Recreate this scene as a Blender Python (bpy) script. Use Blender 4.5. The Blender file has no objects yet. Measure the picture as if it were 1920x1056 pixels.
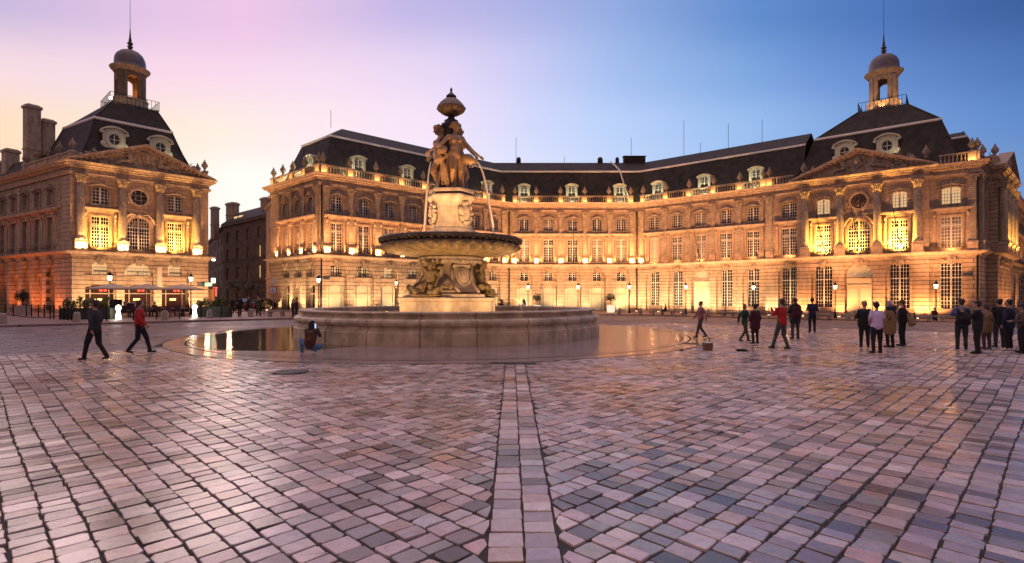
import bpy, bmesh, math, random
import numpy as np
from mathutils import Vector, Matrix
from mathutils.geometry import tessellate_polygon
random.seed(7)
S = bpy.context.scene
COL = S.collection
PI = math.pi
R = math.radians

# ------------------------------------------------------------------ camera
EYE, HOR, FOC = 1.9, 555.0, 1000.0
cd = bpy.data.cameras.new('camera')
cam = bpy.data.objects.new('camera', cd)
COL.objects.link(cam)
cam.location = (0, 0, EYE)
cam.rotation_euler = (PI / 2, 0, 0)
cd.sensor_width = 36
cd.lens = FOC / 1920 * 36
cd.shift_y = (HOR - 528) / 1920
cd.clip_start = 0.1
cd.clip_end = 3000
S.camera = cam

# ------------------------------------------------------------------ view
S.view_settings.view_transform = 'Standard'
S.view_settings.look = 'None'
S.view_settings.gamma = 1
S.view_settings.exposure = 0
S.view_settings.use_curve_mapping = False
S.render.engine = 'CYCLES'
S.cycles.use_denoising = True
S.cycles.max_bounces = 5
S.cycles.diffuse_bounces = 2
S.cycles.glossy_bounces = 2
S.cycles.transmission_bounces = 3
S.cycles.caustics_reflective = False
S.cycles.caustics_refractive = False
S.cycles.sample_clamp_indirect = 4


def lin(c):
    return tuple((v / 255 / 12.92) if v / 255 <= 0.04045 else ((v / 255 + 0.055) / 1.055) ** 2.4 for v in c)


# ------------------------------------------------------------------ world: dusk sky
W = bpy.data.worlds.new('World')
S.world = W
W.use_nodes = True
nt = W.node_tree
N, L = nt.nodes, nt.links
N.clear()


def wm(op, a, b=None, c=None, clamp=False):
    n = N.new('ShaderNodeMath'); n.operation = op; n.use_clamp = clamp
    for i, v in enumerate((a, b, c)):
        if v is None: continue
        if hasattr(v, 'type') or hasattr(v, 'is_output'): L.new(v, n.inputs[i])
        else: n.inputs[i].default_value = v
    return n.outputs[0]


tc = N.new('ShaderNodeTexCoord')
sp = N.new('ShaderNodeSeparateXYZ'); L.new(tc.outputs['Generated'], sp.inputs[0])
h = wm('SQRT', wm('ADD', wm('MULTIPLY', sp.outputs[0], sp.outputs[0]), wm('MULTIPLY', sp.outputs[1], sp.outputs[1])))
h = wm('MAXIMUM', h, 0.02)
az = wm('DIVIDE', sp.outputs[0], h)
el = wm('DIVIDE', sp.outputs[2], h)
noi = N.new('ShaderNodeTexNoise'); noi.inputs['Scale'].default_value = 2.2; noi.inputs['Detail'].default_value = 3
mp = N.new('ShaderNodeMapping'); mp.inputs['Scale'].default_value = (1.0, 1.0, 5.0)
L.new(tc.outputs['Generated'], mp.inputs[0]); L.new(mp.outputs[0], noi.inputs['Vector'])
nz = wm('MULTIPLY', wm('SUBTRACT', noi.outputs[0], 0.5), 0.045)
el2 = wm('MULTIPLY', wm('ADD', el, nz), wm('ADD', wm('MULTIPLY', wm('MULTIPLY', az, az), 0.8), 1.0))
pos = wm('ADD', wm('MULTIPLY', az, 0.5), 0.5)


def xpos(px):
    t = (px - 960) / FOC
    return (t / math.sqrt(1 + t * t)) * 0.5 + 0.5


def wramp(stops):
    r = N.new('ShaderNodeValToRGB')
    e = r.color_ramp.elements
    while len(e) > 1: e.remove(e[-1])
    for i, (px, c) in enumerate(stops):
        if i == 0: el_ = e[0]; el_.position = xpos(px)
        else: el_ = e.new(xpos(px))
        el_.color = (*lin(c), 1)
    L.new(pos, r.inputs[0])
    return r.outputs[0]


low = wramp([(-300, (250, 196, 150)), (0, (255, 225, 186)), (440, (255, 255, 248)), (600, (255, 249, 245)), (800, (245, 240, 255)), (1000, (222, 228, 255)), (1300, (178, 206, 248)), (1500, (150, 185, 235)), (1900, (118, 154, 208)), (2300, (84, 114, 172))])
mid = wramp([(-300, (240, 190, 170)), (0, (255, 226, 196)), (150, (254, 231, 208)), (400, (255, 240, 226)), (560, (255, 236, 240)), (800, (248, 228, 250)), (1000, (210, 217, 252)), (1150, (188, 211, 252)), (1400, (156, 191, 240)), (1700, (118, 158, 217)), (1920, (100, 141, 204))])
hi = wramp([(-300, (225, 190, 210)), (0, (250, 222, 228)), (150, (248, 220, 232)), (350, (252, 218, 236)), (600, (248, 222, 242)), (850, (228, 214, 246)), (1000, (200, 204, 246)), (1150, (166, 192, 240)), (1400, (130, 170, 226)), (1600, (108, 147, 213)), (1920, (82, 122, 187))])
top = wramp([(-200, (170, 160, 205)), (0, (203, 187, 223)), (300, (231, 198, 232)), (460, (238, 200, 232)), (600, (222, 196, 232)), (750, (198, 186, 232)), (960, (176, 180, 230)), (1150, (148, 172, 226)), (1400, (100, 143, 208)), (1650, (80, 120, 188)), (1900, (62, 99, 160))])


def wmix(f, a, b):
    m = N.new('ShaderNodeMix'); m.data_type = 'RGBA'
    L.new(f, m.inputs[0])
    for i, v in ((6, a), (7, b)):
        if isinstance(v, tuple): m.inputs[i].default_value = v
        else: L.new(v, m.inputs[i])
    return m.outputs[2]


def wstep(v, a, b):
    n = N.new('ShaderNodeMapRange'); n.interpolation_type = 'SMOOTHSTEP'
    L.new(v, n.inputs[0]); n.inputs[1].default_value = a; n.inputs[2].default_value = b
    return n.outputs[0]


c0 = wmix(wstep(el2, 0.225, 0.325), low, mid)
c1 = wmix(wstep(el2, 0.315, 0.435), c0, hi)
c2 = wmix(wstep(el2, 0.415, 0.555), c1, top)
# zenith and rear sky, out of view, brightened to light the ground and basin
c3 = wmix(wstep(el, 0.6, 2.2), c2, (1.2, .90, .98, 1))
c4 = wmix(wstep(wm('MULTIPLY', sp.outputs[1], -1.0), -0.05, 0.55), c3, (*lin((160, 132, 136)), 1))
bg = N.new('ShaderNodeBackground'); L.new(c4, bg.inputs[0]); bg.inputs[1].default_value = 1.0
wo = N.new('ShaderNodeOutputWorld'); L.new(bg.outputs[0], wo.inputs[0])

# weak last light of the set sun, low at the left behind the buildings
sd = bpy.data.lights.new('sun', 'SUN'); sd.energy = 0.25; sd.angle = R(20); sd.color = (1, .72, .6)
so = bpy.data.objects.new('sun', sd); COL.objects.link(so)
so.rotation_euler = Vector((0.55, -0.8, -0.30)).to_track_quat('-Z', 'Y').to_euler()


# ------------------------------------------------------------------ helpers
def at(px, fy, z=0.0):
    """ground point seen at photo pixel (px, fy)"""
    Y = (EYE - z) * FOC / (fy - HOR)
    return ((px - 960) / FOC * Y, Y)


def smooth01(t):
    t = min(1, max(0, t)); return t * t * (3 - 2 * t)


def gz(x, y):
    """ground level: the square falls slightly towards the palace"""
    fx = 0.42 * smooth01((x + 16) / 16) + 0.2 * smooth01((x - 16) / 14)
    return -fx * smooth01((y - 37) / 13)


ORD = ['first', 'second', 'third', 'fourth', 'fifth', 'sixth', 'seventh', 'eighth', 'ninth', 'tenth', 'eleventh', 'twelfth', 'thirteenth', 'fourteenth', 'fifteenth', 'sixteenth', 'seventeenth', 'eighteenth', 'nineteenth', 'twentieth']


class MB:
    def __init__(s): s.v = []; s.f = []; s.m = []; s.sm = []

    def add(s, vs, fs, xf=None, mat=0, smooth=False):
        o = len(s.v)
        if xf is not None: vs = [xf @ Vector(v) for v in vs]
        s.v.extend(tuple(v) for v in vs)
        for f in fs:
            s.f.append(tuple(i + o for i in f)); s.m.append(mat); s.sm.append(smooth)
        return s

    def box(s, x0, x1, y0, y1, z0, z1, xf=None, mat=0):
        v = [(x0, y0, z0), (x1, y0, z0), (x1, y1, z0), (x0, y1, z0), (x0, y0, z1), (x1, y0, z1), (x1, y1, z1), (x0, y1, z1)]
        f = [(0, 3, 2, 1), (4, 5, 6, 7), (0, 1, 5, 4), (1, 2, 6, 5), (2, 3, 7, 6), (3, 0, 4, 7)]
        return s.add(v, f, xf, mat)

    def tbox(s, x0, x1, y0, y1, z0, z1, t, xf=None, mat=0):
        """box whose top is inset by t"""
        v = [(x0, y0, z0), (x1, y0, z0), (x1, y1, z0), (x0, y1, z0), (x0 + t, y0 + t, z1), (x1 - t, y0 + t, z1), (x1 - t, y1 - t, z1), (x0 + t, y1 - t, z1)]
        f = [(0, 3, 2, 1), (4, 5, 6, 7), (0, 1, 5, 4), (1, 2, 6, 5), (2, 3, 7, 6), (3, 0, 4, 7)]
        return s.add(v, f, xf, mat)

    def lathe(s, prof, n=16, xf=None, mat=0, smooth=True, sx=1, sy=1, a0=0, rf=None, caps=True):
        v = []; f = []
        for (r, z) in prof:
            for k in range(n):
                a = a0 + 2 * PI * k / n
                rr = r * (rf(a, z, r) if rf else 1)
                v.append((rr * math.cos(a) * sx, rr * math.sin(a) * sy, z))
        for i in range(len(prof) - 1):
            for k in range(n):
                k2 = (k + 1) % n
                f.append((i * n + k, i * n + k2, (i + 1) * n + k2, (i + 1) * n + k))
        if caps:
            f.append(tuple(range(n))[::-1]); f.append(tuple((len(prof) - 1) * n + k for k in range(n)))
        return s.add(v, f, xf, mat, smooth)

    def tube(s, pts, rs, n=8, xf=None, mat=0, smooth=True):
        pts = [Vector(p) for p in pts]
        if not hasattr(rs, '__len__'): rs = [rs] * len(pts)
        v = []; f = []
        up = Vector((0, 0, 1))
        for i, p in enumerate(pts):
            d = (pts[min(i + 1, len(pts) - 1)] - pts[max(i - 1, 0)]).normalized()
            a = up if abs(d.z) < 0.9 else Vector((1, 0, 0))
            e1 = d.cross(a).normalized(); e2 = d.cross(e1)
            for k in range(n):
                t = 2 * PI * k / n
                v.append(p + (e1 * math.cos(t) + e2 * math.sin(t)) * rs[i])
        for i in range(len(pts) - 1):
            for k in range(n):
                k2 = (k + 1) % n
                f.append((i * n + k, i * n + k2, (i + 1) * n + k2, (i + 1) * n + k))
        f.append(tuple(range(n))[::-1]); f.append(tuple((len(pts) - 1) * n + k for k in range(n)))
        return s.add(v, f, xf, mat, smooth)

    def cap(s, p0, p1, r0, r1, n=10, xf=None, mat=0):
        """tapered capsule"""
        p0 = Vector(p0); p1 = Vector(p1)
        d = p1 - p0; ln = d.length
        if ln < 1e-5: d = Vector((0, 0, 1)); ln = 1e-4
        q = d.to_track_quat('Z', 'Y').to_matrix().to_4x4()
        prof = []
        for k in range(4):
            t = PI / 2 * (1 - k / 4) ; prof.append((max(r0 * math.cos(t), 1e-4), -r0 * math.sin(t)))
        for k in range(5):
            t = PI / 2 * k / 4; prof.append((max(r1 * math.cos(t), 1e-4), ln + r1 * math.sin(t)))
        m = Matrix.Translation(p0) @ q
        if xf is not None: m = xf @ m
        return s.lathe(prof, n, m, mat)

    def ell(s, c, rx, ry, rz, rot=None, n=12, m_=8, xf=None, mat=0):
        prof = [(max(math.sin(PI * i / m_), 1e-4), -math.cos(PI * i / m_)) for i in range(m_ + 1)]
        m = Matrix.Translation(Vector(c))
        if rot: m = m @ Matrix.Rotation(rot[2], 4, 'Z') @ Matrix.Rotation(rot[1], 4, 'Y') @ Matrix.Rotation(rot[0], 4, 'X')
        m = m @ Matrix.Diagonal((rx, ry, rz, 1))
        if xf is not None: m = xf @ m
        return s.lathe(prof, n, m, mat)

    def mesh(s, name, mats):
        me = bpy.data.meshes.new(name)
        me.from_pydata(s.v, [], s.f)
        for m in (mats if isinstance(mats, (list, tuple)) else [mats]): me.materials.append(m)
        me.polygons.foreach_set('material_index', s.m)
        me.polygons.foreach_set('use_smooth', s.sm)
        me.update()
        return me


def link(name, me, parent=None, loc=(0, 0, 0), rz=0.0, mw=None):
    o = bpy.data.objects.new(name, me)
    COL.objects.link(o)
    if parent is not None: o.parent = parent
    if mw is not None: o.matrix_local = mw
    else:
        o.location = loc; o.rotation_euler = (0, 0, rz)
    return o


def empty(name, loc=(0, 0, 0), rz=0.0):
    return link(name, None, None, loc, rz)


def tag(o, label=None, cat=None, group=None, kind=None):
    if label: o['label'] = label
    if cat: o['category'] = cat
    if group: o['group'] = group
    if kind: o['kind'] = kind
    return o


def copy_tree(o, parent=None):
    c = o.copy(); COL.objects.link(c)
    if parent is not None: c.parent = parent
    for ch in list(o.children):
        copy_tree(ch, c)
    return c


def lamp(kind, loc, energy, color, radius=0.08, target=None, spot=None, blend=0.6, parent=None, name='light'):
    d = bpy.data.lights.new(name, kind)
    d.energy = energy; d.color = color
    d.shadow_soft_size = radius
    o = bpy.data.objects.new(name, d); COL.objects.link(o)
    o.location = loc
    if target is not None:
        o.rotation_euler = (Vector(target) - Vector(loc)).to_track_quat('-Z', 'Y').to_euler()
    if spot: d.spot_size = spot; d.spot_blend = blend
    return o


# ------------------------------------------------------------------ materials
MATS = {}


def mat(name, col, rough=0.8, metal=0.0, var=0.0, vscale=3.0, bump=0.0, bscale=30.0, joints=None, emit=None, estr=0.0,
        jcol=None, coat=0.0, spec=0.5, attr=None, var2=None, ao=None, alpha=None, trans=0.0, dirt=0.0):
    if name in MATS: return MATS[name]
    m = bpy.data.materials.new(name); m.use_nodes = True
    t = m.node_tree; n = t.nodes; l = t.links
    b = n['Principled BSDF']
    b.inputs['Roughness'].default_value = rough
    b.inputs['Metallic'].default_value = metal
    b.inputs['Specular IOR Level'].default_value = spec
    b.inputs['Base Color'].default_value = (*col, 1)
    if coat: b.inputs['Coat Weight'].default_value = coat
    if trans: b.inputs['Transmission Weight'].default_value = trans
    if alpha is not None: b.inputs['Alpha'].default_value = alpha
    tcn = n.new('ShaderNodeTexCoord')
    cur = None

    def mixc(mode, f, a, bb):
        x = n.new('ShaderNodeMix'); x.data_type = 'RGBA'; x.blend_type = mode
        if isinstance(f, (int, float)): x.inputs[0].default_value = f
        else: l.new(f, x.inputs[0])
        for i, v in ((6, a), (7, bb)):
            if isinstance(v, tuple): x.inputs[i].default_value = (*v[:3], 1)
            else: l.new(v, x.inputs[i])
        return x.outputs[2]

    cur = tuple(col)
    if attr:
        a = n.new('ShaderNodeAttribute'); a.attribute_name = attr
        cur = a.outputs['Color']
    if var:
        nn = n.new('ShaderNodeTexNoise'); nn.inputs['Scale'].default_value = vscale; nn.inputs['Detail'].default_value = 6
        nn.inputs['Roughness'].default_value = 0.65
        l.new(tcn.outputs['Object'], nn.inputs['Vector'])
        mr = n.new('ShaderNodeMapRange'); mr.inputs[1].default_value = 0.3; mr.inputs[2].default_value = 0.7
        mr.inputs[3].default_value = 1 - var; mr.inputs[4].default_value = 1 + var
        l.new(nn.outputs[0], mr.inputs[0])
        cc = n.new('ShaderNodeCombineColor')
        for i in range(3): l.new(mr.outputs[0], cc.inputs[i])
        cur = mixc('MULTIPLY', 1.0, cur, cc.outputs[0])
    if dirt:
        # dark weathering streaks: stretched noise, tied to the stone
        mpn = n.new('ShaderNodeMapping'); mpn.inputs['Scale'].default_value = (2.2, 2.2, 0.35)
        l.new(tcn.outputs['Object'], mpn.inputs[0])
        nn = n.new('ShaderNodeTexNoise'); nn.inputs['Scale'].default_value = 1.3; nn.inputs['Detail'].default_value = 5
        l.new(mpn.outputs[0], nn.inputs['Vector'])
        mr = n.new('ShaderNodeMapRange'); mr.inputs[1].default_value = 0.5; mr.inputs[2].default_value = 0.72
        mr.inputs[3].default_value = 0; mr.inputs[4].default_value = dirt
        l.new(nn.outputs[0], mr.inputs[0])
        cur = mixc('MIX', mr.outputs[0], cur, (0.06, 0.045, 0.035))
    height = None
    if joints:
        bw, bh, mo, amt = joints
        sx = n.new('ShaderNodeSeparateXYZ'); l.new(tcn.outputs['Object'], sx.inputs[0])
        cx = n.new('ShaderNodeCombineXYZ'); l.new(sx.outputs[0], cx.inputs[0]); l.new(sx.outputs[2], cx.inputs[1])
        br = n.new('ShaderNodeTexBrick'); l.new(cx.outputs[0], br.inputs['Vector'])
        br.inputs['Scale'].default_value = 1.0
        br.inputs['Brick Width'].default_value = bw; br.inputs['Row Height'].default_value = bh
        br.inputs['Mortar Size'].default_value = mo; br.inputs['Mortar Smooth'].default_value = 0.15
        br.inputs['Color1'].default_value = (1, 1, 1, 1); br.inputs['Color2'].default_value = (0.84, 0.82, 0.8, 1)
        g = 1 - amt
        br.inputs['Mortar'].default_value = (g, g, g, 1)
        cur = mixc('MULTIPLY', 1.0, cur, br.outputs[0])
        height = br.outputs[1]
    if not isinstance(cur, tuple): l.new(cur, b.inputs['Base Color'])
    prev = None
    if height is not None:
        bp = n.new('ShaderNodeBump'); bp.invert = True; bp.inputs['Strength'].default_value = 0.8; bp.inputs['Distance'].default_value = 0.04
        l.new(height, bp.inputs['Height']); prev = bp.outputs[0]
    if bump:
        nn = n.new('ShaderNodeTexNoise'); nn.inputs['Scale'].default_value = bscale; nn.inputs['Detail'].default_value = 5
        l.new(tcn.outputs['Object'], nn.inputs['Vector'])
        bp = n.new('ShaderNodeBump'); bp.inputs['Strength'].default_value = bump; bp.inputs['Distance'].default_value = 0.02
        l.new(nn.outputs[0], bp.inputs['Height'])
        if prev: l.new(prev, bp.inputs['Normal'])
        prev = bp.outputs[0]
    if prev: l.new(prev, b.inputs['Normal'])
    if emit:
        b.inputs['Emission Color'].default_value = (*emit, 1); b.inputs['Emission Strength'].default_value = estr
    MATS[name] = m
    return m


STONE = (0.46, 0.335, 0.235)
M_ash = mat('ashlar stone', STONE, 0.85, joints=(1.1, .42, .016, .5), var=.26, vscale=1.4, bump=.35, dirt=.42)
M_rus = mat('rusticated stone', STONE, 0.85, joints=(7.0, .44, .034, .78), var=.26, vscale=1.6, bump=.35, dirt=.38)
M_st = mat('carved stone', STONE, 0.85, var=.3, vscale=2.5, bump=.45, bscale=18, dirt=.42)
M_pil = mat('pilaster stone', (0.45, .36, .26), 0.85, joints=(.35, .21, .014, .5), var=.35, vscale=3, bump=.5, dirt=.3)
M_orn = mat('ornament stone', (0.36, .28, .20), 0.85, var=.5, vscale=6, bump=.7, bscale=14, dirt=.55)
M_slate = mat('slate', (0.052, .039, .031), 0.7, spec=.3, joints=(.4, .26, .02, .45), var=.55, vscale=1.2, bump=.2)
M_zinc = mat('zinc flashing', (0.85, .76, .66), 0.5, metal=.0, var=.2, vscale=8)
M_dome = mat('lead dome', (0.16, .13, .13), 0.5, metal=.4, var=.25, vscale=2)
M_frame = mat('white window paint', (0.72, .68, .6), 0.5)
M_glass = mat('dark window glass', (0.010, .011, .015), 0.06, spec=.6)
M_curt = mat('curtained window glass', (.20, .17, .13), .25, var=.5, vscale=2)
M_lit = mat('lit window glass', (0.2, .13, .07), 0.2, emit=(1, .62, .28), estr=.75, var=.5, vscale=1.3)
M_shop = mat('shop window blind', (0.42, .38, .25), 0.3, emit=(1, .84, .5), estr=.12, var=.25, vscale=.6)
M_iron = mat('black iron', (0.012, .012, .013), 0.45, metal=.5)
M_lead = mat('floodlight housing', (0.25, .22, .2), 0.5)
M_wood = mat('painted door', (0.60, .52, .38), 0.5, var=.08, vscale=4)
M_brown = mat('bronze brown', (0.05, .035, .025), 0.5)
# ------------------------------------------------------------------ ground
FC = Vector((-3.1, 27.2))          # fountain centre
APEX = Vector((10.8, 38.0))


def stuff_plane(name, rows, m, kind='structure'):
    mb = MB(); nx = len(rows[0])
    v = [p for r in rows for p in r]
    f = [(i * nx + j, i * nx + j + 1, (i + 1) * nx + j + 1, (i + 1) * nx + j) for i in range(len(rows) - 1) for j in range(nx - 1)]
    mb.add(v, f, None, 0, True)
    o = link(name, mb.mesh(name, m)); tag(o, kind=kind)
    return o


M_joint = mat('joint grit', (0.055, .048, .04), 0.95, var=.4, vscale=9, bump=.6, bscale=60)
# base sheet under the whole place, falling a little towards the palace, reaching the horizon
xs = [-900, -300, -120, -80, -60] + [-50 + 2.5 * i for i in range(45)] + [70, 90, 140, 300, 900]
ys = [-60, -20, -5, 0, 5, 10, 15, 20, 25, 30, 35] + [38 + 2 * i for i in range(24)] + [90, 110, 150, 300, 900]
stuff_plane('ground', [[(x, y, gz(x, y) - 0.016) for x in xs] for y in ys], M_joint)


def stone_mat(name, rough, wet):
    m = bpy.data.materials.new(name); m.use_nodes = True
    t = m.node_tree; n = t.nodes; l = t.links; b = n['Principled BSDF']
    a = n.new('ShaderNodeAttribute'); a.attribute_name = 'stone'
    tcn = n.new('ShaderNodeTexCoord')
    nn = n.new('ShaderNodeTexNoise'); nn.inputs['Scale'].default_value = 9; nn.inputs['Detail'].default_value = 7; nn.inputs['Roughness'].default_value = .7
    l.new(tcn.outputs['Object'], nn.inputs['Vector'])
    mr = n.new('ShaderNodeMapRange'); mr.inputs[1].default_value = .3; mr.inputs[2].default_value = .7; mr.inputs[3].default_value = .78; mr.inputs[4].default_value = 1.2
    l.new(nn.outputs[0], mr.inputs[0])
    n2 = n.new('ShaderNodeTexNoise'); n2.inputs['Scale'].default_value = .35; n2.inputs['Detail'].default_value = 4
    l.new(tcn.outputs['Object'], n2.inputs['Vector'])
    m2 = n.new('ShaderNodeMapRange'); m2.inputs[1].default_value = .35; m2.inputs[2].default_value = .65; m2.inputs[3].default_value = .82; m2.inputs[4].default_value = 1.12
    l.new(n2.outputs[0], m2.inputs[0])
    # pits and stains
    vo = n.new('ShaderNodeTexNoise'); vo.inputs['Scale'].default_value = 30; vo.inputs['Detail'].default_value = 2
    l.new(tcn.outputs['Object'], vo.inputs['Vector'])
    m3 = n.new('ShaderNodeMapRange'); m3.inputs[1].default_value = .68; m3.inputs[2].default_value = .74; m3.inputs[3].default_value = 1; m3.inputs[4].default_value = .45
    l.new(vo.outputs[0], m3.inputs[0])
    p = n.new('ShaderNodeMath'); p.operation = 'MULTIPLY'; l.new(mr.outputs[0], p.inputs[0]); l.new(m2.outputs[0], p.inputs[1])
    p2 = n.new('ShaderNodeMath'); p2.operation = 'MULTIPLY'; l.new(p.outputs[0], p2.inputs[0]); l.new(m3.outputs[0], p2.inputs[1])
    sc = n.new('ShaderNodeVectorMath'); sc.operation = 'SCALE'; l.new(a.outputs['Color'], sc.inputs[0]); l.new(p2.outputs[0], sc.inputs['Scale'])
    l.new(sc.outputs[0], b.inputs['Base Color'])
    rr = n.new('ShaderNodeMapRange'); rr.inputs[1].default_value = .35; rr.inputs[2].default_value = .65; rr.inputs[3].default_value = rough - .06; rr.inputs[4].default_value = rough + .16
    l.new(n2.outputs[0], rr.inputs[0]); l.new(rr.outputs[0], b.inputs['Roughness'])
    b.inputs['Specular IOR Level'].default_value = wet
    bp = n.new('ShaderNodeBump'); bp.inputs['Strength'].default_value = .18; bp.inputs['Distance'].default_value = .012
    l.new(nn.outputs[0], bp.inputs['Height']); l.new(bp.outputs[0], b.inputs['Normal'])
    return m


M_cob = stone_mat('cobble stone', .19, .95)
M_slab = stone_mat('dark paving stone', .40, .6)
rng = np.random.default_rng(5)


def paving(name, e1, w, lmin, lmax, ext, keep, clampf, pal, pw, m, gap=.012, hj=.004, z0=None, wave=.03, tilt=.006, cut=.03):
    """rows of worn stones; e1 = row direction; ext = (a0,a1,b0,b1) range along / across the rows"""
    e1 = np.array(e1, float); e1 /= np.linalg.norm(e1); e2 = np.array([-e1[1], e1[0]])
    A = []; B = []; HL = []; HW = []
    a0, a1, b0, b1 = ext
    for j in range(int((b1 - b0) / w)):
        c = b0 + (j + .5) * w
        nmax = int((a1 - a0) / lmin) + 4
        ln = rng.uniform(lmin, lmax, nmax)
        ed = a0 + np.cumsum(ln) - rng.uniform(0, lmax)
        A.append(ed - ln / 2); HL.append(ln / 2); B.append(np.full(nmax, c)); HW.append(np.full(nmax, w / 2))
    A = np.concatenate(A); B = np.concatenate(B); HL = np.concatenate(HL); HW = np.concatenate(HW)
    X = A * e1[0] + B * e2[0]; Y = A * e1[1] + B * e2[1]
    k = keep(X, Y)
    A, B, HL, HW, X, Y = A[k], B[k], HL[k], HW[k], X[k], Y[k]
    n = len(A)
    gl = rng.uniform(gap * .4, gap * 1.1, n); gw = rng.uniform(gap * .45, gap * 1.15, n)
    hl = HL - gl; hw = HW - gw
    c = rng.uniform(cut * .1, cut * .95, (n, 4)) * np.minimum(1, hl[:, None] / .1)
    lx = np.stack([-hl + c[:, 0], hl - c[:, 1], hl, hl, hl - c[:, 2], -hl + c[:, 3], -hl, -hl], 1)
    ly = np.stack([-hw, -hw, -hw + c[:, 1], hw - c[:, 2], hw, hw, hw - c[:, 3], -hw + c[:, 0]], 1)
    jit = min(gap * .8, .012)
    lx += rng.uniform(-jit, jit, lx.shape); ly += rng.uniform(-jit, jit, ly.shape)
    h = rng.normal(0, hj, n)
    ta = rng.normal(0, tilt, n) * 2; tb = rng.normal(0, tilt, n) * 2
    V = []
    for ins, dz in ((.006, 0.0), (.001, -.004), (-.002, -.035)):
        fx = 1 - ins / np.maximum(hl, .02)[:, None]; fy = 1 - ins / np.maximum(hw, .02)[:, None]
        x = lx * fx; y = ly * fy
        a = A[:, None] + x; b = B[:, None] + y
        a = a + wave * (np.sin(b * 1.1 + a * .4) * .6 + np.sin(a * .33 + 2) * .3) * 0
        bw_ = b + wave * (np.sin(a * .9 + 1.3 * np.floor(B / (w * 6))[:, None]) * .45 + np.sin(a * .31 + .2 * b) * .55)
        px = a * e1[0] + bw_ * e2[0]; py = a * e1[1] + bw_ * e2[1]
        px, py = clampf(px, py)
        z = h[:, None] + dz + ta[:, None] * x + tb[:, None] * y
        if z0 is not None: z = z + z0(px, py)
        V.append(np.stack([px, py, z], 2))
    V = np.stack(V, 1).reshape(-1, 3)          # n*3*8
    base = (np.arange(n) * 24)[:, None]
    idx = np.arange(8); nx = (idx + 1) % 8
    top = base + idx[None]
    q1 = np.stack([idx, idx + 8, nx + 8, nx], 1); q2 = np.stack([idx + 8, idx + 16, nx + 16, nx + 8], 1)
    q = np.concatenate([q1, q2])
    quads = (base[:, :, None] + q[None]).reshape(-1, 4)
    nl = n * 8 + len(quads) * 4; nf = n + len(quads)
    me = bpy.data.meshes.new(name)
    me.vertices.add(len(V)); me.vertices.foreach_set('co', V.ravel())
    me.loops.add(nl); me.polygons.add(nf)
    # octagon order runs counter-clockwise already
    me.loops.foreach_set('vertex_index', np.concatenate([top.ravel(), quads.ravel()]))
    me.polygons.foreach_set('loop_start', np.concatenate([np.arange(n) * 8, n * 8 + np.arange(len(quads)) * 4]))
    me.polygons.foreach_set('loop_total', np.concatenate([np.full(n, 8), np.full(len(quads), 4)]))
    me.update(calc_edges=True)
    me.polygons.foreach_set('use_smooth', np.zeros(nf, dtype=bool))
    pal = np.array(pal) * np.array([1.0, .99, .91]); pi_ = rng.choice(len(pal), n, p=np.array(pw) / sum(pw))
    colr = pal[pi_] * rng.uniform(.82, 1.18, (n, 1)) * rng.uniform(.96, 1.04, (n, 3))
    cols = np.concatenate([np.repeat(colr, 24, 0), np.ones((n * 24, 1))], 1)
    at_ = me.color_attributes.new('stone', 'FLOAT_COLOR', 'POINT')
    at_.data.foreach_set('color', cols.ravel())
    me.materials.append(m); me.validate()
    o = link(name, me); tag(o, kind='structure')
    return o


# edges of the cobbled square: left line (-16.1,16.8)->apex, right line apex->(22.7,28.1)
LD = Vector((10.8 + 16.1, 38.0 - 16.8)).normalized(); LN = Vector((-LD.y, LD.x))
RD = Vector((22.7 - 10.8, 28.1 - 38.0)).normalized(); RN = Vector((-RD.y, RD.x))


def sd_l(x, y): return (x - APEX.x) * LN.x + (y - APEX.y) * LN.y      # >0 beyond left edge
def sd_r(x, y): return (x - APEX.x) * RN.x + (y - APEX.y) * RN.y


RDISC = 12.35
def strip_c(y): return 0.09 + 0 * y
def in_view(x, y): return (np.abs(x) < y * 1.02 + 1.6) & (y > 2.6)


SW = .27   # half width of the central band


def keep_l(x, y): return in_view(x, y) & (sd_l(x, y) < -.1) & (sd_r(x, y) < -.1) & (x < strip_c(y) - SW + .05) & (np.hypot(x - FC.x, y - FC.y) > RDISC + .02)
def keep_r(x, y): return in_view(x, y) & (sd_l(x, y) < -.1) & (sd_r(x, y) < -.1) & (x > strip_c(y) + SW - .05) & (np.hypot(x - FC.x, y - FC.y) > RDISC + .02)


def clamp_disc(x, y):
    d = np.hypot(x - FC.x, y - FC.y); s = np.where(d < RDISC + .02, (RDISC + .02) / np.maximum(d, .01), 1)
    return FC.x + (x - FC.x) * s, FC.y + (y - FC.y) * s


def clamp_l(x, y):
    x = np.minimum(x, strip_c(y) - SW - .012)
    return clamp_disc(x, y)


def clamp_r(x, y):
    x = np.maximum(x, strip_c(y) + SW + .012)
    return clamp_disc(x, y)


PAL = [(.58, .43, .42), (.50, .38, .38), (.48, .41, .42), (.21, .16, .152), (.56, .37, .32), (.33, .255, .25), (.70, .56, .54), (.15, .115, .108), (.37, .315, .295)]
PW = [6, 5, 2.2, 3, 2, 4, 3, 1.8, 3.5]
paving('cobblestones', (-.72, .70), .24, .15, .245, (-30, 40, -36, 30), keep_l, clamp_l, PAL, PW, M_cob)
paving('cobblestones', (.72, .70), .24, .15, .245, (-10, 52, -32, 32), keep_r, clamp_r, PAL, PW, M_cob)
# central band: two columns of larger blocks
def keep_c(x, y): return (np.abs(x - .09) < SW) & (y > 2.6) & (y < 15.2)
paving('paving_band', (0, 1), .27, .19, .26, (2, 15.4, -.09 - .27, -.09 + .27 + .001), keep_c, lambda x, y: (x, y), PAL, PW, M_cob, wave=0, gap=.010, cut=.018)

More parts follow.
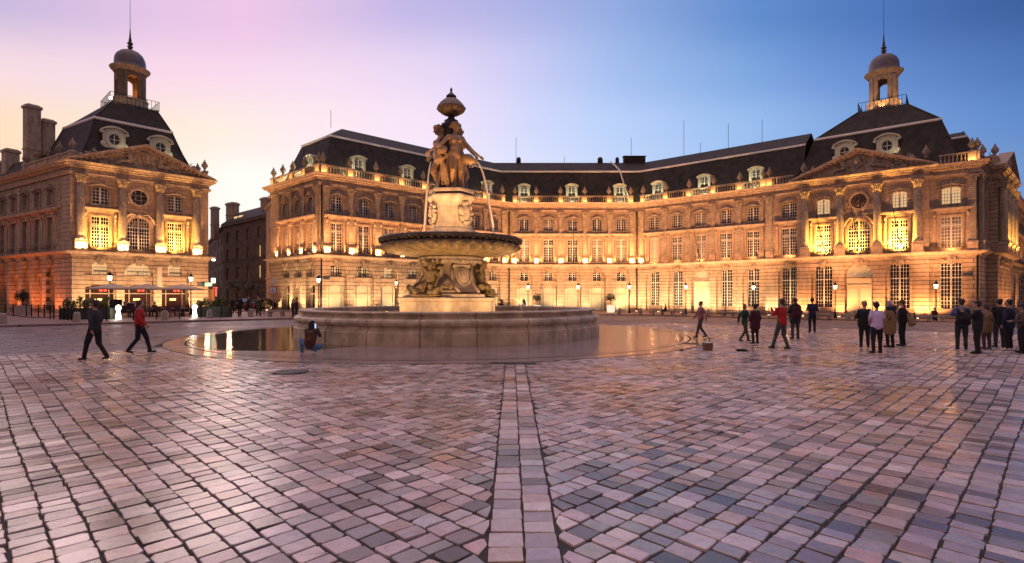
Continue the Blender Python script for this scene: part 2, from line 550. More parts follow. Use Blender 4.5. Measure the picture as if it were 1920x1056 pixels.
# darker paving between the cobbled square and the pavements
CURB_L = [Vector((-70, -2.2)), Vector((-30.9, 32.2)), Vector((-22.7, 39.4)), Vector((9.6, 53.5 + 6)), Vector((9.6, 53.5 + 6))]
def curb_y(x):
    """inner edge of the pavement: distance y at x"""
    pts = [(-75, -6.5), (-30.9, 32.2), (-22.7, 39.2), (-16, 44.5), (-5, 57), (1.0, 63), (11.5, 63.5), (30, 57.5), (38.6, 52), (41.6, 47.5), (75, 14)]
    for (x0, y0), (x1, y1) in zip(pts, pts[1:]):
        if x <= x1: return y0 + (y1 - y0) * (x - x0) / (x1 - x0)
    return pts[-1][1]


cy = np.vectorize(curb_y)
def keep_road(x, y): return in_view(x, y) & ((sd_l(x, y) > .35) | (sd_r(x, y) > .35)) & (y < cy(x) - .15) & (np.hypot(x - FC.x, y - FC.y) > RDISC + .1)
vgz = np.vectorize(gz)
PAL2 = [(.17, .125, .125), (.21, .15, .145), (.13, .10, .10), (.24, .18, .175)]
paving('dark_paving', (.74, .67), .42, .35, .75, (-40, 70, -40, 70), keep_road, clamp_disc, PAL2, [3, 3, 2, 1.5], M_slab, gap=.008, hj=.003, z0=vgz, wave=0, tilt=.003, cut=.012)


# kerb strip around the cobbled square
def strip(name, pts, wid, z, m, thick=.05):
    mb = MB()
    for p, q in zip(pts, pts[1:]):
        d = (Vector(q) - Vector(p)); ln = d.length; d.normalize(); nn = Vector((-d.y, d.x))
        k = max(1, int(ln / 1.1))
        for i in range(k):
            a = Vector(p) + d * (ln * i / k + .006); b = Vector(p) + d * (ln * (i + 1) / k - .006)
            c = [a, b, b + nn * wid, a + nn * wid]
            zt = z + random.uniform(-.003, .003)
            v = [(v_.x, v_.y, zt + gz(v_.x, v_.y)) for v_ in c] + [(v_.x, v_.y, zt - thick - .1 + gz(v_.x, v_.y)) for v_ in c]
            mb.add(v, [(0, 1, 2, 3), (0, 4, 5, 1), (1, 5, 6, 2), (2, 6, 7, 3), (3, 7, 4, 0)])
    o = link(name, mb.mesh(name, m)); tag(o, kind='structure'); return o


M_kerb = mat('kerb stone', (.30, .235, .22), .45, var=.25, vscale=4, bump=.2)
strip('kerb_strip', [APEX - LD * 60, APEX], .3, .004, M_kerb)
strip('kerb_strip', [APEX, APEX + RD * 60], .3, .004, M_kerb)

# raised pavements in front of the buildings
M_side = mat('pavement slabs', (.36, .235, .19), .5, joints=(.7, .5, .01, .3), var=.2, vscale=.8, bump=.2)
mbs = MB()
sx = [-74 + 2.0 * i for i in range(75)]
rows = []
for k in range(16):
    r_ = []
    for x in sx:
        y0 = curb_y(x); y = y0 + (0 if k == 0 else (.01 + 3.2 * (k - 1) + .0))
        zz = gz(x, y) + (.0 if k == 0 else .13)
        r_.append((x, y, zz))
    rows.append(r_)
vv = [p for r_ in rows for p in r_]; nx_ = len(sx)
mbs.add(vv, [(i * nx_ + j, i * nx_ + j + 1, (i + 1) * nx_ + j + 1, (i + 1) * nx_ + j) for i in range(15) for j in range(nx_ - 1)])
M_side2 = bpy.data.materials.new('pavement'); M_side2.use_nodes = True
_t = M_side2.node_tree; _b = _t.nodes['Principled BSDF']; _b.inputs['Roughness'].default_value = .5
_br = _t.nodes.new('ShaderNodeTexBrick'); _tc = _t.nodes.new('ShaderNodeTexCoord'); _mp = _t.nodes.new('ShaderNodeMapping')
_mp.inputs['Rotation'].default_value = (0, 0, R(42)); _t.links.new(_tc.outputs['Object'], _mp.inputs[0]); _t.links.new(_mp.outputs[0], _br.inputs['Vector'])
_br.inputs['Scale'].default_value = 1; _br.inputs['Brick Width'].default_value = .8; _br.inputs['Row Height'].default_value = .5; _br.inputs['Mortar Size'].default_value = .012
_br.inputs['Color1'].default_value = (.30, .185, .15, 1); _br.inputs['Color2'].default_value = (.23, .145, .12, 1); _br.inputs['Mortar'].default_value = (.08, .05, .04, 1)
_t.links.new(_br.outputs[0], _b.inputs['Base Color'])
o = link('pavement', mbs.mesh('pavement', M_side2)); tag(o, kind='structure')

# ------------------------------------------------------------------ round stone apron of the fountain
M_apron = mat('apron slabs', (.31, .235, .21), .17, var=.25, vscale=.9, bump=.12, bscale=8, spec=.7)


def ring(mb, r0, r1, n, z, off=0.0, seg=3):
    for i in range(n):
        a0 = 2 * PI * (i + off) / n; a1 = 2 * PI * (i + 1 + off) / n
        g0 = .004 / r0
        zt = z + random.uniform(-.002, .002)
        v = []
        for k in range(seg + 1):
            a = a0 + g0 + (a1 - a0 - 2 * g0) * k / seg
            for r_ in (r0 + .004, r1 - .004):
                v.append((FC.x + r_ * math.cos(a), FC.y + r_ * math.sin(a), zt))
        m_ = len(v)
        v += [(p[0], p[1], zt - .05) for p in v]
        f = [(2 * k, 2 * k + 1, 2 * k + 3, 2 * k + 2) for k in range(seg)]
        f += [(2 * k + 1, 2 * k + 1 + m_, 2 * k + 3 + m_, 2 * k + 3) for k in range(seg)]
        f += [(2 * k, 2 * k + 2, 2 * k + 2 + m_, 2 * k + m_) for k in range(seg)]
        f += [(0, m_, m_ + 1, 1), (m_ - 2, m_ - 1, 2 * m_ - 1, 2 * m_ - 2)]
        mb.add(v, f)


mb = MB()
ring(mb, 6.9, 9.5, 60, .006, .3); ring(mb, 9.5, 11.2, 60, .006); ring(mb, 11.24, 11.52, 60, .008, .2); ring(mb, 11.60, 12.32, 60, .006, .5)
o = link('stone_apron', mb.mesh('stone_apron', M_apron)); tag(o, kind='structure')

# shallow water lying on the left side of the apron
M_wet = mat('puddle water', (.05, .036, .028), .06, bump=.4, bscale=2.2, spec=.8)
mb = MB(); NP = 90
inner = []; outer = []
for i in range(NP + 1):
    t = i / NP
    a = R(108) + R(140) * t
    env = math.sin(PI * min(1, max(0, t))) ** .28
    inner.append((FC.x + 7.52 * math.cos(a), FC.y + 7.52 * math.sin(a), .0125))
    ro = 7.55 + (4.2 + .25 * math.sin(9 * t) + .12 * math.sin(31 * t)) * env
    ro = min(ro, 12.25)
    outer.append((FC.x + ro * math.cos(a), FC.y + ro * math.sin(a), .0125))
mb.add(inner + outer, [(i, i + NP + 1, i + NP + 2, i + 1) for i in range(NP)])
o = link('puddle_water', mb.mesh('puddle_water', M_wet)); tag(o, kind='structure')
# ------------------------------------------------------------------ architecture kit (local frame: x along, y inwards, z up)
def loop_rect(uc, w, z0, z1, rise=0.0, n=10):
    """opening outline, counter-clockwise seen from the front; rise>0 arches the top above z1"""
    a = w / 2
    p = [(uc - a, z0), (uc + a, z0), (uc + a, z1)]
    if rise > 0:
        rad = (a * a + rise * rise) / (2 * rise); c = z1 + rise - rad
        t0 = math.asin(min(1, a / rad))
        if rise > a: t0 = PI - t0
        for i in range(1, n): 
            t = t0 - 2 * t0 * i / n
            p.append((uc + rad * math.sin(t), c + rad * math.cos(t)))
    p.append((uc - a, z1))
    return p


def loop_oval(uc, zc, ru, rz, n=20):
    return [(uc + ru * math.cos(2 * PI * i / n), zc + rz * math.sin(2 * PI * i / n)) for i in range(n)]


def panel(mb, outer, holes, y, depth, xf=None, mat=0, outer_side=False):
    loops = [outer] + holes
    flat = [p for lp in loops for p in lp]
    tris = tessellate_polygon([[Vector((p[0], p[1], 0)) for p in lp] for lp in loops])
    fs = []
    for t in tris:
        a, b, c = (Vector(flat[i]) for i in t)
        ar = (b - a).cross(c - a)
        if abs(ar) < 1e-9: continue
        fs.append(tuple(t) if ar > 0 else (t[0], t[2], t[1]))
    mb.add([(p[0], y, p[1]) for p in flat], fs, xf, mat)
    for lp in (holes + ([outer] if outer_side else [])):
        n = len(lp)
        v = [(p[0], y, p[1]) for p in lp] + [(p[0], y + depth, p[1]) for p in lp]
        mb.add(v, [(i, (i + 1) % n, (i + 1) % n + n, i + n) for i in range(n)], xf, mat)


def sweep(mb, pts, prof, xf=None, mat=0, closed=False):
    """prof = [(d outward, z)], pts plan polyline with outward on the right of travel"""
    P = [Vector(p) for p in pts]; n = len(P); rings = []
    for i in range(n):
        if closed: a = P[(i - 1) % n]; c = P[(i + 1) % n]
        else: a = P[i - 1] if i > 0 else None; c = P[i + 1] if i < n - 1 else None
        b = P[i]
        d1 = (b - a).normalized() if a is not None else None
        d2 = (c - b).normalized() if c is not None else None
        if d1 is None: d1 = d2
        if d2 is None: d2 = d1
        n1 = Vector((d1.y, -d1.x)); n2 = Vector((d2.y, -d2.x))
        m = (n1 + n2); m = m / max(m.length, 1e-6); k = 1 / max(m.dot(n1), .25)
        rings.append([(b.x + m.x * k * d, b.y + m.y * k * d, z) for d, z in prof])
    np_ = len(prof); v = [p for r_ in rings for p in r_]; f = []
    for i in range(n if closed else n - 1):
        j = (i + 1) % n
        for k in range(np_ - 1):
            f.append((i * np_ + k, j * np_ + k, j * np_ + k + 1, i * np_ + k + 1))
    mb.add(v, f, xf, mat)


PROTO = {}
WR = random.Random(21)


def window_mesh(w, h, cols, rows, transom=None, lit=0, double=True, bar=.045, shutter=False, arch=0.0):
    """painted casement: frame and bars (origin bottom centre), and its panes as a second mesh"""
    key = ('win', w, h, cols, rows, transom, lit, double, bar, shutter, arch)
    if key in PROTO: return PROTO[key]
    mb = MB(); a = w / 2
    fr = .09
    mb.box(-a, -a + fr, 0, .07, 0, h); mb.box(a - fr, a, 0, .07, 0, h)
    mb.box(-a + fr, a - fr, 0, .07, 0, fr); mb.box(-a + fr, a - fr, 0, .07, h - fr, h)
    if double: mb.box(-.08, .08, -.02, .07, fr, h - fr)
    if transom: mb.box(-a + fr, a - fr, -.03, .068, transom - .06, transom + .06)
    zs = [fr + (h - 2 * fr) * i / rows for i in range(1, rows)]
    segs = [(-a + fr, -.08), (.08, a - fr)] if double else [(-a + fr, a - fr)]
    for z in zs:
        if transom and abs(z - transom) < .12: continue
        for s0, s1 in segs: mb.box(s0, s1, .01, .05, z - bar / 2, z + bar / 2)
    for s0, s1 in segs:
        for i in range(1, cols):
            x = s0 + (s1 - s0) * i / cols
            mb.box(x - bar / 2, x + bar / 2, .012, .048, fr, h - fr)
    me = mb.mesh('window', M_frame)
    g = MB()
    if shutter: g.box(-a + .02, a - .02, .055, .065, .02, h - .02)
    else: g.box(-a + .02, a - .02, .055, .065, .02, h - .02)
    gm = g.mesh('glass', M_lit if lit == 1 else (M_shop if lit == 2 else (M_wood if shutter else (M_curt if lit == 3 else M_glass))))
    PROTO[key] = (me, gm)
    return PROTO[key]


def railing_mesh(w, h=.85, n=9, belly=True):
    key = ('rail', w, h, n)
    if key in PROTO: return PROTO[key]
    mb = MB(); a = w / 2
    mb.box(-a, a, -.02, .02, h - .04, h); mb.box(-a, a, -.015, .015, .05, .08)
    for i in range(n + 1):
        x = -a + w * i / n
        mb.tube([(x, 0, .08), (x, -.05, h * .4), (x, 0, h - .04)], .012, 4)
    for i in range(n):
        x = -a + w * (i + .5) / n
        mb.lathe([(.05, -.01), (.065, 0), (.05, .01)], 8, Matrix.Translation((x, -.02, h * .5)) @ Matrix.Rotation(PI / 2, 4, 'X'))
    PROTO[key] = mb.mesh('railing', M_iron); return PROTO[key]


def get(key, fn):
    if key not in PROTO: PROTO[key] = fn()
    return PROTO[key]


def shaft_mesh(w, z0, z1, proj):
    def fn():
        mb = MB(); a = w / 2; h = z1 - z0
        mb.box(-a - .08, a + .08, -proj - .07, .05, 0, .14)
        mb.tbox(-a - .06, a + .06, -proj - .05, .05, .14, .3, .05)
        mb.box(-a, a, -proj, .05, .3, h)
        return mb.mesh('pilaster', M_pil)
    return get(('shaft', w, z0, z1, proj), fn)


def column_mesh(r, h):
    def fn():
        mb = MB()
        mb.box(-r * 1.3, r * 1.3, -r * 1.3, r * 1.3, 0, .16)
        mb.lathe([(r * 1.25, .16), (r * 1.3, .22), (r * 1.25, .3), (r * 1.08, .34), (r * 1.15, .42), (r * 1.02, .46), (r, .5), (r * .99, h * .4), (r * .86, h)], 20)
        return mb.mesh('column', M_pil)
    return get(('col', r, h), fn)


def capital_mesh(w, proj, h=.78):
    def fn():
        rnd = random.Random(3)
        mb = MB(); a = w / 2
        # bell flaring out with leaves, volutes and abacus
        v0, v1 = (a, proj), (a + .16, proj + .16)
        mb.add([(-v0[0], -v0[1], 0), (v0[0], -v0[1], 0), (v0[0], .05, 0), (-v0[0], .05, 0), (-v1[0], -v1[1], h - .1), (v1[0], -v1[1], h - .1), (v1[0], .05, h - .1), (-v1[0], .05, h - .1)],
               [(0, 1, 5, 4), (1, 2, 6, 5), (3, 0, 4, 7), (0, 3, 2, 1), (4, 5, 6, 7)])
        mb.box(-a - .24, a + .24, -proj - .24, .05, h - .1, h)
        mb.box(-a - .05, a + .05, -proj - .05, .05, -.05, .02)
        for row, (z, k) in enumerate(((.12, 5), (.34, 4))):
            for i in range(k):
                x = -a + 2 * a * (i + .5) / k
                mb.ell((x, -proj - .04 - .05 * row, z), .075, .06, .15, (R(20), 0, 0), 8, 6)
                mb.ell((x, -proj - .12 - .05 * row, z + .13), .06, .05, .05, None, 8, 5)
        for sx_ in (-1, 1):
            mb.ell((sx_ * (a + .1), -proj - .12, h - .2), .13, .1, .13, None, 10, 6)
            mb.ell((sx_ * (a + .1), .0 - proj * .3, h - .3), .1, .1, .14, None, 8, 6)
        mb.ell((0, -proj - .2, h - .1), .09, .08, .1, None, 8, 6)
        return mb.mesh('capital', M_orn)
    return get(('cap', w, proj, h), fn)


def pedestal_mesh(w, h, proj):
    def fn():
        mb = MB(); a = w / 2
        mb.box(-a - .05, a + .05, -proj - .05, .03, 0, .12)
        mb.box(-a, a, -proj, .03, .12, h - .16)
        mb.tbox(-a - .10, a + .10, -proj - .10, .03, h - .16, h, .06)
        return mb.mesh('pedestal', M_st)
    return get(('ped', w, h, proj), fn)


def urn_mesh():
    def fn():
        mb = MB()
        mb.lathe([(.2, 0), (.2, .06), (.1, .12), (.08, .2), (.16, .3), (.27, .5), (.3, .66), (.26, .74), (.31, .8), (.31, .85), (.2, .9), (.16, 1.0), (.2, 1.04), (.1, 1.14), (.06, 1.2), (.09, 1.27), (.03, 1.36)], 12)
        for i in range(6):
            a = 2 * PI * i / 6
            mb.ell((.29 * math.cos(a), .29 * math.sin(a), .62), .07, .07, .13, None, 8, 5)
        return mb.mesh('urn', M_orn)
    return get('urn', fn)


def baluster_run(mb, x0, x1, y, z0, z1):
    n = max(2, int((x1 - x0) / .31)); s = (x1 - x0) / n; h = z1 - z0
    for i in range(n):
        x = x0 + s * (i + .5)
        mb.lathe([(.085, 0), (.085, .06), (.05, .1), (.095, .26), (.085, .38), (.045, .56), (.05, .6), (.085, .66), (.085, h)], 7, Matrix.Translation((x, y, z0)), 0, True, caps=False)


def mask_mesh():
    """carved keystone head with wings and swag"""
    def fn():
        rnd = random.Random(11); mb = MB()
        mb.tbox(-.24, .24, -.22, .1, -.35, .55, -.06)
        mb.ell((0, -.26, .12), .2, .16, .25)
        mb.ell((0, -.42, .08), .05, .06, .08); mb.ell((-.08, -.38, .17), .05, .03, .03); mb.ell((.08, -.38, .17), .05, .03, .03)
        mb.ell((0, -.36, -.06), .08, .05, .04)
        for i in range(22):
            a = rnd.uniform(-.2, PI + .2); r_ = rnd.uniform(.22, .42)
            mb.ell((r_ * math.cos(a) * 1.3, -.2, .15 + r_ * math.sin(a) * .8), rnd.uniform(.05, .1), .07, rnd.uniform(.05, .1), (0, rnd.uniform(0, 3), 0), 7, 5)
        for s_ in (-1, 1):
            for k in range(4): mb.ell((s_ * (.35 + .12 * k), -.16, .02 + .06 * k), .13, .06, .06, (0, -s_ * .5, 0), 7, 5)
        return mb.mesh('keystone_mask', M_orn)
    return get('mask', fn)


def surround1_mesh(w, h):
    """first-floor window surround: moulded frame, consoles and straight hood (origin bottom centre of opening)"""
    def fn():
        mb = MB(); a = w / 2
        for k, (o0, o1, pr) in enumerate(((0.02, .17, .10), (.17, .26, .05))):
            mb.box(-a - o1, -a - o0, -pr, .02, -.0, h + o0); mb.box(a + o0, a + o1, -pr, .02, 0, h + o0)
            mb.box(-a - o1, a + o1, -pr, .021, h + o0, h + o1)
        mb.box(-a - .62, -a - .36, -.08, .02, .2, h + .2); mb.box(a + .36, a + .62, -.08, .02, .2, h + .2)
        mb.box(-a - .62, a + .62, -.09, .02, h + .30, h + .52)
        mb.box(-a - .68, a + .68, -.26, .02, h + .52, h + .60)
        mb.tbox(-a - .78, a + .78, -.44, .02, h + .60, h + .78, -.05)
        mb.box(-a - .84, a + .84, -.5, .02, h + .78, h + .84)
        for s_ in (-1, 1):
            x = s_ * (a + .49)
            mb.ell((x, -.16, h + .36), .11, .16, .17, None, 10, 6)
            mb.tube([(x, -.1, h - .1), (x, -.2, h + .12), (x, -.3, h + .4)], [.06, .10, .12], 6)
            mb.ell((x, -.12, h - .25), .08, .09, .2, None, 8, 6)
        return mb.mesh('window_surround', M_st)
    return get(('s1', w, h), fn)


def surround2_mesh(w, h):
    """second-floor surround: segmental hood with carved ornament, apron below"""
    def fn():
        rnd = random.Random(5); mb = MB(); a = w / 2
        mb.box(-a - .17, -a - .02, -.08, .02, 0, h - .05); mb.box(a + .02, a + .17, -.08, .02, 0, h - .05)
        mb.box(-a - .26, a + .26, -.14, .02, -.14, 0.0); mb.box(-a - .2, a + .2, -.07, .02, -.5, -.14)
        n = 9
        for i in range(n):
            t0 = -1 + 2 * i / n; t1 = -1 + 2 * (i + 1) / n
            f = lambda t: h + .20 - .26 * t * t
            x0, x1 = t0 * (a + .32), t1 * (a + .32)
            v = [(x0, -.2, f(t0)), (x1, -.2, f(t1)), (x1, .02, f(t1)), (x0, .02, f(t0)), (x0, -.24, f(t0) + .1), (x1, -.24, f(t1) + .1), (x1, .02, f(t1) + .1), (x0, .02, f(t0) + .1)]
            mb.add(v, [(0, 3, 2, 1), (4, 5, 6, 7), (0, 1, 5, 4), (1, 2, 6, 5), (2, 3, 7, 6), (3, 0, 4, 7)])
            v2 = [(x, y_, z - .19) for (x, y_, z) in v]
            v2 = [(x, max(y_, -.1), z) for (x, y_, z) in v2]
            mb.add(v2, [(0, 3, 2, 1), (4, 5, 6, 7), (0, 1, 5, 4), (1, 2, 6, 5), (2, 3, 7, 6), (3, 0, 4, 7)])
        for i in range(16):
            t = rnd.uniform(-1, 1)
            mb.ell((t * .62, -.14, h + .42 - .22 * abs(t) + rnd.uniform(-.08, .08)), rnd.uniform(.06, .12), .09, rnd.uniform(.05, .09), (0, rnd.uniform(0, 3), 0), 7, 5)
        mb.ell((0, -.2, h + .38), .14, .12, .17, None, 8, 6)
        return mb.mesh('window_surround', M_orn)
    return get(('s2', w, h), fn)


def dormer(root, xf, w=1.25, h=1.75, lit=0):
    """mansard dormer, local origin = bottom centre of its front"""
    d = link('dormer', get('dormer', lambda: _dormer_mesh(w, h)), root, mw=xf)
    me, gm = window_mesh(1.02, 1.6, 2, 4)
    wd = link('window', me, d, loc=(0, .1, .05)); 
    g = link('glass', get('dormer_glass', lambda: _mk_glass(1.0, 1.58, M_glass)), wd)
    return d


def _mk_glass(w, h, m):
    g = MB(); g.box(-w / 2, w / 2, .055, .065, .02, h); return g.mesh('glass', m)


M_dor = mat('painted dormer', (.66, .62, .46), .7, var=.15, vscale=4)


def _dormer_mesh(w, h):
    mb = MB(); a = w / 2
    mb.box(-a - .22, -a + .1, -.05, 2.2, -.3, h - .1); mb.box(a - .1, a + .22, -.05, 2.2, -.3, h - .1)
    mb.box(-a + .1, a - .1, -.05, .5, -.3, .05)
    mb.box(-a + .1, a - .1, .3, 2.2, .05, h - .02, mat=1)
    n = 10
    for i in range(n):
        t0 = -1 + 2 * i / n; t1 = -1 + 2 * (i + 1) / n
        f = lambda t: h + .22 - .3 * t * t
        for (aw, y0, y1, dz, th) in ((a + .38, -.3, 2.2, .0, .12), (a + .24, -.12, 2.1, -.2, .2)):
            x0, x1 = t0 * aw, t1 * aw
            v = [(x0, y0, f(t0) + dz), (x1, y0, f(t1) + dz), (x1, y1, f(t1) + dz), (x0, y1, f(t0) + dz)]
            v += [(p[0], p[1], p[2] + th) for p in v]
            mb.add(v, [(0, 3, 2, 1), (4, 5, 6, 7), (0, 1, 5, 4), (1, 2, 6, 5), (2, 3, 7, 6), (3, 0, 4, 7)])
    return mb.mesh('dormer', [M_dor, M_slate])


def oval_dormer(root, xf):
    def fn():
        mb = MB()
        prof = []
        n = 24
        for (r0, r1, y0, y1) in ((.62, .86, -.1, .3), (.52, .66, -.02, .3)):
            v = []; f = []
            for i in range(n):
                a = 2 * PI * i / n
                for r_, y in ((r0, y0), (r1, y0), (r1, y1), (r0, y1)): v.append((r_ * .92 * math.cos(a), y, 1.25 + r_ * 1.1 * math.sin(a)))
            for i in range(n):
                j = (i + 1) % n
                for k in range(4): f.append((4 * i + k, 4 * i + (k + 1) % 4, 4 * j + (k + 1) % 4, 4 * j + k))
            mb.add(v, f, None, 0, False)
        mb.box(-1.0, 1.0, -.05, 1.6, -.1, .45)
        # shaped cheeks, ears and curved hood
        for s_ in (-1, 1):
            mb.box(min(s_ * .72, s_ * 1.0), max(s_ * .72, s_ * 1.0), 0, 1.8, .45, 1.75)
            mb.ell((s_ * 1.12, 0, 1.95), .2, .18, .2, None, 10, 6)
            mb.ell((s_ * 1.05, -.02, .65), .2, .16, .28, None, 10, 6)
        n = 12
        for i in range(n):
            t0 = -1 + 2 * i / n; t1 = -1 + 2 * (i + 1) / n
            f_ = lambda t: 2.02 + .45 * (1 - t * t)
            x0, x1 = t0 * 1.2, t1 * 1.2
            v = [(x0, -.28, f_(t0)), (x1, -.28, f_(t1)), (x1, 2.4, f_(t1)), (x0, 2.4, f_(t0))]
            v += [(p[0], p[1], p[2] + .16) for p in v]
            mb.add(v, [(0, 3, 2, 1), (4, 5, 6, 7), (0, 1, 5, 4), (1, 2, 6, 5), (2, 3, 7, 6), (3, 0, 4, 7)])
        outer = [(-1.0, .4), (1.0, .4), (1.0, 1.9), (.8, 2.2), (.4, 2.42), (0, 2.47), (-.4, 2.42), (-.8, 2.2), (-1.0, 1.9)]
        panel(mb, outer, [loop_oval(0, 1.25, .56, .68)], .02, .2)
        return mb.mesh('oval_dormer', M_dor)
    d = link('oval_dormer', get('ovdormer', fn), root, mw=xf)

    def wn():
        mb = MB()
        mb.box(-.03, .03, .1, .16, .6, 1.9); mb.box(-.55, .55, .1, .16, 1.22, 1.28)
        return mb.mesh('window', M_frame)
    w_ = link('window', get('ovwin', wn), d)
    link('glass', get('ovglass', lambda: MB().box(-.6, .6, .18, .2, .5, 2.0).mesh('glass', M_glass)), w_)
    return d


def floodlight_mesh():
    def fn():
        mb = MB(); mb.box(-.16, .16, -.1, .1, 0, .05); mb.tbox(-.14, .14, -.09, .09, .05, .22, .02)
        return mb.mesh('floodlight', M_lead)
    return get('flood', fn)


class Facade:
    """a straight stretch of a building's front"""
    def __init__(s, root, P0, P1, ident=''):
        s.root = root; s.P0 = Vector(P0); s.P1 = Vector(P1)
        d = s.P1 - s.P0; s.L = d.length; s.u = d.normalized(); s.inn = Vector((-s.u.y, s.u.x))
        s.th = math.atan2(s.u.y, s.u.x)
        s.base = root.location

    def mw(s, u, y, z, rz=0.0):
        """matrix local to root"""
        p = s.P0 + s.u * u + s.inn * y
        return Matrix.Translation((p.x - s.base.x, p.y - s.base.y, z - s.base.z)) @ Matrix.Rotation(s.th + rz, 4, 'Z')

    def w(s, u, y, z):
        p = s.P0 + s.u * u + s.inn * y; return Vector((p.x, p.y, z))

    def put(s, name, me, u, y, z, parent=None, rz=0.0):
        return link(name, me, s.root, mw=s.mw(u, y, z, rz))


Z1B, Z1T = 6.9, 10.15      # first-floor window
Z2B, Z2T = 11.42, 13.15    # second-floor window


def add_window(F, u, y, z, spec, name='window', rail=None, label=None):
    me, gm = window_mesh(*spec[0], **spec[1])
    o = F.put(name, me, u, y, z)
    link('glass', gm, o)
    if rail: link('railing', railing_mesh(rail), o, loc=(0, -y - .12, .02))
    if label: o['label'] = label
    return o


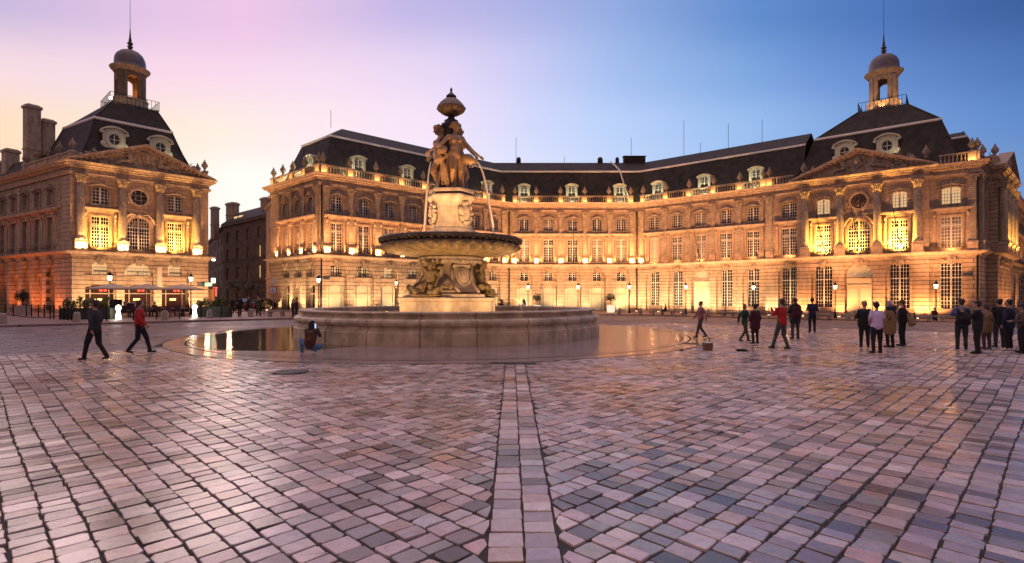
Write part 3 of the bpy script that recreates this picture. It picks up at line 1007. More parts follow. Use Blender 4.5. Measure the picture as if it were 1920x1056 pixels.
def facade_wall(F, bays, zmax=14.25, ground_mat=None, upper_mat=None, ext0=0.0, ext1=0.0, wa=2.5, hasg=True):
    """bays: dicts u, g (ground-floor kind), f1, f2 kinds"""
    L_ = F.L
    lo = MB(); up = MB()
    holes = []
    for b in bays:
        if b.get('g', 'shop') != 'none': holes.append(loop_rect(b['u'], b.get('wa', wa), -1.1, 4.28 + b.get('dz', 0), b.get('wa', wa) / 2, 14))
    panel(lo, [(-ext0, -1.3), (L_ + ext1, -1.3), (L_ + ext1, 6.15), (-ext0, 6.15)], holes, 0, .32)
    uh = []
    for b in bays:
        f1 = b.get('f1', 'tall')
        if f1 == 'tall': uh.append(loop_rect(b['u'], b.get('w1', 1.5), Z1B, Z1T))
        elif f1 == 'arch': uh.append(loop_rect(b['u'], 2.1, Z1B, 9.3, 1.05, 12))
        f2 = b.get('f2', 'seg')
        if f2 == 'seg': uh.append(loop_rect(b['u'], b.get('w2', 1.36), Z2B, Z2T - .18, .2, 6))
        elif f2 == 'oculus': uh.append(loop_oval(b['u'], 12.55, .78, .82))
    panel(up, [(-ext0, 6.15), (L_ + ext1, 6.15), (L_ + ext1, zmax), (-ext0, zmax)], uh, .02, .30)
    # infill of the ground-floor arches
    for b in bays:
        g = b.get('g', 'shop'); u = b['u']; w_ = b.get('wa', wa) + .1; dz = b.get('dz', 0)
        if g == 'none': continue
        ho = []
        if g == 'shop': ho = [loop_rect(u, w_ - .28, -1.0, 2.85, .25, 8), loop_rect(u, 1.18, 4.08, 5.25, .14, 6)]
        elif g == 'cafe': ho = [loop_rect(u, w_ - .28, -1.0, 2.75, .3, 8), loop_rect(u, b.get('wm', 1.3), 4.1, 5.2, .2, 6)]
        elif g == 'cafe2': ho = [loop_rect(u, w_ - .28, -1.0, 2.75, .3, 8), loop_rect(u, w_ - .3, 4.1, 4.35, 1.1, 12)]
        elif g == 'open': ho = [loop_rect(u, w_ - .3, -1.0, 3.9, .5, 8)]
        elif g == 'tall': ho = [loop_rect(u, b.get('wt', 1.3), .55, 5.2 + dz, .15, 6)]
        elif g == 'door': ho = [loop_rect(u, w_ - .3, -1.0, 3.9 + dz), loop_rect(u, w_ - .3, 4.05 + dz, 4.3 + dz, (w_ - .3) / 2 - .05, 12)]
        elif g == 'portal': ho = [loop_rect(u, w_ - .3, -1.0, 3.9 + dz)]
        panel(lo, [(u - w_ / 2, -1.25), (u + w_ / 2, -1.25), (u + w_ / 2, 5.8 + dz), (u - w_ / 2, 5.8 + dz)], ho, .32, .26)
    link('wall', lo.mesh('wall', ground_mat or M_rus), F.root, mw=F.mw(0, 0, 0))
    link('wall', up.mesh('wall', upper_mat or M_ash), F.root, mw=F.mw(0, 0, 0))
    # windows, doors and their trim
    for b in bays:
        u = b['u']; g = b.get('g', 'shop'); dz = b.get('dz', 0); w_ = b.get('wa', wa) + .1
        if g == 'shop':
            W_ = w_ - .24
            o = F.put('shop_window', get(('shopf', W_), lambda: _shop_mesh(W_)), u, .5, -.45)
            link('glass', get(('shopg', W_, b.get('sh', 2)), lambda: MB().box(-W_ / 2, W_ / 2, .09, .1, 0, 3.6).mesh('glass', {2: M_shop, 1: M_lit, 0: M_glass}[b.get('sh', 2)])), o)
            add_window(F, u, .52, 4.03, ((1.24, 1.45, 2, 4), dict(lit=b.get('lm', 0))), 'mezzanine_window', 1.1)
            F.put('sill', get(('sill', w_), lambda: MB().box(-w_ / 2 + .06, w_ / 2 - .06, -.14, 0, -.1, .0).mesh('sill', M_st)), u, .32, 4.02)
        elif g in ('cafe', 'cafe2'):
            W_ = w_ - .24
            o = F.put('cafe_window', get(('shopf', W_), lambda: _shop_mesh(W_)), u, .5, -.45)
            link('glass', get(('cafeg', W_), lambda: MB().box(-W_ / 2, W_ / 2, .09, .1, 0, 3.6).mesh('glass', M_cafe)), o)
            for dx in (-.15, .22): link('pendant_lamp', get('pend', lambda: MB().lathe([(.02, .5), (.03, .14), (.12, .1), (.14, -.08), (.08, -.12)], 10).mesh('pendant_lamp', M_redlamp)), o, loc=(dx + .25, .02, 2.95))
            link('lit_sign', get('csign', lambda: MB().box(-.3, .3, -.02, .0, -.12, .12).mesh('lit_sign', M_yellamp)), o, loc=(-.1, .04, 1.95))
            if g == 'cafe': add_window(F, u, .52, 4.05, ((1.4, 1.4, 2, 4), dict(lit=1)), 'mezzanine_window', 1.2)
            else: add_window(F, u, .52, 4.05, ((W_, 1.55, 3, 3), dict(lit=1)), 'mezzanine_window', 2.2)
            F.put('sill', get(('sill', w_), lambda: MB().box(-w_ / 2 + .06, w_ / 2 - .06, -.14, 0, -.1, .0).mesh('sill', M_st)), u, .32, 4.05)
        elif g == 'tall':
            wt = b.get('wt', 1.3)
            o = add_window(F, u, .52, .5, ((wt + .06, 4.95 + dz, 3 if wt > 1.6 else 2, 12, 3.3), dict(lit=b.get('lg', 0))), 'tall_window')
            link('window_grille', get(('grille', wt), lambda: _grille(wt, 4.8)), o, loc=(0, -.12, .06))
        elif g in ('door', 'portal'):
            W_ = w_ - .3
            o = F.put('door', get(('door', W_, g), lambda: _door_mesh(W_, 4.5 + dz)), u, .5, -.5)
            if g == 'door':
                f = F.put('fanlight', get(('fan', W_), lambda: _fan_mesh(W_)), u, .5, 4.02 + dz)
                link('glass', get(('fang', W_), lambda: MB().box(-W_ / 2, W_ / 2, .07, .08, 0, 1.7).mesh('glass', M_shop)), f)
        elif g == 'open':
            F.put('shop_window', get(('opn', w_), lambda: _shop_mesh(w_ - .3)), u, .5, -.3)
            F.put('glass', get(('opng', w_), lambda: MB().box(-w_ / 2, w_ / 2, .09, .1, 0, 4.6).mesh('glass', M_dimlit)), u, .5, -.3)
        if g != 'none': F.put('keystone_mask', mask_mesh(), u, 0, 5.5 + dz)
        f1 = b.get('f1', 'tall')
        if f1 == 'tall':
            w1 = b.get('w1', 1.5)
            add_window(F, u, .3, Z1B - .02, ((w1 + .06, Z1T - Z1B + .04, 3, 9, 2.35), dict(lit=b.get('l1', 3 if WR.random() < .25 else 0), shutter=b.get('shut', False))), 'tall_window', rail=None)
            F.put('window_surround', surround1_mesh(w1, Z1T - Z1B), u, 0, Z1B)
            F.put('balcony_railing', railing_mesh(w1 + .5, .75, 8), u, -.28, 6.52)
        elif f1 == 'arch':
            o = add_window(F, u, .3, Z1B - .02, ((2.16, 3.55, 4, 9, 2.4), dict(lit=b.get('l1', 0))), 'arched_window')
            F.put('window_surround', get('archsur', _arch_surround), u, 0, Z1B)
            F.put('balcony_railing', railing_mesh(2.6, .75, 12), u, -.28, 6.52)
        f2 = b.get('f2', 'seg')
        if f2 == 'seg':
            w2 = b.get('w2', 1.36)
            add_window(F, u, .3, Z2B - .02, ((w2 + .06, Z2T - Z2B + .1, 2 if w2 < 1.5 else 3, 5), dict(lit=b.get('l2', 3 if WR.random() < .2 else 0))), 'upper_window', rail=None)
            F.put('window_surround', surround2_mesh(w2, Z2T - Z2B), u, 0, Z2B)
        elif f2 == 'oculus':
            o = F.put('round_window', get('ocu', _oculus), u, 0, 12.55)
            link('glass', get('ocug', lambda: MB().box(-.8, .8, .3, .31, -.85, .85).mesh('glass', M_glass)), o)


M_cafe = mat('cafe glass', (.03, .012, .01), .12, emit=(1, .16, .06), estr=.012)
M_redlamp = mat('red lamp', (.6, .05, .03), .4, emit=(1, .05, .02), estr=3)
M_yellamp = mat('yellow lit sign', (.8, .6, .2), .4, emit=(1, .7, .25), estr=1.6)
M_dimlit = mat('dim lit glass', (.2, .07, .03), .2, emit=(1, .35, .12), estr=.22, var=.5, vscale=1)
M_fr2 = mat('pale shop frame', (.34, .28, .19), .5)


def _shop_mesh(W_):
    mb = MB(); a = W_ / 2; H_ = 3.62
    for x in (-a + .05, -a * .62, a * .62, a - .05): mb.box(x - .04, x + .04, 0, .08, 0, H_)
    mb.box(-a, a, -.01, .075, 2.55, 2.65)
    mb.box(-a * .58, a * .58, .0, .07, 0, .25)
    return mb.mesh('shop_window', M_fr2)


def _grille(wt, h):
    mb = MB(); n = max(5, int(wt / .2))
    for i in range(n + 1):
        x = -wt / 2 + wt * i / n; mb.box(x - .012, x + .012, -.012, .012, 0, h)
    for z in (.3, 1.4, 2.5, 3.6): mb.box(-wt / 2, wt / 2, -.014, .014, z, z + .03)
    return mb.mesh('window_grille', M_iron)


def _door_mesh(W_, H_):
    mb = MB(); a = W_ / 2
    mb.box(-a, a, .05, .12, 0, H_)
    for s_ in (-1, 1):
        x0, x1 = (min(s_ * .06, s_ * (a - .06)), max(s_ * .06, s_ * (a - .06)))
        mb.box(x0 + .02, x1 - .02, .02, .06, .15, 1.4)
        mb.box(x0 + .02, x1 - .02, .02, .06, 1.6, H_ - 1.1)
        mb.box(x0 + .10, x1 - .10, -.01, .03, 1.75, H_ - 1.25)
        mb.ell((s_ * .14, -.02, 1.7), .04, .04, .04)
    mb.box(-a, a, -.06, .06, H_ - .95, H_ - .82)
    mb.box(-a + .1, a - .1, .01, .06, H_ - .7, H_ - .15)
    mb.box(-.05, .05, -.03, .06, 0, H_ - .95)
    return mb.mesh('door', M_wood)


def _fan_mesh(W_):
    mb = MB(); a = W_ / 2
    mb.box(-a, a, 0, .07, 0, .09)
    for k in range(9):
        t = PI * k / 8; mb.tube([(.2 * math.cos(t), .03, .09 + .2 * math.sin(t)), (a * math.cos(t), .03, .2 + (a) * math.sin(t))], .02, 4)
    for r_ in (.28, .62, .92):
        mb.tube([(a * r_ * math.cos(PI * k / 12), .03, .12 + a * r_ * math.sin(PI * k / 12)) for k in range(13)], .022, 4)
    return mb.mesh('fanlight', M_frame)


def _arch_surround():
    mb = MB(); n = 14; w = 1.05; zc = 9.3 - Z1B
    for (r0, r1, pr) in ((w + .02, w + .2, .12), (w + .2, w + .32, .06)):
        for s_ in (-1, 1): mb.box(min(s_ * r0, s_ * r1), max(s_ * r0, s_ * r1), -pr, .02, 0, zc)
        for i in range(n):
            t0, t1 = PI * i / n, PI * (i + 1) / n
            v = []
            for y in (-pr, .02):
                for r_, t in ((r0, t0), (r1, t0), (r1, t1), (r0, t1)): v.append((r_ * math.cos(t), y, zc + r_ * math.sin(t)))
            mb.add(v, [(0, 1, 2, 3), (4, 7, 6, 5), (0, 4, 5, 1), (1, 5, 6, 2), (2, 6, 7, 3), (3, 7, 4, 0)])
    rnd = random.Random(9)
    # carved trophies between arch and oculus
    for i in range(46):
        s_ = rnd.choice((-1, 1)); x = s_ * rnd.uniform(.55, 1.45); z = zc + 1.15 + rnd.uniform(-.75, .75) + (abs(x) - .9) * .3
        if math.hypot(x, z - zc) < 1.3: continue
        mb.ell((x, -.12, z), rnd.uniform(.08, .2), .14, rnd.uniform(.06, .14), (0, rnd.uniform(0, 3), 0), 8, 6)
    for s_ in (-1, 1):
        mb.tube([(s_ * 1.5, -.1, zc + .4), (s_ * 1.2, -.2, zc + 1.0), (s_ * .8, -.25, zc + 1.45), (s_ * .3, -.2, zc + 1.3)], [.08, .14, .12, .08], 6)
    mb.ell((0, -.22, zc + 1.3), .22, .2, .25)
    # fan bars in the arch head
    for k in range(1, 8):
        t = PI * k / 8; mb.tube([(.25 * math.cos(t), .29, zc + .25 * math.sin(t)), (w * math.cos(t), .29, zc + w * math.sin(t))], .022, 4)
    for r_ in (.28, .62): mb.tube([(r_ * math.cos(PI * k / 12), .29, zc + r_ * math.sin(PI * k / 12)) for k in range(13)], .024, 4)
    return mb.mesh('window_surround', M_st)


def _oculus():
    mb = MB(); n = 24
    for (r0, r1, pr) in ((.76, .95, .14), (.95, 1.06, .07)):
        v = []; f = []
        for i in range(n):
            a = 2 * PI * i / n
            for r_, y in ((r0, -pr), (r1, -pr), (r1, .03), (r0, .03)): v.append((r_ * math.cos(a), y, r_ * 1.04 * math.sin(a)))
        for i in range(n):
            j = (i + 1) % n
            for k in range(4): f.append((4 * i + k, 4 * i + (k + 1) % 4, 4 * j + (k + 1) % 4, 4 * j + k))
        mb.add(v, f)
    for x in (-.25, .25): mb.box(x - .025, x + .025, .26, .3, -.8, .8)
    for z in (-.25, .25): mb.box(-.8, .8, .262, .298, z - .025, z + .025)
    rnd = random.Random(2)
    for i in range(14):
        t = rnd.uniform(-.6, PI + .6); mb.ell((1.12 * math.cos(t), -.1, 1.1 * math.sin(t)), rnd.uniform(.06, .13), .1, rnd.uniform(.06, .12), None, 7, 5)
    return mb.mesh('round_window', M_st)


def order_unit(F, u, kind='pil', ledge_light=True, e=45, col=(1, .52, .18), w=.62, base=True):
    """pedestal + pilaster (or column) + capital, with the floodlight at its foot"""
    if kind == 'pil':
        F.put('pedestal', pedestal_mesh(w + .12, 1.0, .34), u, 0, 6.5)
        F.put('pilaster', shaft_mesh(w, 7.5, 13.42, .17), u, 0, 7.5)
        F.put('capital', capital_mesh(w, .17), u, 0, 13.42)
        d = .34
    elif kind == 'col':
        F.put('pedestal', pedestal_mesh(.98, 1.0, .72), u, 0, 6.5)
        F.put('column', column_mesh(.38, 5.92), u, -.34, 7.5)
        F.put('capital', capital_mesh(.66, .64), u, 0, 13.42)
        d = .72
    if ledge_light:
        F.put('floodlight', floodlight_mesh(), u, -d - .62, 6.49)
        p = F.w(u, -d - .42, 6.78)
        lamp('SPOT', p, e, col, .05, target=F.w(u, .0, 8.3), spot=R(150), blend=.5, name='floodlight_beam')
        lamp('SPOT', F.w(u, -d - .5, 6.9), e * 1.5, col, .05, target=F.w(u, .0, 11.5), spot=R(34), blend=.6, name='pilaster_beam')


def parapet(F, peds, solids=(), urns=True, light=True, e=80, y0=.06, skip=(), lcol=(1, .50, .14)):
    """balustrade between pedestals at the given positions, each pedestal with an urn"""
    for i, u in enumerate(peds):
        if u in skip: continue
        p = F.put('parapet_pedestal', get('pped', lambda: MB().box(-.38, .38, -.07, .45, 0, .14).box(-.34, .34, -.03, .42, .14, .95).tbox(-.42, .42, -.11, .49, .95, 1.12, .04).mesh('parapet_pedestal', M_st)), u, y0, 15.52)
        if urns: link('urn', urn_mesh(), p, loc=(0, .2, 1.12))
        if light: lamp('SPOT', F.w(u, y0 - .42, 15.60), e, lcol, .04, target=F.w(u, y0 + .3, 16.3), spot=R(130), blend=.5, name='parapet_light')
    for a, b in zip(peds, peds[1:]):
        if b - a < 1.0: continue
        mb = MB(); x0, x1 = a + .36, b - .36
        mb.box(x0, x1, -.02, .40, 0, .13); mb.box(x0, x1, -.05, .43, .93, 1.08)
        if (a, b) in solids: mb.box(x0, x1, .05, .33, .13, .93)
        else: baluster_run(mb, x0, x1, .19, .13, .93)
        F.put('balustrade', mb.mesh('balustrade', M_st), 0, y0, 15.52)


CORNICE = [(.0, 14.2), (.20, 14.2), (.20, 14.36), (.27, 14.40), (.27, 14.46), (.08, 14.48), (.08, 14.82), (.18, 14.86), (.30, 14.96), (.34, 15.08), (.62, 15.14), (.64, 15.30), (.74, 15.36), (.80, 15.50), (.76, 15.52), (-.5, 15.54)]
STRINGC = [(.0, 5.98), (.10, 6.0), (.12, 6.18), (.30, 6.24), (.52, 6.34), (.62, 6.38), (.64, 6.49), (-.02, 6.50)]


def dentils(mb, F, xoff, u0, u1):
    n = int((u1 - u0) / .3)
    m = F.mw(0, 0, 0)
    for i in range(n):
        u = u0 + (u1 - u0) * (i + .5) / n
        mb.box(u - .08, u + .08, -.46, -.16, 14.97, 15.12, m)


def lrel(root, pts): return [(p[0] - root.location.x, p[1] - root.location.y) for p in pts]


def mansard(name, root, pts, prof, closed=False, flash_i=None):
    mb = MB(); sweep(mb, lrel(root, pts), prof, closed=closed)
    rf = link(name, mb.mesh(name, M_slate), root)
    if flash_i is not None:
        d, z = prof[flash_i]
        fb = MB(); sweep(fb, lrel(root, pts), [(d + .05, z - .26), (d + .17, z - .16), (d + .12, z + .03), (d - .12, z + .08)], closed=closed)
        link('roof_flashing', fb.mesh('roof_flashing', M_zinc), rf)
    return rf


def hip_roof(root, poly, pc, th, zb=15.54, zk=21.2, zt=24.1, ins=(.9, 3.0), plat=4.6):
    """steep mansard on a plan polygon (travel with outward on the right), flat platform and flashing at the break"""
    pts = [Vector(p) - Vector((root.location.x, root.location.y)) for p in poly]
    c = Vector(pc) - Vector((root.location.x, root.location.y)); h = plat / 2
    prof = [(-ins[0], zb), (-(ins[0] + (ins[1] - ins[0]) * .6), zb + (zk - zb) * .55), (-ins[1], zk)]
    mb = MB(); sweep(mb, pts, prof, closed=True)
    n = len(pts); top = [Vector(mb.v[i * 3 + 2]) for i in range(n)]
    rot = Matrix.Rotation(th, 2)
    pl = [c + rot @ Vector(q) for q in ((-h, h), (-h, -h), (h, -h), (h, h))]
    # match each platform corner to the nearest polygon corner
    pl2 = [min(pl, key=lambda q: (q - t.xy.lerp(c, .2)).length) for t in top]
    v = top + [(q.x, q.y, zt) for q in pl2]
    mb.add(v, [(i, (i + 1) % n, (i + 1) % n + n, i + n) for i in range(n)] + [tuple(range(n, 2 * n))])
    rf = link('roof', mb.mesh('roof', M_slate), root)
    fb = MB(); sweep(fb, pts, [(-ins[1] + .05, zk - .28), (-ins[1] + .18, zk - .14), (-ins[1] + .12, zk + .05), (-ins[1] - .14, zk + .10)], closed=True)
    link('roof_flashing', fb.mesh('roof_flashing', M_zinc), rf)
    hb = MB()
    for i in range(n): hb.tube([mb.v[i * 3], mb.v[i * 3 + 1], mb.v[i * 3 + 2], v[n + i]], .09, 6)
    link('hip_flashing', hb.mesh('hip_flashing', M_slate), rf)
    return rf


M_drum = mat('smoke-darkened stone', (.17, .13, .10), .85, var=.3, vscale=2.5, bump=.4, dirt=.5)


def lantern(root, F, cu, cy_, zb, lit, s=1.0):
    """open bell lantern: pedestal, arched drum, cornice, lead dome, finial, mast"""
    m = F.mw(cu, cy_, zb)
    t = link('lantern', None, root, mw=m)
    rr = 1.55
    mb = MB()
    mb.lathe([(1.95, -.05), (1.95, .35), (1.8, .42), (1.75, 1.0), (1.85, 1.08), (1.85, 1.2)], 8, None, 0, False, a0=PI / 8)
    link('lantern_base', mb.mesh('lantern_base', M_st), t)
    mb = MB()
    for k in range(8):
        a = PI / 4 * k
        if k % 2 == 0:
            hw, ap, aw = .80, 1.40, 1.16
            mm = Matrix.Rotation(a, 4, 'Z') @ Matrix.Translation((0, -ap, 1.2))
            panel(mb, [(-hw, 0), (hw, 0), (hw, 3.2), (-hw, 3.2)], [loop_rect(0, aw, .02, 2.15, aw / 2, 12)], 0, .38, mm)
            panel(mb, [(-hw, 0), (hw, 0), (hw, 3.2), (-hw, 3.2)], [loop_rect(0, aw, .02, 2.15, aw / 2, 12)], .38, -.02, mm)
        else:
            hw, ap = .44, 1.52
            mm = Matrix.Rotation(a, 4, 'Z') @ Matrix.Translation((0, -ap, 1.2))
            mb.box(-hw, hw, 0, .42, 0, 3.2, mm)
            mb.box(-.24, .24, -.12, 0, 0, 3.0, mm)
            mb.tbox(-.32, .32, -.2, 0, -.0, .3, .04, mm)
    link('drum', mb.mesh('drum', M_drum if lit else M_st), t)
    mb = MB()
    mb.lathe([(1.55, 4.35), (1.68, 4.4), (1.7, 4.6), (1.95, 4.72), (2.02, 4.88), (1.7, 4.95)], 24)
    link('cornice', mb.mesh('cornice', M_st), t)
    mb = MB()
    mb.lathe([(1.78, 4.93), (1.62, 5.1), (1.57, 5.3), (1.56, 5.7), (1.5, 6.1), (1.3, 6.55), (.95, 6.9), (.5, 7.12), (.22, 7.22)], 24, rf=lambda a, z, r: 1 + .012 * math.cos(8 * a) * (1 if z < 7 else 0))
    link('dome', mb.mesh('dome', M_dome), t)
    mb = MB()
    mb.lathe([(.26, 7.15), (.2, 7.4), (.32, 7.55), (.16, 7.7), (.3, 7.9), (.3, 8.0), (.14, 8.15), (.17, 8.25), (.1, 8.7), (.05, 9.5), (.02, 9.9)], 10)
    link('finial', mb.mesh('finial', M_brown), t)
    mb = MB(); mb.tube([(0, 0, 9.8), (0, 0, 14.4)], [.03, .018], 5)
    link('lightning_rod', mb.mesh('lightning_rod', M_brown), t)
    mb = MB(); q = 2.35
    for (x0, y0, x1, y1) in ((-q, -q, q, -q), (q, -q, q, q), (q, q, -q, q), (-q, q, -q, -q)):
        for z in (1.1, .1): mb.tube([(x0, y0, z), (x1, y1, z)], .03, 5)
        for i in range(13):
            f_ = i / 12; mb.tube([(x0 + (x1 - x0) * f_, y0 + (y1 - y0) * f_, 0), (x0 + (x1 - x0) * f_, y0 + (y1 - y0) * f_, 1.1)], .022, 4)
    link('platform_railing', mb.mesh('platform_railing', M_iron), t)
    return t


def fuse(mb, name, m, voxel, smooth=2, extra=None):
    me = mb.mesh('tmp', m); o = bpy.data.objects.new('tmp', me); COL.objects.link(o)
    r = o.modifiers.new('r', 'REMESH'); r.mode = 'VOXEL'; r.voxel_size = voxel; r.use_smooth_shade = True
    if smooth:
        sm = o.modifiers.new('s', 'SMOOTH'); sm.factor = .5; sm.iterations = smooth
    dg = bpy.context.evaluated_depsgraph_get()
    out = bpy.data.meshes.new_from_object(o.evaluated_get(dg)); out.name = name
    bpy.data.objects.remove(o)
    if extra is not None:     # small parts (fingers) joined to the fused surface
        b = bmesh.new(); b.from_mesh(out); t = extra.mesh('t', m); b.from_mesh(t); b.to_mesh(out); b.free()
    if not out.materials: out.materials.append(m)
    out.polygons.foreach_set('use_smooth', np.ones(len(out.polygons), dtype=bool))
    return out


# ------------------------------------------------------------------ the palace (right and centre)
A = Vector((-30.3, 67.0)); B = Vector((-21.3, 59.05)); Cc = Vector((-.55, 78.2)); D = Vector((18.4, 78.2)); Fp = Vector((47.3, 53.9))
palace = empty('palace', (B.x, B.y, 0))
tag(palace, 'long three-storey stone palace with slate mansard roof, balustrade and clock pavilion, behind the fountain', 'building')
U4 = (Fp - D).normalized(); N4 = Vector((U4.y, -U4.x))
PJ1, PJ2 = .35, .45
s1, s2, s3, sE = 17.55, 21.2, 33.75, (Fp - D).length
e1a = D + U4 * s1; e1b = e1a + N4 * PJ1
e2a = D + U4 * s2 + N4 * PJ1; e2b = e2a + N4 * PJ2
e3a = D + U4 * s3 + N4 * (PJ1 + PJ2); e3b = D + U4 * s3 + N4 * PJ1
FF = Fp + N4 * PJ1
U5 = Vector((.74, .67)).normalized(); N5 = Vector((U5.y, -U5.x))
G0 = FF + U5 * 4.4; G1 = G0 + N5 * .9; H1 = G1 + U5 * 13.6; H0 = H1 - N5 * 1.1; I0 = H0 + U5 * 46
UA = (A - B).normalized(); INA = Vector((.66, .75)).normalized()
A2 = A + INA * 14

FA = Facade(palace, A, B); FB = Facade(palace, B, Cc); FCh = Facade(palace, Cc, D)
FD1 = Facade(palace, D, e1a); FD2 = Facade(palace, e1b, e2a); FP_ = Facade(palace, e2b, e3a); FD3 = Facade(palace, e3b, FF)
FS1 = Facade(palace, FF, G0); FSP = Facade(palace, G1, H1); FS2 = Facade(palace, H0, I0)
FBk = Facade(palace, A2, A)

ORANGE = (1, .34, .09); WARM = (1, .42, .14); YEL = (1, .52, .08); CREAM = (1, .62, .31)
bA = [3.95, 6.94, 9.95]; bB = [2.0 + 3.35 * i for i in range(8)]; bC = [2.35, 5.9, 9.45, 13.05, 16.6]
bD = [2.56, 5.98, 9.3, 12.67, 16.0]
facade_wall(FBk, [], zmax=15.5)
facade_wall(FA, [dict(u=u, g='shop', wa=2.1, sh=(0, 2, 0)[i]) for i, u in enumerate(bA)])
facade_wall(FB, [dict(u=u, g='shop', lit=0, lm=(1 if i == 2 else 0)) for i, u in enumerate(bB)])
facade_wall(FCh, [dict(u=u, g=('shop'), sh=(2, 2, 1, 2, 2)[i]) for i, u in enumerate(bC)])
facade_wall(FD1, [dict(u=u, g=('door' if i == 2 else 'tall'), wt=1.35, shut=(i == 0), lg=0) for i, u in enumerate(bD)])
facade_wall(FD2, [dict(u=20.3 - s1, g='tall', wt=1.75, w1=1.7, w2=1.6)], ext0=.0)
pb = [24.0 - s2, 27.5 - s2, 31.2 - s2]
facade_wall(FP_, [dict(u=pb[0], g='tall', wt=1.75, l2=1), dict(u=pb[1], g='door', wa=2.7, f1='arch', f2='oculus', l1=0), dict(u=pb[2], g='tall', wt=1.75, l2=1)])
facade_wall(FD3, [dict(u=35.5 - s3, g='tall', wt=1.75, wa=2.7, w1=1.7, w2=1.6, l2=1)])
facade_wall(FS1, []); facade_wall(FSP, [dict(u=2.6 + 3.6 * i, g='tall', wt=1.7, l1=0) for i in range(3)])
facade_wall(FS2, [dict(u=2.6 + 3.45 * i, g='tall', l1=0) for i in range(12)])
# small return walls at the breaks
mbr = MB()
for a, b in ((e1a, e1b), (e2a, e2b), (e3a, e3b), (G0, G1), (H1, H0)):
    p0 = (a.x - palace.location.x, a.y - palace.location.y); p1 = (b.x - palace.location.x, b.y - palace.location.y)
    mbr.add([(p0[0], p0[1], -1.2), (p1[0], p1[1], -1.2), (p1[0], p1[1], 14.25), (p0[0], p0[1], 14.25)], [(0, 1, 2, 3)])
link('return_wall', mbr.mesh('return_wall', M_rus), palace)
# hidden structure behind: closes the body so no sky shows through
PL = [A2, A, B, Cc, D, e1a, e1b, e2a, e2b, e3a, e3b, FF, G0, G1, H1, H0, I0]
mb = MB(); sweep(mb, lrel(palace, PL), STRINGC); link('string_course', mb.mesh('string_course', M_st), palace)
mb = MB(); sweep(mb, lrel(palace, PL), CORNICE)
for f_ in (FA, FB, FCh, FD1, FD2, FP_, FD3, FSP): dentils(mb, f_, 0, .2, f_.L - .2)
link('cornice', mb.mesh('cornice', M_st), palace)
mb = MB(); sweep(mb, lrel(palace, PL), [(-.9, 15.5), (-.9, -1.2)]); 
mb2 = MB(); sweep(mb2, lrel(palace, PL), [(-.02, 15.53), (-1.2, 15.56)])
link('inner_wall', mb.mesh('inner_wall', M_brown), palace); link('gutter', mb2.mesh('gutter', M_zinc), palace)

# roofs
prof = [(-.85, 15.5), (-1.1, 16.2), (-2.0, 18.8), (-2.75, 20.85), (-5.95, 22.9)]
endR = D + U4 * 21.5
mansard('roof', palace, [A2 + INA * 4, A, B, Cc, D, endR], prof, flash_i=3)
FR = Facade(palace, D + N4 * PJ1, FF)
mansard('roof', palace, [B + (Cc - B) * .3, Cc, D, endR], [(-5.95, 22.9), (-6.4, 22.88), (-11.5, 20.6), (-13.5, 15.0)])
_w = lambda u, y: (FR.w(u, y, 0).x, FR.w(u, y, 0).y)
hip_roof(palace, [_w(19.6, 0), _w(sE - .2, 0), _w(sE - .2, 15.5), _w(19.6, 15.5)], _w(29.1, 7.4), FR.th, plat=4.7)
lant = lantern(palace, FR, 29.1, 7.4, 24.1, False)
mansard('roof', palace, [H0 - U5 * 1, I0], prof, flash_i=3)
# side pavilion roof above the river front
_w2 = lambda u, y: (FSP.w(u, y, 0).x, FSP.w(u, y, 0).y)
hip_roof(palace, [_w2(.2, 0), _w2(13.4, 0), _w2(13.4, 10), _w2(.2, 10)], _w2(6.8, 5), FSP.th, zk=20.0, zt=21.0, plat=3)

for u in (bA[1] + .3,): dormer(palace, FA.mw(u, 1.35, 16.55))
for i in (1, 3, 5, 7): dormer(palace, FB.mw(bB[i], 1.35, 16.55))
for i in (0, 2, 4): dormer(palace, FCh.mw(bC[i], 1.35, 16.55)); dormer(palace, FD1.mw(bD[i], 1.35, 16.55))
for u in (25.8, 29.9): oval_dormer(palace, FR.mw(u, 1.9, 17.6))

# chimneys, caps, antennas and the white flashing on the ridge
mb = MB(); mp_ = FCh.mw(0, 0, 0)
for u, r_ in ((1.6, .35), (14.5, .42), (17.2, .3)):
    mb.lathe([(r_, 22.8), (r_, 23.5), (r_ * .8, 23.75), (r_ * .3, 23.85)], 10, mp_ @ Matrix.Translation((u, 6.2, 0)))
    link('ridge_vent', mb.mesh('ridge_vent', M_slate), palace); mb = MB()
mb.box(18.2, 21.6, 5.9, 6.7, 22.8, 23.9, mp_); mb.box(18.1, 21.7, 5.8, 6.8, 23.9, 24.0, mp_)
link('roof_hatch', mb.mesh('roof_hatch', M_slate), palace)
mb = MB()
for fx, u, z1_ in ((FCh, 1.2, 27), (FCh, 19.4, 26.9), (FCh, 8.8, 23.9), (FD1, 4.5, 28.3), (FD1, 11.0, 26.4), (FD1, 15.5, 26.0), (FB, 4, 25), (FB, 20, 25.5), (FB, 26, 24.6), (FD1, 7.0, 24.4)):
    p = fx.mw(u, 6.1, 0); mb = MB(); mb.tube([p @ Vector((0, 0, 22.8)), p @ Vector((0, 0, z1_))], .03, 4); link('antenna', mb.mesh('antenna', M_brown), palace)
mb = MB()
mw_ = FCh.mw(0, 0, 0)
mb.tube([mw_ @ Vector(p) for p in ((17.9, 1.0, 16.4), (17.3, 1.95, 18.9), (16.9, 2.6, 20.9), (16.1, 5.8, 23.05))], .12, 5)
link('party_wall_flashing', mb.mesh('party_wall_flashing', M_zinc), palace)
mb = MB()
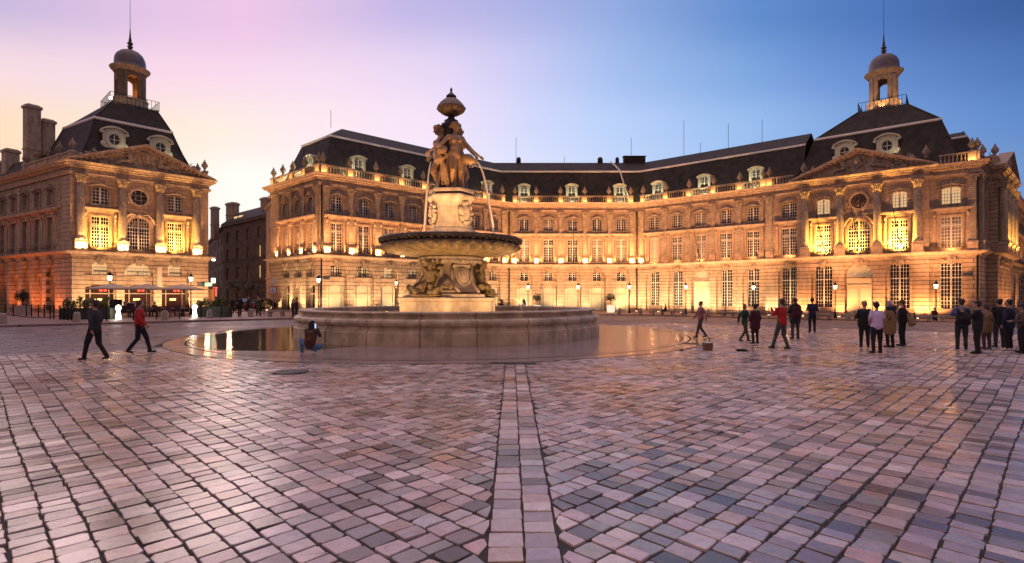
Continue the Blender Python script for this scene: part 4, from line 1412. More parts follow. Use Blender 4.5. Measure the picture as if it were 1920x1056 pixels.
for fx, u in ((FB, .12), (FCh, .15), (FCh, FCh.L - .15), (FD3, FD3.L - .2)):
    p = fx.mw(u, -.2, 0); mb.tube([p @ Vector((0, 0, -.6)), p @ Vector((0, 0, 6.0))], .085, 6); mb.tube([p @ Vector((0, -.05, 6.4)), p @ Vector((0, -.05, 14.3))], .085, 6); link('downpipe', mb.mesh('downpipe', M_iron), palace); mb = MB()

# orders, with their floodlights
E1 = 700
for u in (2.35, 5.45, 8.45, 11.5): order_unit(FA, u, e=E1 * .8, col=WARM, w=.58)
for u in (.72, 3.67, 7.02, 10.37, 13.72, 17.07, 20.42, 23.77, 27.2): order_unit(FB, u, e=E1, col=WARM)
for u in (.9, 4.12, 7.68, 11.25, 14.82, 18.1): order_unit(FCh, u, e=E1, col=WARM)
order_unit(FD1, .75, e=E1 * .9, col=WARM)
for u in (4.27, 7.64, 10.98, 14.33): order_unit(FD1, u, ledge_light=False)
order_unit(FD1, 17.1, ledge_light=False, w=.5); order_unit(FD2, .6, ledge_light=False, w=.6)
for u in (22.2, 25.75, 29.25, 32.8): order_unit(FP_, u - s2, 'col', ledge_light=False)
order_unit(FD3, FD3.L - .55, ledge_light=False, w=.7); order_unit(FS1, .6, ledge_light=False); order_unit(FS1, 3.9, ledge_light=False)
for u in (.8, 4.4, 8.0, 11.6): order_unit(FSP, u, 'col', ledge_light=False)
for i in range(7): order_unit(FS2, .8 + 3.45 * i, ledge_light=False)
# floodlights of the right wing: aimed at the windows from the ledge; strong ones in the pavilion
for u in bD:
    FD1.put('floodlight', floodlight_mesh(), u + 1.6, -.52, 6.49)
    lamp('POINT', FD1.w(u, -.35, 6.75), 90, WARM, .05, name='window_light')
for f_, u in ((FD2, 20.3 - s1), (FD3, 35.5 - s3)): lamp('POINT', f_.w(u, -.45, 6.75), 120, WARM, .05, name='window_light')
for k, u in enumerate(pb):
    FP_.put('floodlight', floodlight_mesh(), u, -.75, 6.49)
    lamp('SPOT', FP_.w(u, -.80, 6.8), (4200, 2400, 6000)[k], YEL, .07, target=FP_.w(u, .2, 9.4), spot=R(150), blend=.7, name='yellow_floodlight')
for u in (2.6, 6.2, 9.8): lamp('SPOT', FSP.w(u, -.8, 6.8), 1600, (1, .5, .1), .06, target=FSP.w(u, .2, 9.5), spot=R(150), name='yellow_floodlight')
for i in range(5): lamp('SPOT', FS2.w(2.6 + 7 * i, -1.4, 6.8), 400, ORANGE, .08, target=FS2.w(2.6 + 7 * i, 0, 11), spot=R(150), name='floodlight_beam')

# parapets
pedB = [.5, 3.67, 7.02, 10.37, 13.72, 17.07, 20.42, 23.77, 27.3]
parapet(FA, [.4, 2.9, 5.45, 8.4, 11.5], y0=-.02)
parapet(FB, pedB); parapet(FCh, [1.0, 4.12, 7.68, 11.25, 14.82, 18.0])
parapet(FD1, [.75, 4.27, 7.64, 10.98, 14.33, 17.2]); parapet(FD2, [.45, FD2.L - .1], skip=(FD2.L - .1,), y0=.06)
parapet(FD3, [.4, 3.4], skip=(.4,)); parapet(FS1, [.4, 4.0], light=False); parapet(FSP, [.4, 13.1], light=False)
parapet(FS2, [.8 + 3.45 * i for i in range(11)], e=25)
M_led = (1, .97, .60)
# greenish light tubes behind the balustrade wash dormers and balusters
for f_, us in ((FA, (3.5, 7.5)), (FB, (3.6, 10.3, 17, 23.7)), (FCh, (2.4, 9.5, 16.6)), (FD1, (2.5, 9.4, 16))):
    for u in us:
        lamp('POINT', f_.w(u, .82, 15.75), 260, M_led, .05, name='gutter_light')

# pediments
def pediment(root, F, u0, u1, z0=15.54, apex=18.25, proud=.0, carve_seed=4):
    mb = MB(); um = (u0 + u1) / 2; m = F.mw(0, 0, 0)
    mb.add([(u0, .02, z0), (u1, .02, z0), (um, .02, apex - .35)], [(0, 1, 2)], m)
    mb.add([(u0, .0, z0), (u1, .0, z0), (um, .0, apex - .4), (u0, 3, z0), (u1, 3, z0), (um, 3, apex - .4)], [(0, 2, 5, 3), (1, 4, 5, 2)], m)
    t = link('pediment', mb.mesh('pediment', M_st), root)
    rb = MB()
    for (x0, z_0, x1, z_1) in ((u0 - .7, z0 - .05, um, apex), (um, apex, u1 + .7, z0 - .05)):
        d = Vector((x1 - x0, z_1 - z_0)).normalized(); nn = Vector((-d.y, d.x))
        for (y0_, y1_, a, b) in ((-.72, .5, .0, .16), (-.56, .5, -.16, .0), (-.2, .5, -.42, -.16)):
            sgn = 1
            v = []
            for y in (y0_, y1_):
                for (x, z, o) in ((x0, z_0, a), (x1, z_1, a), (x1, z_1, b), (x0, z_0, b)):
                    kx = nn.x * o; kz = nn.y * o
                    if abs(x - um) < 1e-6: kx = 0; kz = o / nn.y
                    v.append((x + kx, y, z + kz))
            rb.add(v, [(0, 1, 2, 3), (4, 7, 6, 5), (0, 4, 5, 1), (1, 5, 6, 2), (2, 6, 7, 3), (3, 7, 4, 0)], m)
        n = int(abs(x1 - x0) / .42)
        for i in range(1, n):
            f_ = i / n; x = x0 + (x1 - x0) * f_; z = z_0 + (z_1 - z_0) * f_
            rb.box(x - .1, x + .1, -.48, -.2, z - .36, z - .2, m)
    link('raking_cornice', rb.mesh('raking_cornice', M_st), t)
    rnd = random.Random(carve_seed); cb = MB(); half = (u1 - u0) / 2
    # reclining figures and trophies
    for s_ in (-1, 1):
        bx = um + s_ * half * .2; 
        cb.cap(m @ Vector((bx, -.14, z0 + .9)), m @ Vector((bx + s_ * .25, -.16, z0 + 1.45)), .22, .26)
        cb.ell(m @ Vector((bx + s_ * .22, -.2, z0 + 1.85)), .16, .16, .19)
        cb.cap(m @ Vector((bx, -.14, z0 + .85)), m @ Vector((bx + s_ * .95, -.2, z0 + .7)), .22, .16)
        cb.cap(m @ Vector((bx + s_ * .95, -.2, z0 + .7)), m @ Vector((bx + s_ * 1.5, -.14, z0 + .35)), .15, .1)
        cb.cap(m @ Vector((bx + s_ * .3, -.2, z0 + 1.4)), m @ Vector((bx + s_ * .85, -.24, z0 + 1.15)), .1, .07)
        for i in range(26):
            t_ = rnd.uniform(.1, .78); x = um + s_ * half * t_; z = z0 + .2 + rnd.random() * (1 - t_) * 1.5
            cb.ell(m @ Vector((x, -.08, z)), rnd.uniform(.1, .26), rnd.uniform(.1, .22), rnd.uniform(.07, .18), (0, rnd.uniform(0, 3), 0), 8, 6)
    cb.ell(m @ Vector((um, -.12, z0 + 1.35)), .5, .3, .6)
    for i in range(9): cb.ell(m @ Vector((um + rnd.uniform(-.5, .5), -.25, z0 + 1.2 + rnd.uniform(-.5, .7))), .16, .14, .16, None, 8, 6)
    link('relief', fuse(cb, 'relief', M_orn, .07, 1), t)
    return t


pediment(palace, FP_, .0, FP_.L)
pediment(palace, FSP, .2, FSP.L - .2, apex=18.0)
# solid parapet blocks and carved groups flanking the pediments


def trophies(root, F, u, z=15.55, s=1.0, seed=1, y=.3):
    def fn():
        rnd = random.Random(seed); mb = MB()
        mb.box(-1.3, 1.3, -.3, .4, 0, .5)
        for i in range(34):
            x = rnd.uniform(-1.2, 1.2); hh = (1 - abs(x) / 1.6) * 1.1
            mb.ell((x, rnd.uniform(-.3, .2), .5 + rnd.random() * hh), rnd.uniform(.12, .34), rnd.uniform(.12, .25), rnd.uniform(.1, .3), (rnd.uniform(0, 1), rnd.uniform(0, 3), 0), 9, 6)
        mb.tube([(-.8, 0, .8), (.2, 0, 1.9)], [.05, .03], 5); mb.tube([(.8, 0, .8), (-.1, 0, 1.8)], [.05, .03], 5)
        return mb.mesh('trophy_group', M_orn)
    return F.put('trophy_group', get(('tro', seed), fn), u, y, z)


trophies(palace, FP_, 1.5, seed=1, y=1.0); trophies(palace, FP_, FP_.L - 1.8, seed=2, y=1.0)
for u in (.6, FP_.L - .3): FP_.put('urn', urn_mesh(), u, .9, 16.6)
trophies(palace, FSP, 1.6, seed=1, y=.8)

# clock on the pavilion
def clock_mesh():
    mb = MB()
    mb.lathe([(.74, 0), (.74, .05)], 32, Matrix.Rotation(PI / 2, 4, 'X'))
    return mb.mesh('clock_face', mat('clock face', (.035, .022, .018), .4))
ck = FP_.put('clock', clock_mesh(), pb[1], -.03, 12.55)
M_gold = mat('gilt numerals', (.42, .25, .12), .4, metal=.4)
mb = MB(); romans = ['XII', 'I', 'II', 'III', 'IIII', 'V', 'VI', 'VII', 'VIII', 'IX', 'X', 'XI']
for k, rm_ in enumerate(romans):
    a = -2 * PI * k / 12; c_ = Matrix.Rotation(-a, 4, 'Y')
    wch = {'I': .045, 'V': .085, 'X': .085}; tot = sum(wch[c] for c in rm_); x = -tot / 2
    for c in rm_:
        cx_ = x + wch[c] / 2; T = c_ @ Matrix.Translation((cx_, -.055, .57))
        if c == 'I': mb.box(-.011, .011, -.008, .008, -.08, .08, T)
        elif c == 'V':
            mb.box(-.010, .010, -.008, .008, -.08, .08, T @ Matrix.Translation((-.018, 0, 0)) @ Matrix.Rotation(-.24, 4, 'Y')); mb.box(-.008, .008, -.009, .007, -.08, .08, T @ Matrix.Translation((.018, 0, 0)) @ Matrix.Rotation(.24, 4, 'Y'))
        else:
            mb.box(-.010, .010, -.008, .008, -.085, .085, T @ Matrix.Rotation(-.45, 4, 'Y')); mb.box(-.008, .008, -.010, .006, -.085, .085, T @ Matrix.Rotation(.45, 4, 'Y'))
        x += wch[c]
for a, l_, w_ in ((R(-120), .34, .03), (R(30), .5, .02)):
    mb.add([(-w_, -.065, 0), (w_, -.065, 0), (0, -.065, l_), (0, -.065, -.08)], [(0, 1, 2), (0, 3, 1)], Matrix.Rotation(a, 4, 'Y'))
mb.lathe([(.05, 0), (.05, .02)], 12, Matrix.Translation((0, -.06, 0)) @ Matrix.Rotation(PI / 2, 4, 'X'))
link('clock_hands', mb.mesh('clock_hands', M_gold), ck)

# flagpoles leaning from the balconies
def flagpole(F, u, l=4.6, lean=-.18, tilt=.5):
    mb = MB(); mb.tube([(0, 0, 0), (lean * l * .5, -tilt * l * .35, l)], [.05, .035], 6); mb.ell((lean * l * .5, -tilt * l * .35, l), .07, .07, .09, None, 8, 6)
    mb.tube([(0, .3, .1), (0, -.02, .05)], .03, 4)
    mb.tube([(0, -.1, .3), (lean * .55, -tilt * .5, 1.6)], [.07, .05], 6)
    F.put('flagpole', mb.mesh('flagpole', M_iron), u, -.5, 6.55)
flagpole(FB, bB[2] + .3, lean=.25); flagpole(FB, bB[3] + .35, lean=.25); flagpole(FCh, bC[2], l=5, lean=0)
flagpole(FD1, bD[2] + .1, l=4.8, lean=-.25)
for k, u in enumerate(pb): flagpole(FP_, u + .25, l=5.2, lean=-.3)
flagpole(FS2, 6, lean=.4)

# in-ground uplights and their warm wash on the ground floor
M_spot = mat('uplight glass', (.9, .8, .6), .3, emit=(1, .78, .5), estr=9)


def upl():
    def fn():
        mb = MB(); mb.lathe([(.2, -.05), (.2, .03), (.15, .045)], 12); return mb.mesh('ground_uplight', M_lead)
    return get('upl', fn)


def uplg(): return get('uplg', lambda: MB().lathe([(.14, .045), (.13, .06)], 12).mesh('lens', M_spot))


GLN = {}


def ground_light(F, u, e=150, off=2.3, col=CREAM, tz=4.0, spot=130):
    wing = {id(FA): 'short end wall', id(FB): 'left wing', id(FCh): 'central stretch', id(FD1): 'right wing', id(FD2): 'window left of the clock pavilion', id(FP_): 'clock pavilion', id(FD3): 'last window right of the pavilion'}[id(F)]
    GLN[wing] = GLN.get(wing, -1) + 1
    p = F.w(u, -off, 0); z = gz(p.x, p.y) + .15
    o = link('ground_uplight', upl(), None, loc=(p.x, p.y, z)); link('lens', uplg(), o)
    tag(o, 'round pavement uplight, ' + ORD[GLN[wing]] + ' from the left before the ' + wing, 'uplight', 'ground uplights along the palace')
    lamp('SPOT', (p.x, p.y, z + .12), e, col, .07, target=F.w(u, 0, tz), spot=R(spot), blend=.7, name='uplight_beam')
    return o


GL = 1500
for u in (2.3, 5.4, 8.4, 11.4): ground_light(FA, u, GL * .7, off=1.5)
for u in (.9, 5.3, 10.3, 15.4, 20.4, 25.2): ground_light(FB, u, GL)
for u in (2.3, 7.6, 11.3, 16.7): ground_light(FCh, u, GL)
for u in (1.0, 4.3, 7.6, 11.0, 14.3): ground_light(FD1, u, GL)
ground_light(FD2, .8, GL * .8, off=1.3)
for u in (.9, 4.6, 8.1, 11.6): ground_light(FP_, u, GL * 1.0, off=1.3, col=WARM)
ground_light(FD3, .6, GL * .9, off=1.2, col=WARM)
for u in (2, 6, 10, 16, 24, 32): 
    f_ = FSP if u < 12 else FS2
    lamp('SPOT', f_.w(u if u < 12 else u - 13, -1.2, -.3), 900, WARM, .08, target=f_.w(u if u < 12 else u - 13, 0, 4), spot=R(120), name='uplight_beam')

# ------------------------------------------------------------------ the pavilion on the left
L0 = Vector((-44.3, 53.65)); L1 = Vector((-35.85, 62.96))
pav = empty('pavilion', (L0.x, L0.y, 0))
tag(pav, 'free-standing stone pavilion with pediment, glowing yellow windows and bell lantern, left of the street', 'building')
UL = (L1 - L0).normalized(); INL = Vector((-UL.y, UL.x))
LS = L0 + Vector((-.866, .5)) * 34
LB = L1 + INL * 13
FL = Facade(pav, L0, L1); FLs = Facade(pav, LS, L0); FLr = Facade(pav, L1, LB)
lb = [2.35, 5.7, 9.15]
facade_wall(FL, [dict(u=lb[0], g='cafe', wa=2.7, l1=0), dict(u=lb[1], g='cafe2', wa=2.7, f1='arch', f2='oculus', l1=0), dict(u=lb[2], g='cafe', wa=2.7)])
sb = [FLs.L - (4.9 + 3.2 * i) for i in range(9)][::-1]
facade_wall(FLs, [dict(u=u, g='open', wa=2.2, l1=(0), f2='seg') for i, u in enumerate(sb)])
facade_wall(FLr, [])
PLL = [LS, L0, L1, LB]
mb = MB(); sweep(mb, lrel(pav, PLL), STRINGC); link('string_course', mb.mesh('string_course', M_st), pav)
mb = MB(); sweep(mb, lrel(pav, PLL), CORNICE); dentils(mb, FL, 0, .2, FL.L - .2); dentils(mb, FLs, 0, FLs.L - 14, FLs.L - .2)
link('cornice', mb.mesh('cornice', M_st), pav)
mb = MB(); sweep(mb, lrel(pav, PLL), [(-.9, 15.5), (-.9, -1.2)]); link('inner_wall', mb.mesh('inner_wall', M_brown), pav)
mb = MB(); sweep(mb, lrel(pav, PLL), [(-.02, 15.53), (-3.2, 15.58)]); link('gutter', mb.mesh('gutter', M_zinc), pav)
# quoins at the corner pier
mb = MB(); mm = FLs.mw(0, 0, 0)
for i in range(17): mb.box(FLs.L - 1.9, FLs.L - .03, -.09, .05, 6.6 + .44 * i + .03, 6.6 + .44 * (i + 1) - .01, mm)
for i in range(17): mb.box(FLs.L - 13.4, FLs.L - 12.6, -.09, .05, 6.6 + .44 * i + .03, 6.6 + .44 * (i + 1) - .01, mm)
link('quoins', mb.mesh('quoins', M_st), pav)
mb = MB()
for i in range(20): mb.box(0, FLs.L - 1.95, -.12, .0, 11.0, 11.16, mm)
mb = MB(); mb.box(0, FLs.L - 1.95, -.14, .0, 11.0, 11.18, mm); link('band_course', mb.mesh('band_course', M_st), pav)
_c = FL.w(6.3, 6.5, 0)
hip_roof(pav, [L0 + Vector((-.866, .5)) * 13.5, L0, L1, L1 + INL * 13.5], (_c.x, _c.y), FL.th, plat=4.3, zk=21.2, zt=23.7)
lantern(pav, FL, 6.3, 6.5, 23.6, True)
for u in (3.9, 8.2): oval_dormer(pav, FL.mw(u, 1.9, 17.6))
pediment(pav, FL, .1, FL.L - .1, apex=18.2, carve_seed=8)
for u in (.66, 4.14, 7.56, 11.2): order_unit(FL, u, 'col', e=620, col=(1, .5, .2))
for k, u in enumerate((lb[0], lb[2])):
    FL.put('floodlight', floodlight_mesh(), u, -.75, 6.49)
    lamp('SPOT', FL.w(u, -.8, 6.8), (2000, 2300)[k], YEL, .07, target=FL.w(u, .2, 9.2), spot=R(150), blend=.7, name='yellow_floodlight')
trophies(pav, FL, 1.9, seed=1, y=1.0); trophies(pav, FL, FL.L - 1.6, seed=2, y=.9)
parapet(FLs, [FLs.L - 12.0, FLs.L - 9, FLs.L - 6.2, FLs.L - 3.4, FLs.L - .5], solids=tuple((a, b) for a, b in zip([FLs.L - 12.0, FLs.L - 9, FLs.L - 6.2, FLs.L - 3.4], [FLs.L - 9, FLs.L - 6.2, FLs.L - 3.4, FLs.L - .5])), light=False)
parapet(FLr, [.4, 2.8, 5.5], light=True, e=8)
# lower rear roofs and chimneys of the pavilion block
mb = MB(); sweep(mb, lrel(pav, [LS, LS + (L0 - LS).normalized() * 21.5]), [(-1.0, 15.5), (-2.6, 18.6), (-7.0, 19.8), (-14, 19.8)]); link('roof', mb.mesh('roof', M_slate), pav)


def chimney(root, p, z0, z1, w, d, th):
    mb = MB(); mb.box(-w / 2, w / 2, -d / 2, d / 2, z0, z1 - .5); mb.box(-w / 2 - .12, w / 2 + .12, -d / 2 - .12, d / 2 + .12, z1 - .5, z1 - .2)
    mb.tbox(-w / 2 - .05, w / 2 + .05, -d / 2 - .05, d / 2 + .05, z1 - .2, z1, .2); mb.box(-w / 2 - .07, w / 2 + .07, -d / 2 - .07, d / 2 + .07, z0 + (z1 - z0) * .42, z0 + (z1 - z0) * .42 + .15)
    link('chimney', mb.mesh('chimney', M_st), root, loc=(p[0] - root.location.x, p[1] - root.location.y, 0), rz=th)


def pix(px, Z): return ((px - 960) / 1000 * Z, Z)
chimney(pav, pix(60, 62), 15, 24.1, 1.15, 1.3, R(-30)); chimney(pav, pix(88, 63.5), 15, 22.9, 1.2, 1.2, R(-30))
chimney(pav, pix(20, 68), 15, 20.6, 1.3, 1.4, R(-30)); chimney(pav, pix(2, 72), 15, 20.0, 2, 1.4, R(-30))
# lantern lights
pL = FL.w(6.3, 6.5, 25.6)
lamp('POINT', pL, 110, (1, .36, .06), .15, name='lantern_light')
q = FL.w(4.0, 4.2, 24.0); lamp('POINT', q, 7, (1, .6, .3), .05, name='lantern_floodlight')
bq = link('floodlight', get('blb', lambda: MB().ell((0, 0, 0), .16, .16, .16).mesh('floodlight', mat('floodlight lens', (1, .9, .7), .3, emit=(1, .75, .45), estr=9))), pav, mw=FL.mw(4.0, 4.2, 23.95))
for du, dy in ((-2.1, -2.1), (2.1, -2.1), (0, -2.2), (2.2, 0)):
    p = FR.w(29.1 + du, 7.4 + dy, 24.35)
    lamp('SPOT', p, 110, (1, .55, .22), .06, target=FR.w(29.1, 7.4, 27.2), spot=R(90), name='lantern_floodlight')
# orange street light on the side of the pavilion
for u, e in ((FLs.L - 3.2, 420), (FLs.L - 8, 800), (FLs.L - 14, 600)): lamp('SPOT', FLs.w(u, -1.6, .4), e, (1, .23, .06), .12, target=FLs.w(u, 0, 4), spot=R(140), name='orange_uplight')
for u in (1.0, 4.0, 7.5, 11.2): lamp('SPOT', FL.w(u, -2.0, .3), 1000, CREAM, .1, target=FL.w(u, 0, 4.5), spot=R(130), name='uplight_beam')
lamp('POINT', FL.w(6, 1.2, 4.8), 10, (1, .55, .25), .3, name='room_light')

# ------------------------------------------------------------------ street behind: dark houses
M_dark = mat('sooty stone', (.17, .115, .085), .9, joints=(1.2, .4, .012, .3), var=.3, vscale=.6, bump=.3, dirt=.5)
M_croof = mat('dark roof', (.035, .025, .022), .8, var=.3, vscale=1)


def house(name, label, P0, P1, zc, win_rows, nb, roofh=2.5, depth=14, litset=(), mat_=None):
    P0 = Vector(P0); P1 = Vector(P1)
    root = empty(name, (P0.x, P0.y, 0)); tag(root, label, 'building')
    F = Facade(root, P0, P1); back = P1 + F.inn * depth; back0 = P0 + F.inn * depth
    mb = MB(); holes = []
    bw = F.L / nb
    for r_, (z0, z1) in enumerate(win_rows):
        for i in range(nb): holes.append(loop_rect(bw * (i + .5), 1.15, z0, z1, .08, 4))
    panel(mb, [(0, -.8), (F.L, -.8), (F.L, zc), (0, zc)], holes, 0, .28)
    mb.add([(F.L, 0, -.8), (F.L, depth, -.8), (F.L, depth, zc), (F.L, 0, zc)], [(0, 1, 2, 3)])
    mb.add([(0, 0, -.8), (0, depth, -.8), (0, depth, zc), (0, 0, zc)], [(0, 1, 2, 3)])
    mb.box(-.15, F.L + .15, -.25, 0, zc - .5, zc); mb.box(-.05, F.L + .05, -.12, 0, 4.2, 4.4)
    mb.box(-.05, F.L + .05, -.08, 0, zc * .55, zc * .55 + .15)
    link('wall', mb.mesh('wall', mat_ or M_dark), root, mw=F.mw(0, 0, 0))
    mb = MB()
    r0 = [(-.2, -.3, zc), (F.L + .2, -.3, zc), (F.L + .2, depth, zc), (-.2, depth, zc)]; r1 = [(1.5, 2.2, zc + roofh), (F.L - 1.5, 2.2, zc + roofh), (F.L - 1.5, depth - 2, zc + roofh), (1.5, depth - 2, zc + roofh)]
    mb.add(r0 + r1, [(0, 1, 5, 4), (1, 2, 6, 5), (2, 3, 7, 6), (3, 0, 4, 7), (4, 5, 6, 7), (0, 1, 2, 3)])
    link('roof', mb.mesh('roof', M_croof), root, mw=F.mw(0, 0, 0))
    for r_, (z0, z1) in enumerate(win_rows):
        for i in range(nb):
            lit = 1 if (r_, i) in litset else 0
            add_window(F, bw * (i + .5), .28, z0 - .02, ((1.2, z1 - z0 + .15, 1, 3), dict(lit=lit)), 'window')
    return root, F


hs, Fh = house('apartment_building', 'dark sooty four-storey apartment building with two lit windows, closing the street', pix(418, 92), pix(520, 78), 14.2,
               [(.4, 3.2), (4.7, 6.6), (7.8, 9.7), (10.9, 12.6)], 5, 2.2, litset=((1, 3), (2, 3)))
chimney(hs, pix(436, 92), 14, 18.0, 1.9, 1.2, R(-30)); chimney(hs, pix(500, 84), 14, 17.4, 1.4, 1.2, R(-30)); chimney(hs, pix(403, 95), 12, 17.8, 1.0, 1.0, R(-30))
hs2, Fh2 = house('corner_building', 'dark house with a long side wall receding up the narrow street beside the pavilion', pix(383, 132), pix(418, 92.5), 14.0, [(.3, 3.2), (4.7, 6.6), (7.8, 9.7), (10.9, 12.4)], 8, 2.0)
hs3, Fh3 = house('side_building', 'plain stone house wall joining the left end of the palace', pix(499, 74.5), pix(514, 68.3), 14.3, [(5.2, 7.0), (9.0, 11.0)], 1, 2.5, depth=8, mat_=M_ash)
mb = MB(); mfh = Fh.mw(0, 0, 0)
for u in (3.5, 5.5): mb.box(u, u + 1.1, .5, .9, 14.9, 15.25, mfh)
link('skylight', mb.mesh('skylight', M_lit), hs)

for f_, us in ((FR, (25.8, 29.9)), (FL, (3.9, 8.2))):
    for u in us: lamp('POINT', f_.w(u + .9, 1.2, 17.9), 10, (1, .92, .5), .05, name='dormer_light')
# ------------------------------------------------------------------ organic modelling: capsule unions fused by a voxel remesh
fx, fy = FC.x, FC.y
FZ = 0.0
fountain = empty('fountain', (fx, fy, 0))
tag(fountain, 'monumental fountain, three female statues above a fluted bowl in a round stone basin', 'fountain')
M_bas = mat('basin stone', (.56, .43, .29), .5, var=.4, vscale=1.3, bump=.4, bscale=14, dirt=.4, spec=.5)
M_ped = mat('fountain pedestal stone', (.44, .36, .28), .75, var=.3, vscale=2.2, bump=.4, bscale=12, dirt=.4)
M_moss = mat('mossy carved stone', (.20, .15, .07), .6, var=.6, vscale=5, bump=.6, bscale=20)
M_bronze = mat('patinated statue', (.36, .22, .11), .4, var=.45, vscale=2.2, bump=.3, bscale=16, spec=.5)
M_bronzed = mat('dark patinated metal', (.035, .028, .024), .4, var=.3, vscale=4)
M_water = mat('basin water', (.02, .014, .01), .06, bump=.35, bscale=3.0, spec=.8)

# outer basin, blocks joined with open joints
NB = 22
angs = []
for k in range(NB):
    a = 2 * PI * k / NB + .1
    for d in (-.0055, -.0026, .0026, .0055): angs.append((a + d, 1 if abs(d) < .003 else 0))
    for j in range(1, 7): angs.append((a + 2 * PI / NB * j / 7, 0))
profB = [(7.46, -.05), (7.46, .50), (7.40, .54), (7.40, .60), (7.34, .64), (7.30, .70), (7.36, .74), (7.43, .80), (7.45, .88), (7.42, .96), (7.33, 1.01), (7.22, 1.03), (7.14, 1.05), (7.10, 1.12), (7.12, 1.17), (7.22, 1.20), (7.24, 1.25), (7.2, 1.285), (6.62, 1.285), (6.58, 1.25), (6.58, .6)]
mb = MB(); v = []; n_ = len(angs)
for (r_, z) in profB:
    for a, g in angs:
        rr = r_ - (.07 if g and r_ > 6.7 else 0); v.append((rr * math.cos(a), rr * math.sin(a), z))
mb.add(v, [(i * n_ + k, i * n_ + (k + 1) % n_, (i + 1) * n_ + (k + 1) % n_, (i + 1) * n_ + k) for i in range(len(profB) - 1) for k in range(n_)], None, 0, False)
link('basin', mb.mesh('basin', M_bas), fountain)
mb = MB(); mb.lathe([(0.01, 1.10), (6.6, 1.10)], 64, caps=False)
link('basin_water', mb.mesh('basin_water', M_water), fountain)


def hexring(R_, r_, z, a0=0.0):
    """three wide and three narrow faces: 12-gon-like outline with truncated corners; returns 6 points"""
    out = []
    for k in range(3):
        a = a0 + 2 * PI * k / 3
        for d in (-r_, r_): out.append((R_ * math.cos(a + d), R_ * math.sin(a + d), z))
    return out


def hexstack(mb, levels, a0, mat_=0):
    v = []; f = []
    for (R_, t, z) in levels: v += hexring(R_, t, z, a0)
    n = 6
    for i in range(len(levels) - 1):
        for k in range(n): f.append((i * n + k, i * n + (k + 1) % n, (i + 1) * n + (k + 1) % n, (i + 1) * n + k))
    f.append(tuple(range(n))[::-1]); f.append(tuple((len(levels) - 1) * n + k for k in range(n)))
    mb.add(v, f, None, mat_)


A0 = R(-62)      # buttress directions: one towards the viewer's right front
# plinth: broad stone block
mb = MB()
hexstack(mb, [(2.62, .62, 1.0), (2.62, .62, 1.62), (2.72, .62, 1.66), (2.72, .62, 1.80), (2.6, .6, 1.84)], A0 + PI / 3 * 0 + R(60))
link('plinth', mb.mesh('plinth', M_ped), fountain)
# stepped and concave core with buttresses
mb = MB()
hexstack(mb, [(2.45, .34, 1.84), (2.40, .33, 1.98), (2.05, .34, 2.02), (2.0, .33, 2.16), (1.62, .36, 2.22), (1.30, .42, 2.5), (1.10, .46, 2.85), (1.06, .48, 3.15), (1.14, .48, 3.35), (1.3, .5, 3.42)], A0)
for k in range(3):
    a = A0 + 2 * PI * k / 3; T = Matrix.Rotation(a, 4, 'Z')
    pr = [(2.25, 2.1), (1.85, 2.3), (1.55, 2.6), (1.36, 2.95), (1.30, 3.25), (1.40, 3.42)]
    for (p, q) in zip(pr, pr[1:]):
        v = [(p[0], -.52, p[1]), (p[0], .52, p[1]), (q[0], .47, q[1]), (q[0], -.47, q[1]), (.5, -.52, p[1]), (.5, .52, p[1]), (.5, .47, q[1]), (.5, -.47, q[1])]
        mb.add(v, [(0, 1, 2, 3), (0, 3, 7, 4), (1, 5, 6, 2), (3, 2, 6, 7), (0, 4, 5, 1)], T)
    for s_ in (-1, 1):
        mb.tube([(p[0] + .03, s_ * .5, p[1]) for p in pr], .07, 6, T)
link('core', mb.mesh('core', M_ped), fountain)
for k in range(3):
    a = A0 + 2 * PI * k / 3; T = Matrix.Rotation(a, 4, 'Z')
    mb = MB()
    TT = T @ Matrix.Translation((1.50, 0, 2.82)) @ Matrix.Rotation(R(-20), 4, 'Y')
    n = 22
    for (r0, r1, h0, h1) in ((.0, .30, .16, .12), (.30, .34, .06, .1), (.34, .40, .14, .10), (.40, .46, .04, .04)):
        v = []; f = []
        for i in range(n):
            t = 2 * PI * i / n
            for r_, h_ in ((max(r0, .01), h0), (r1, h1)): v.append((h_, r_ * math.cos(t), r_ * 1.28 * math.sin(t)))
        for i in range(n):
            j = (i + 1) % n; f.append((2 * i, 2 * i + 1, 2 * j + 1, 2 * j))
        mb.add(v, f, TT, 0, True)
    # a face in low relief
    mb.ell((.12, 0, .04), .10, .13, .2, None, 12, 8, TT); mb.ell((.22, 0, .03), .04, .03, .06, None, 8, 6, TT)
    for s_ in (-1, 1): mb.ell((.2, s_ * .06, .09), .03, .04, .02, None, 8, 5, TT)
    mb.ell((.2, 0, -.06), .03, .05, .02, None, 8, 5, TT); mb.ell((.1, 0, .2), .1, .16, .08, None, 8, 5, TT)
    link('medallion', mb.mesh('medallion', M_ped), fountain)
# neck under the bowl with a carved band
mb = MB()
mb.lathe([(1.28, 3.40), (1.34, 3.45), (1.46, 3.62), (1.62, 3.72), (1.66, 3.80), (1.5, 3.9)], 40)
for i in range(40):
    t = 2 * PI * i / 40; mb.ell((1.56 * math.cos(t), 1.56 * math.sin(t), 3.62), .1, .1, .11, None, 7, 5)
link('neck', mb.mesh('neck', M_ped), fountain)
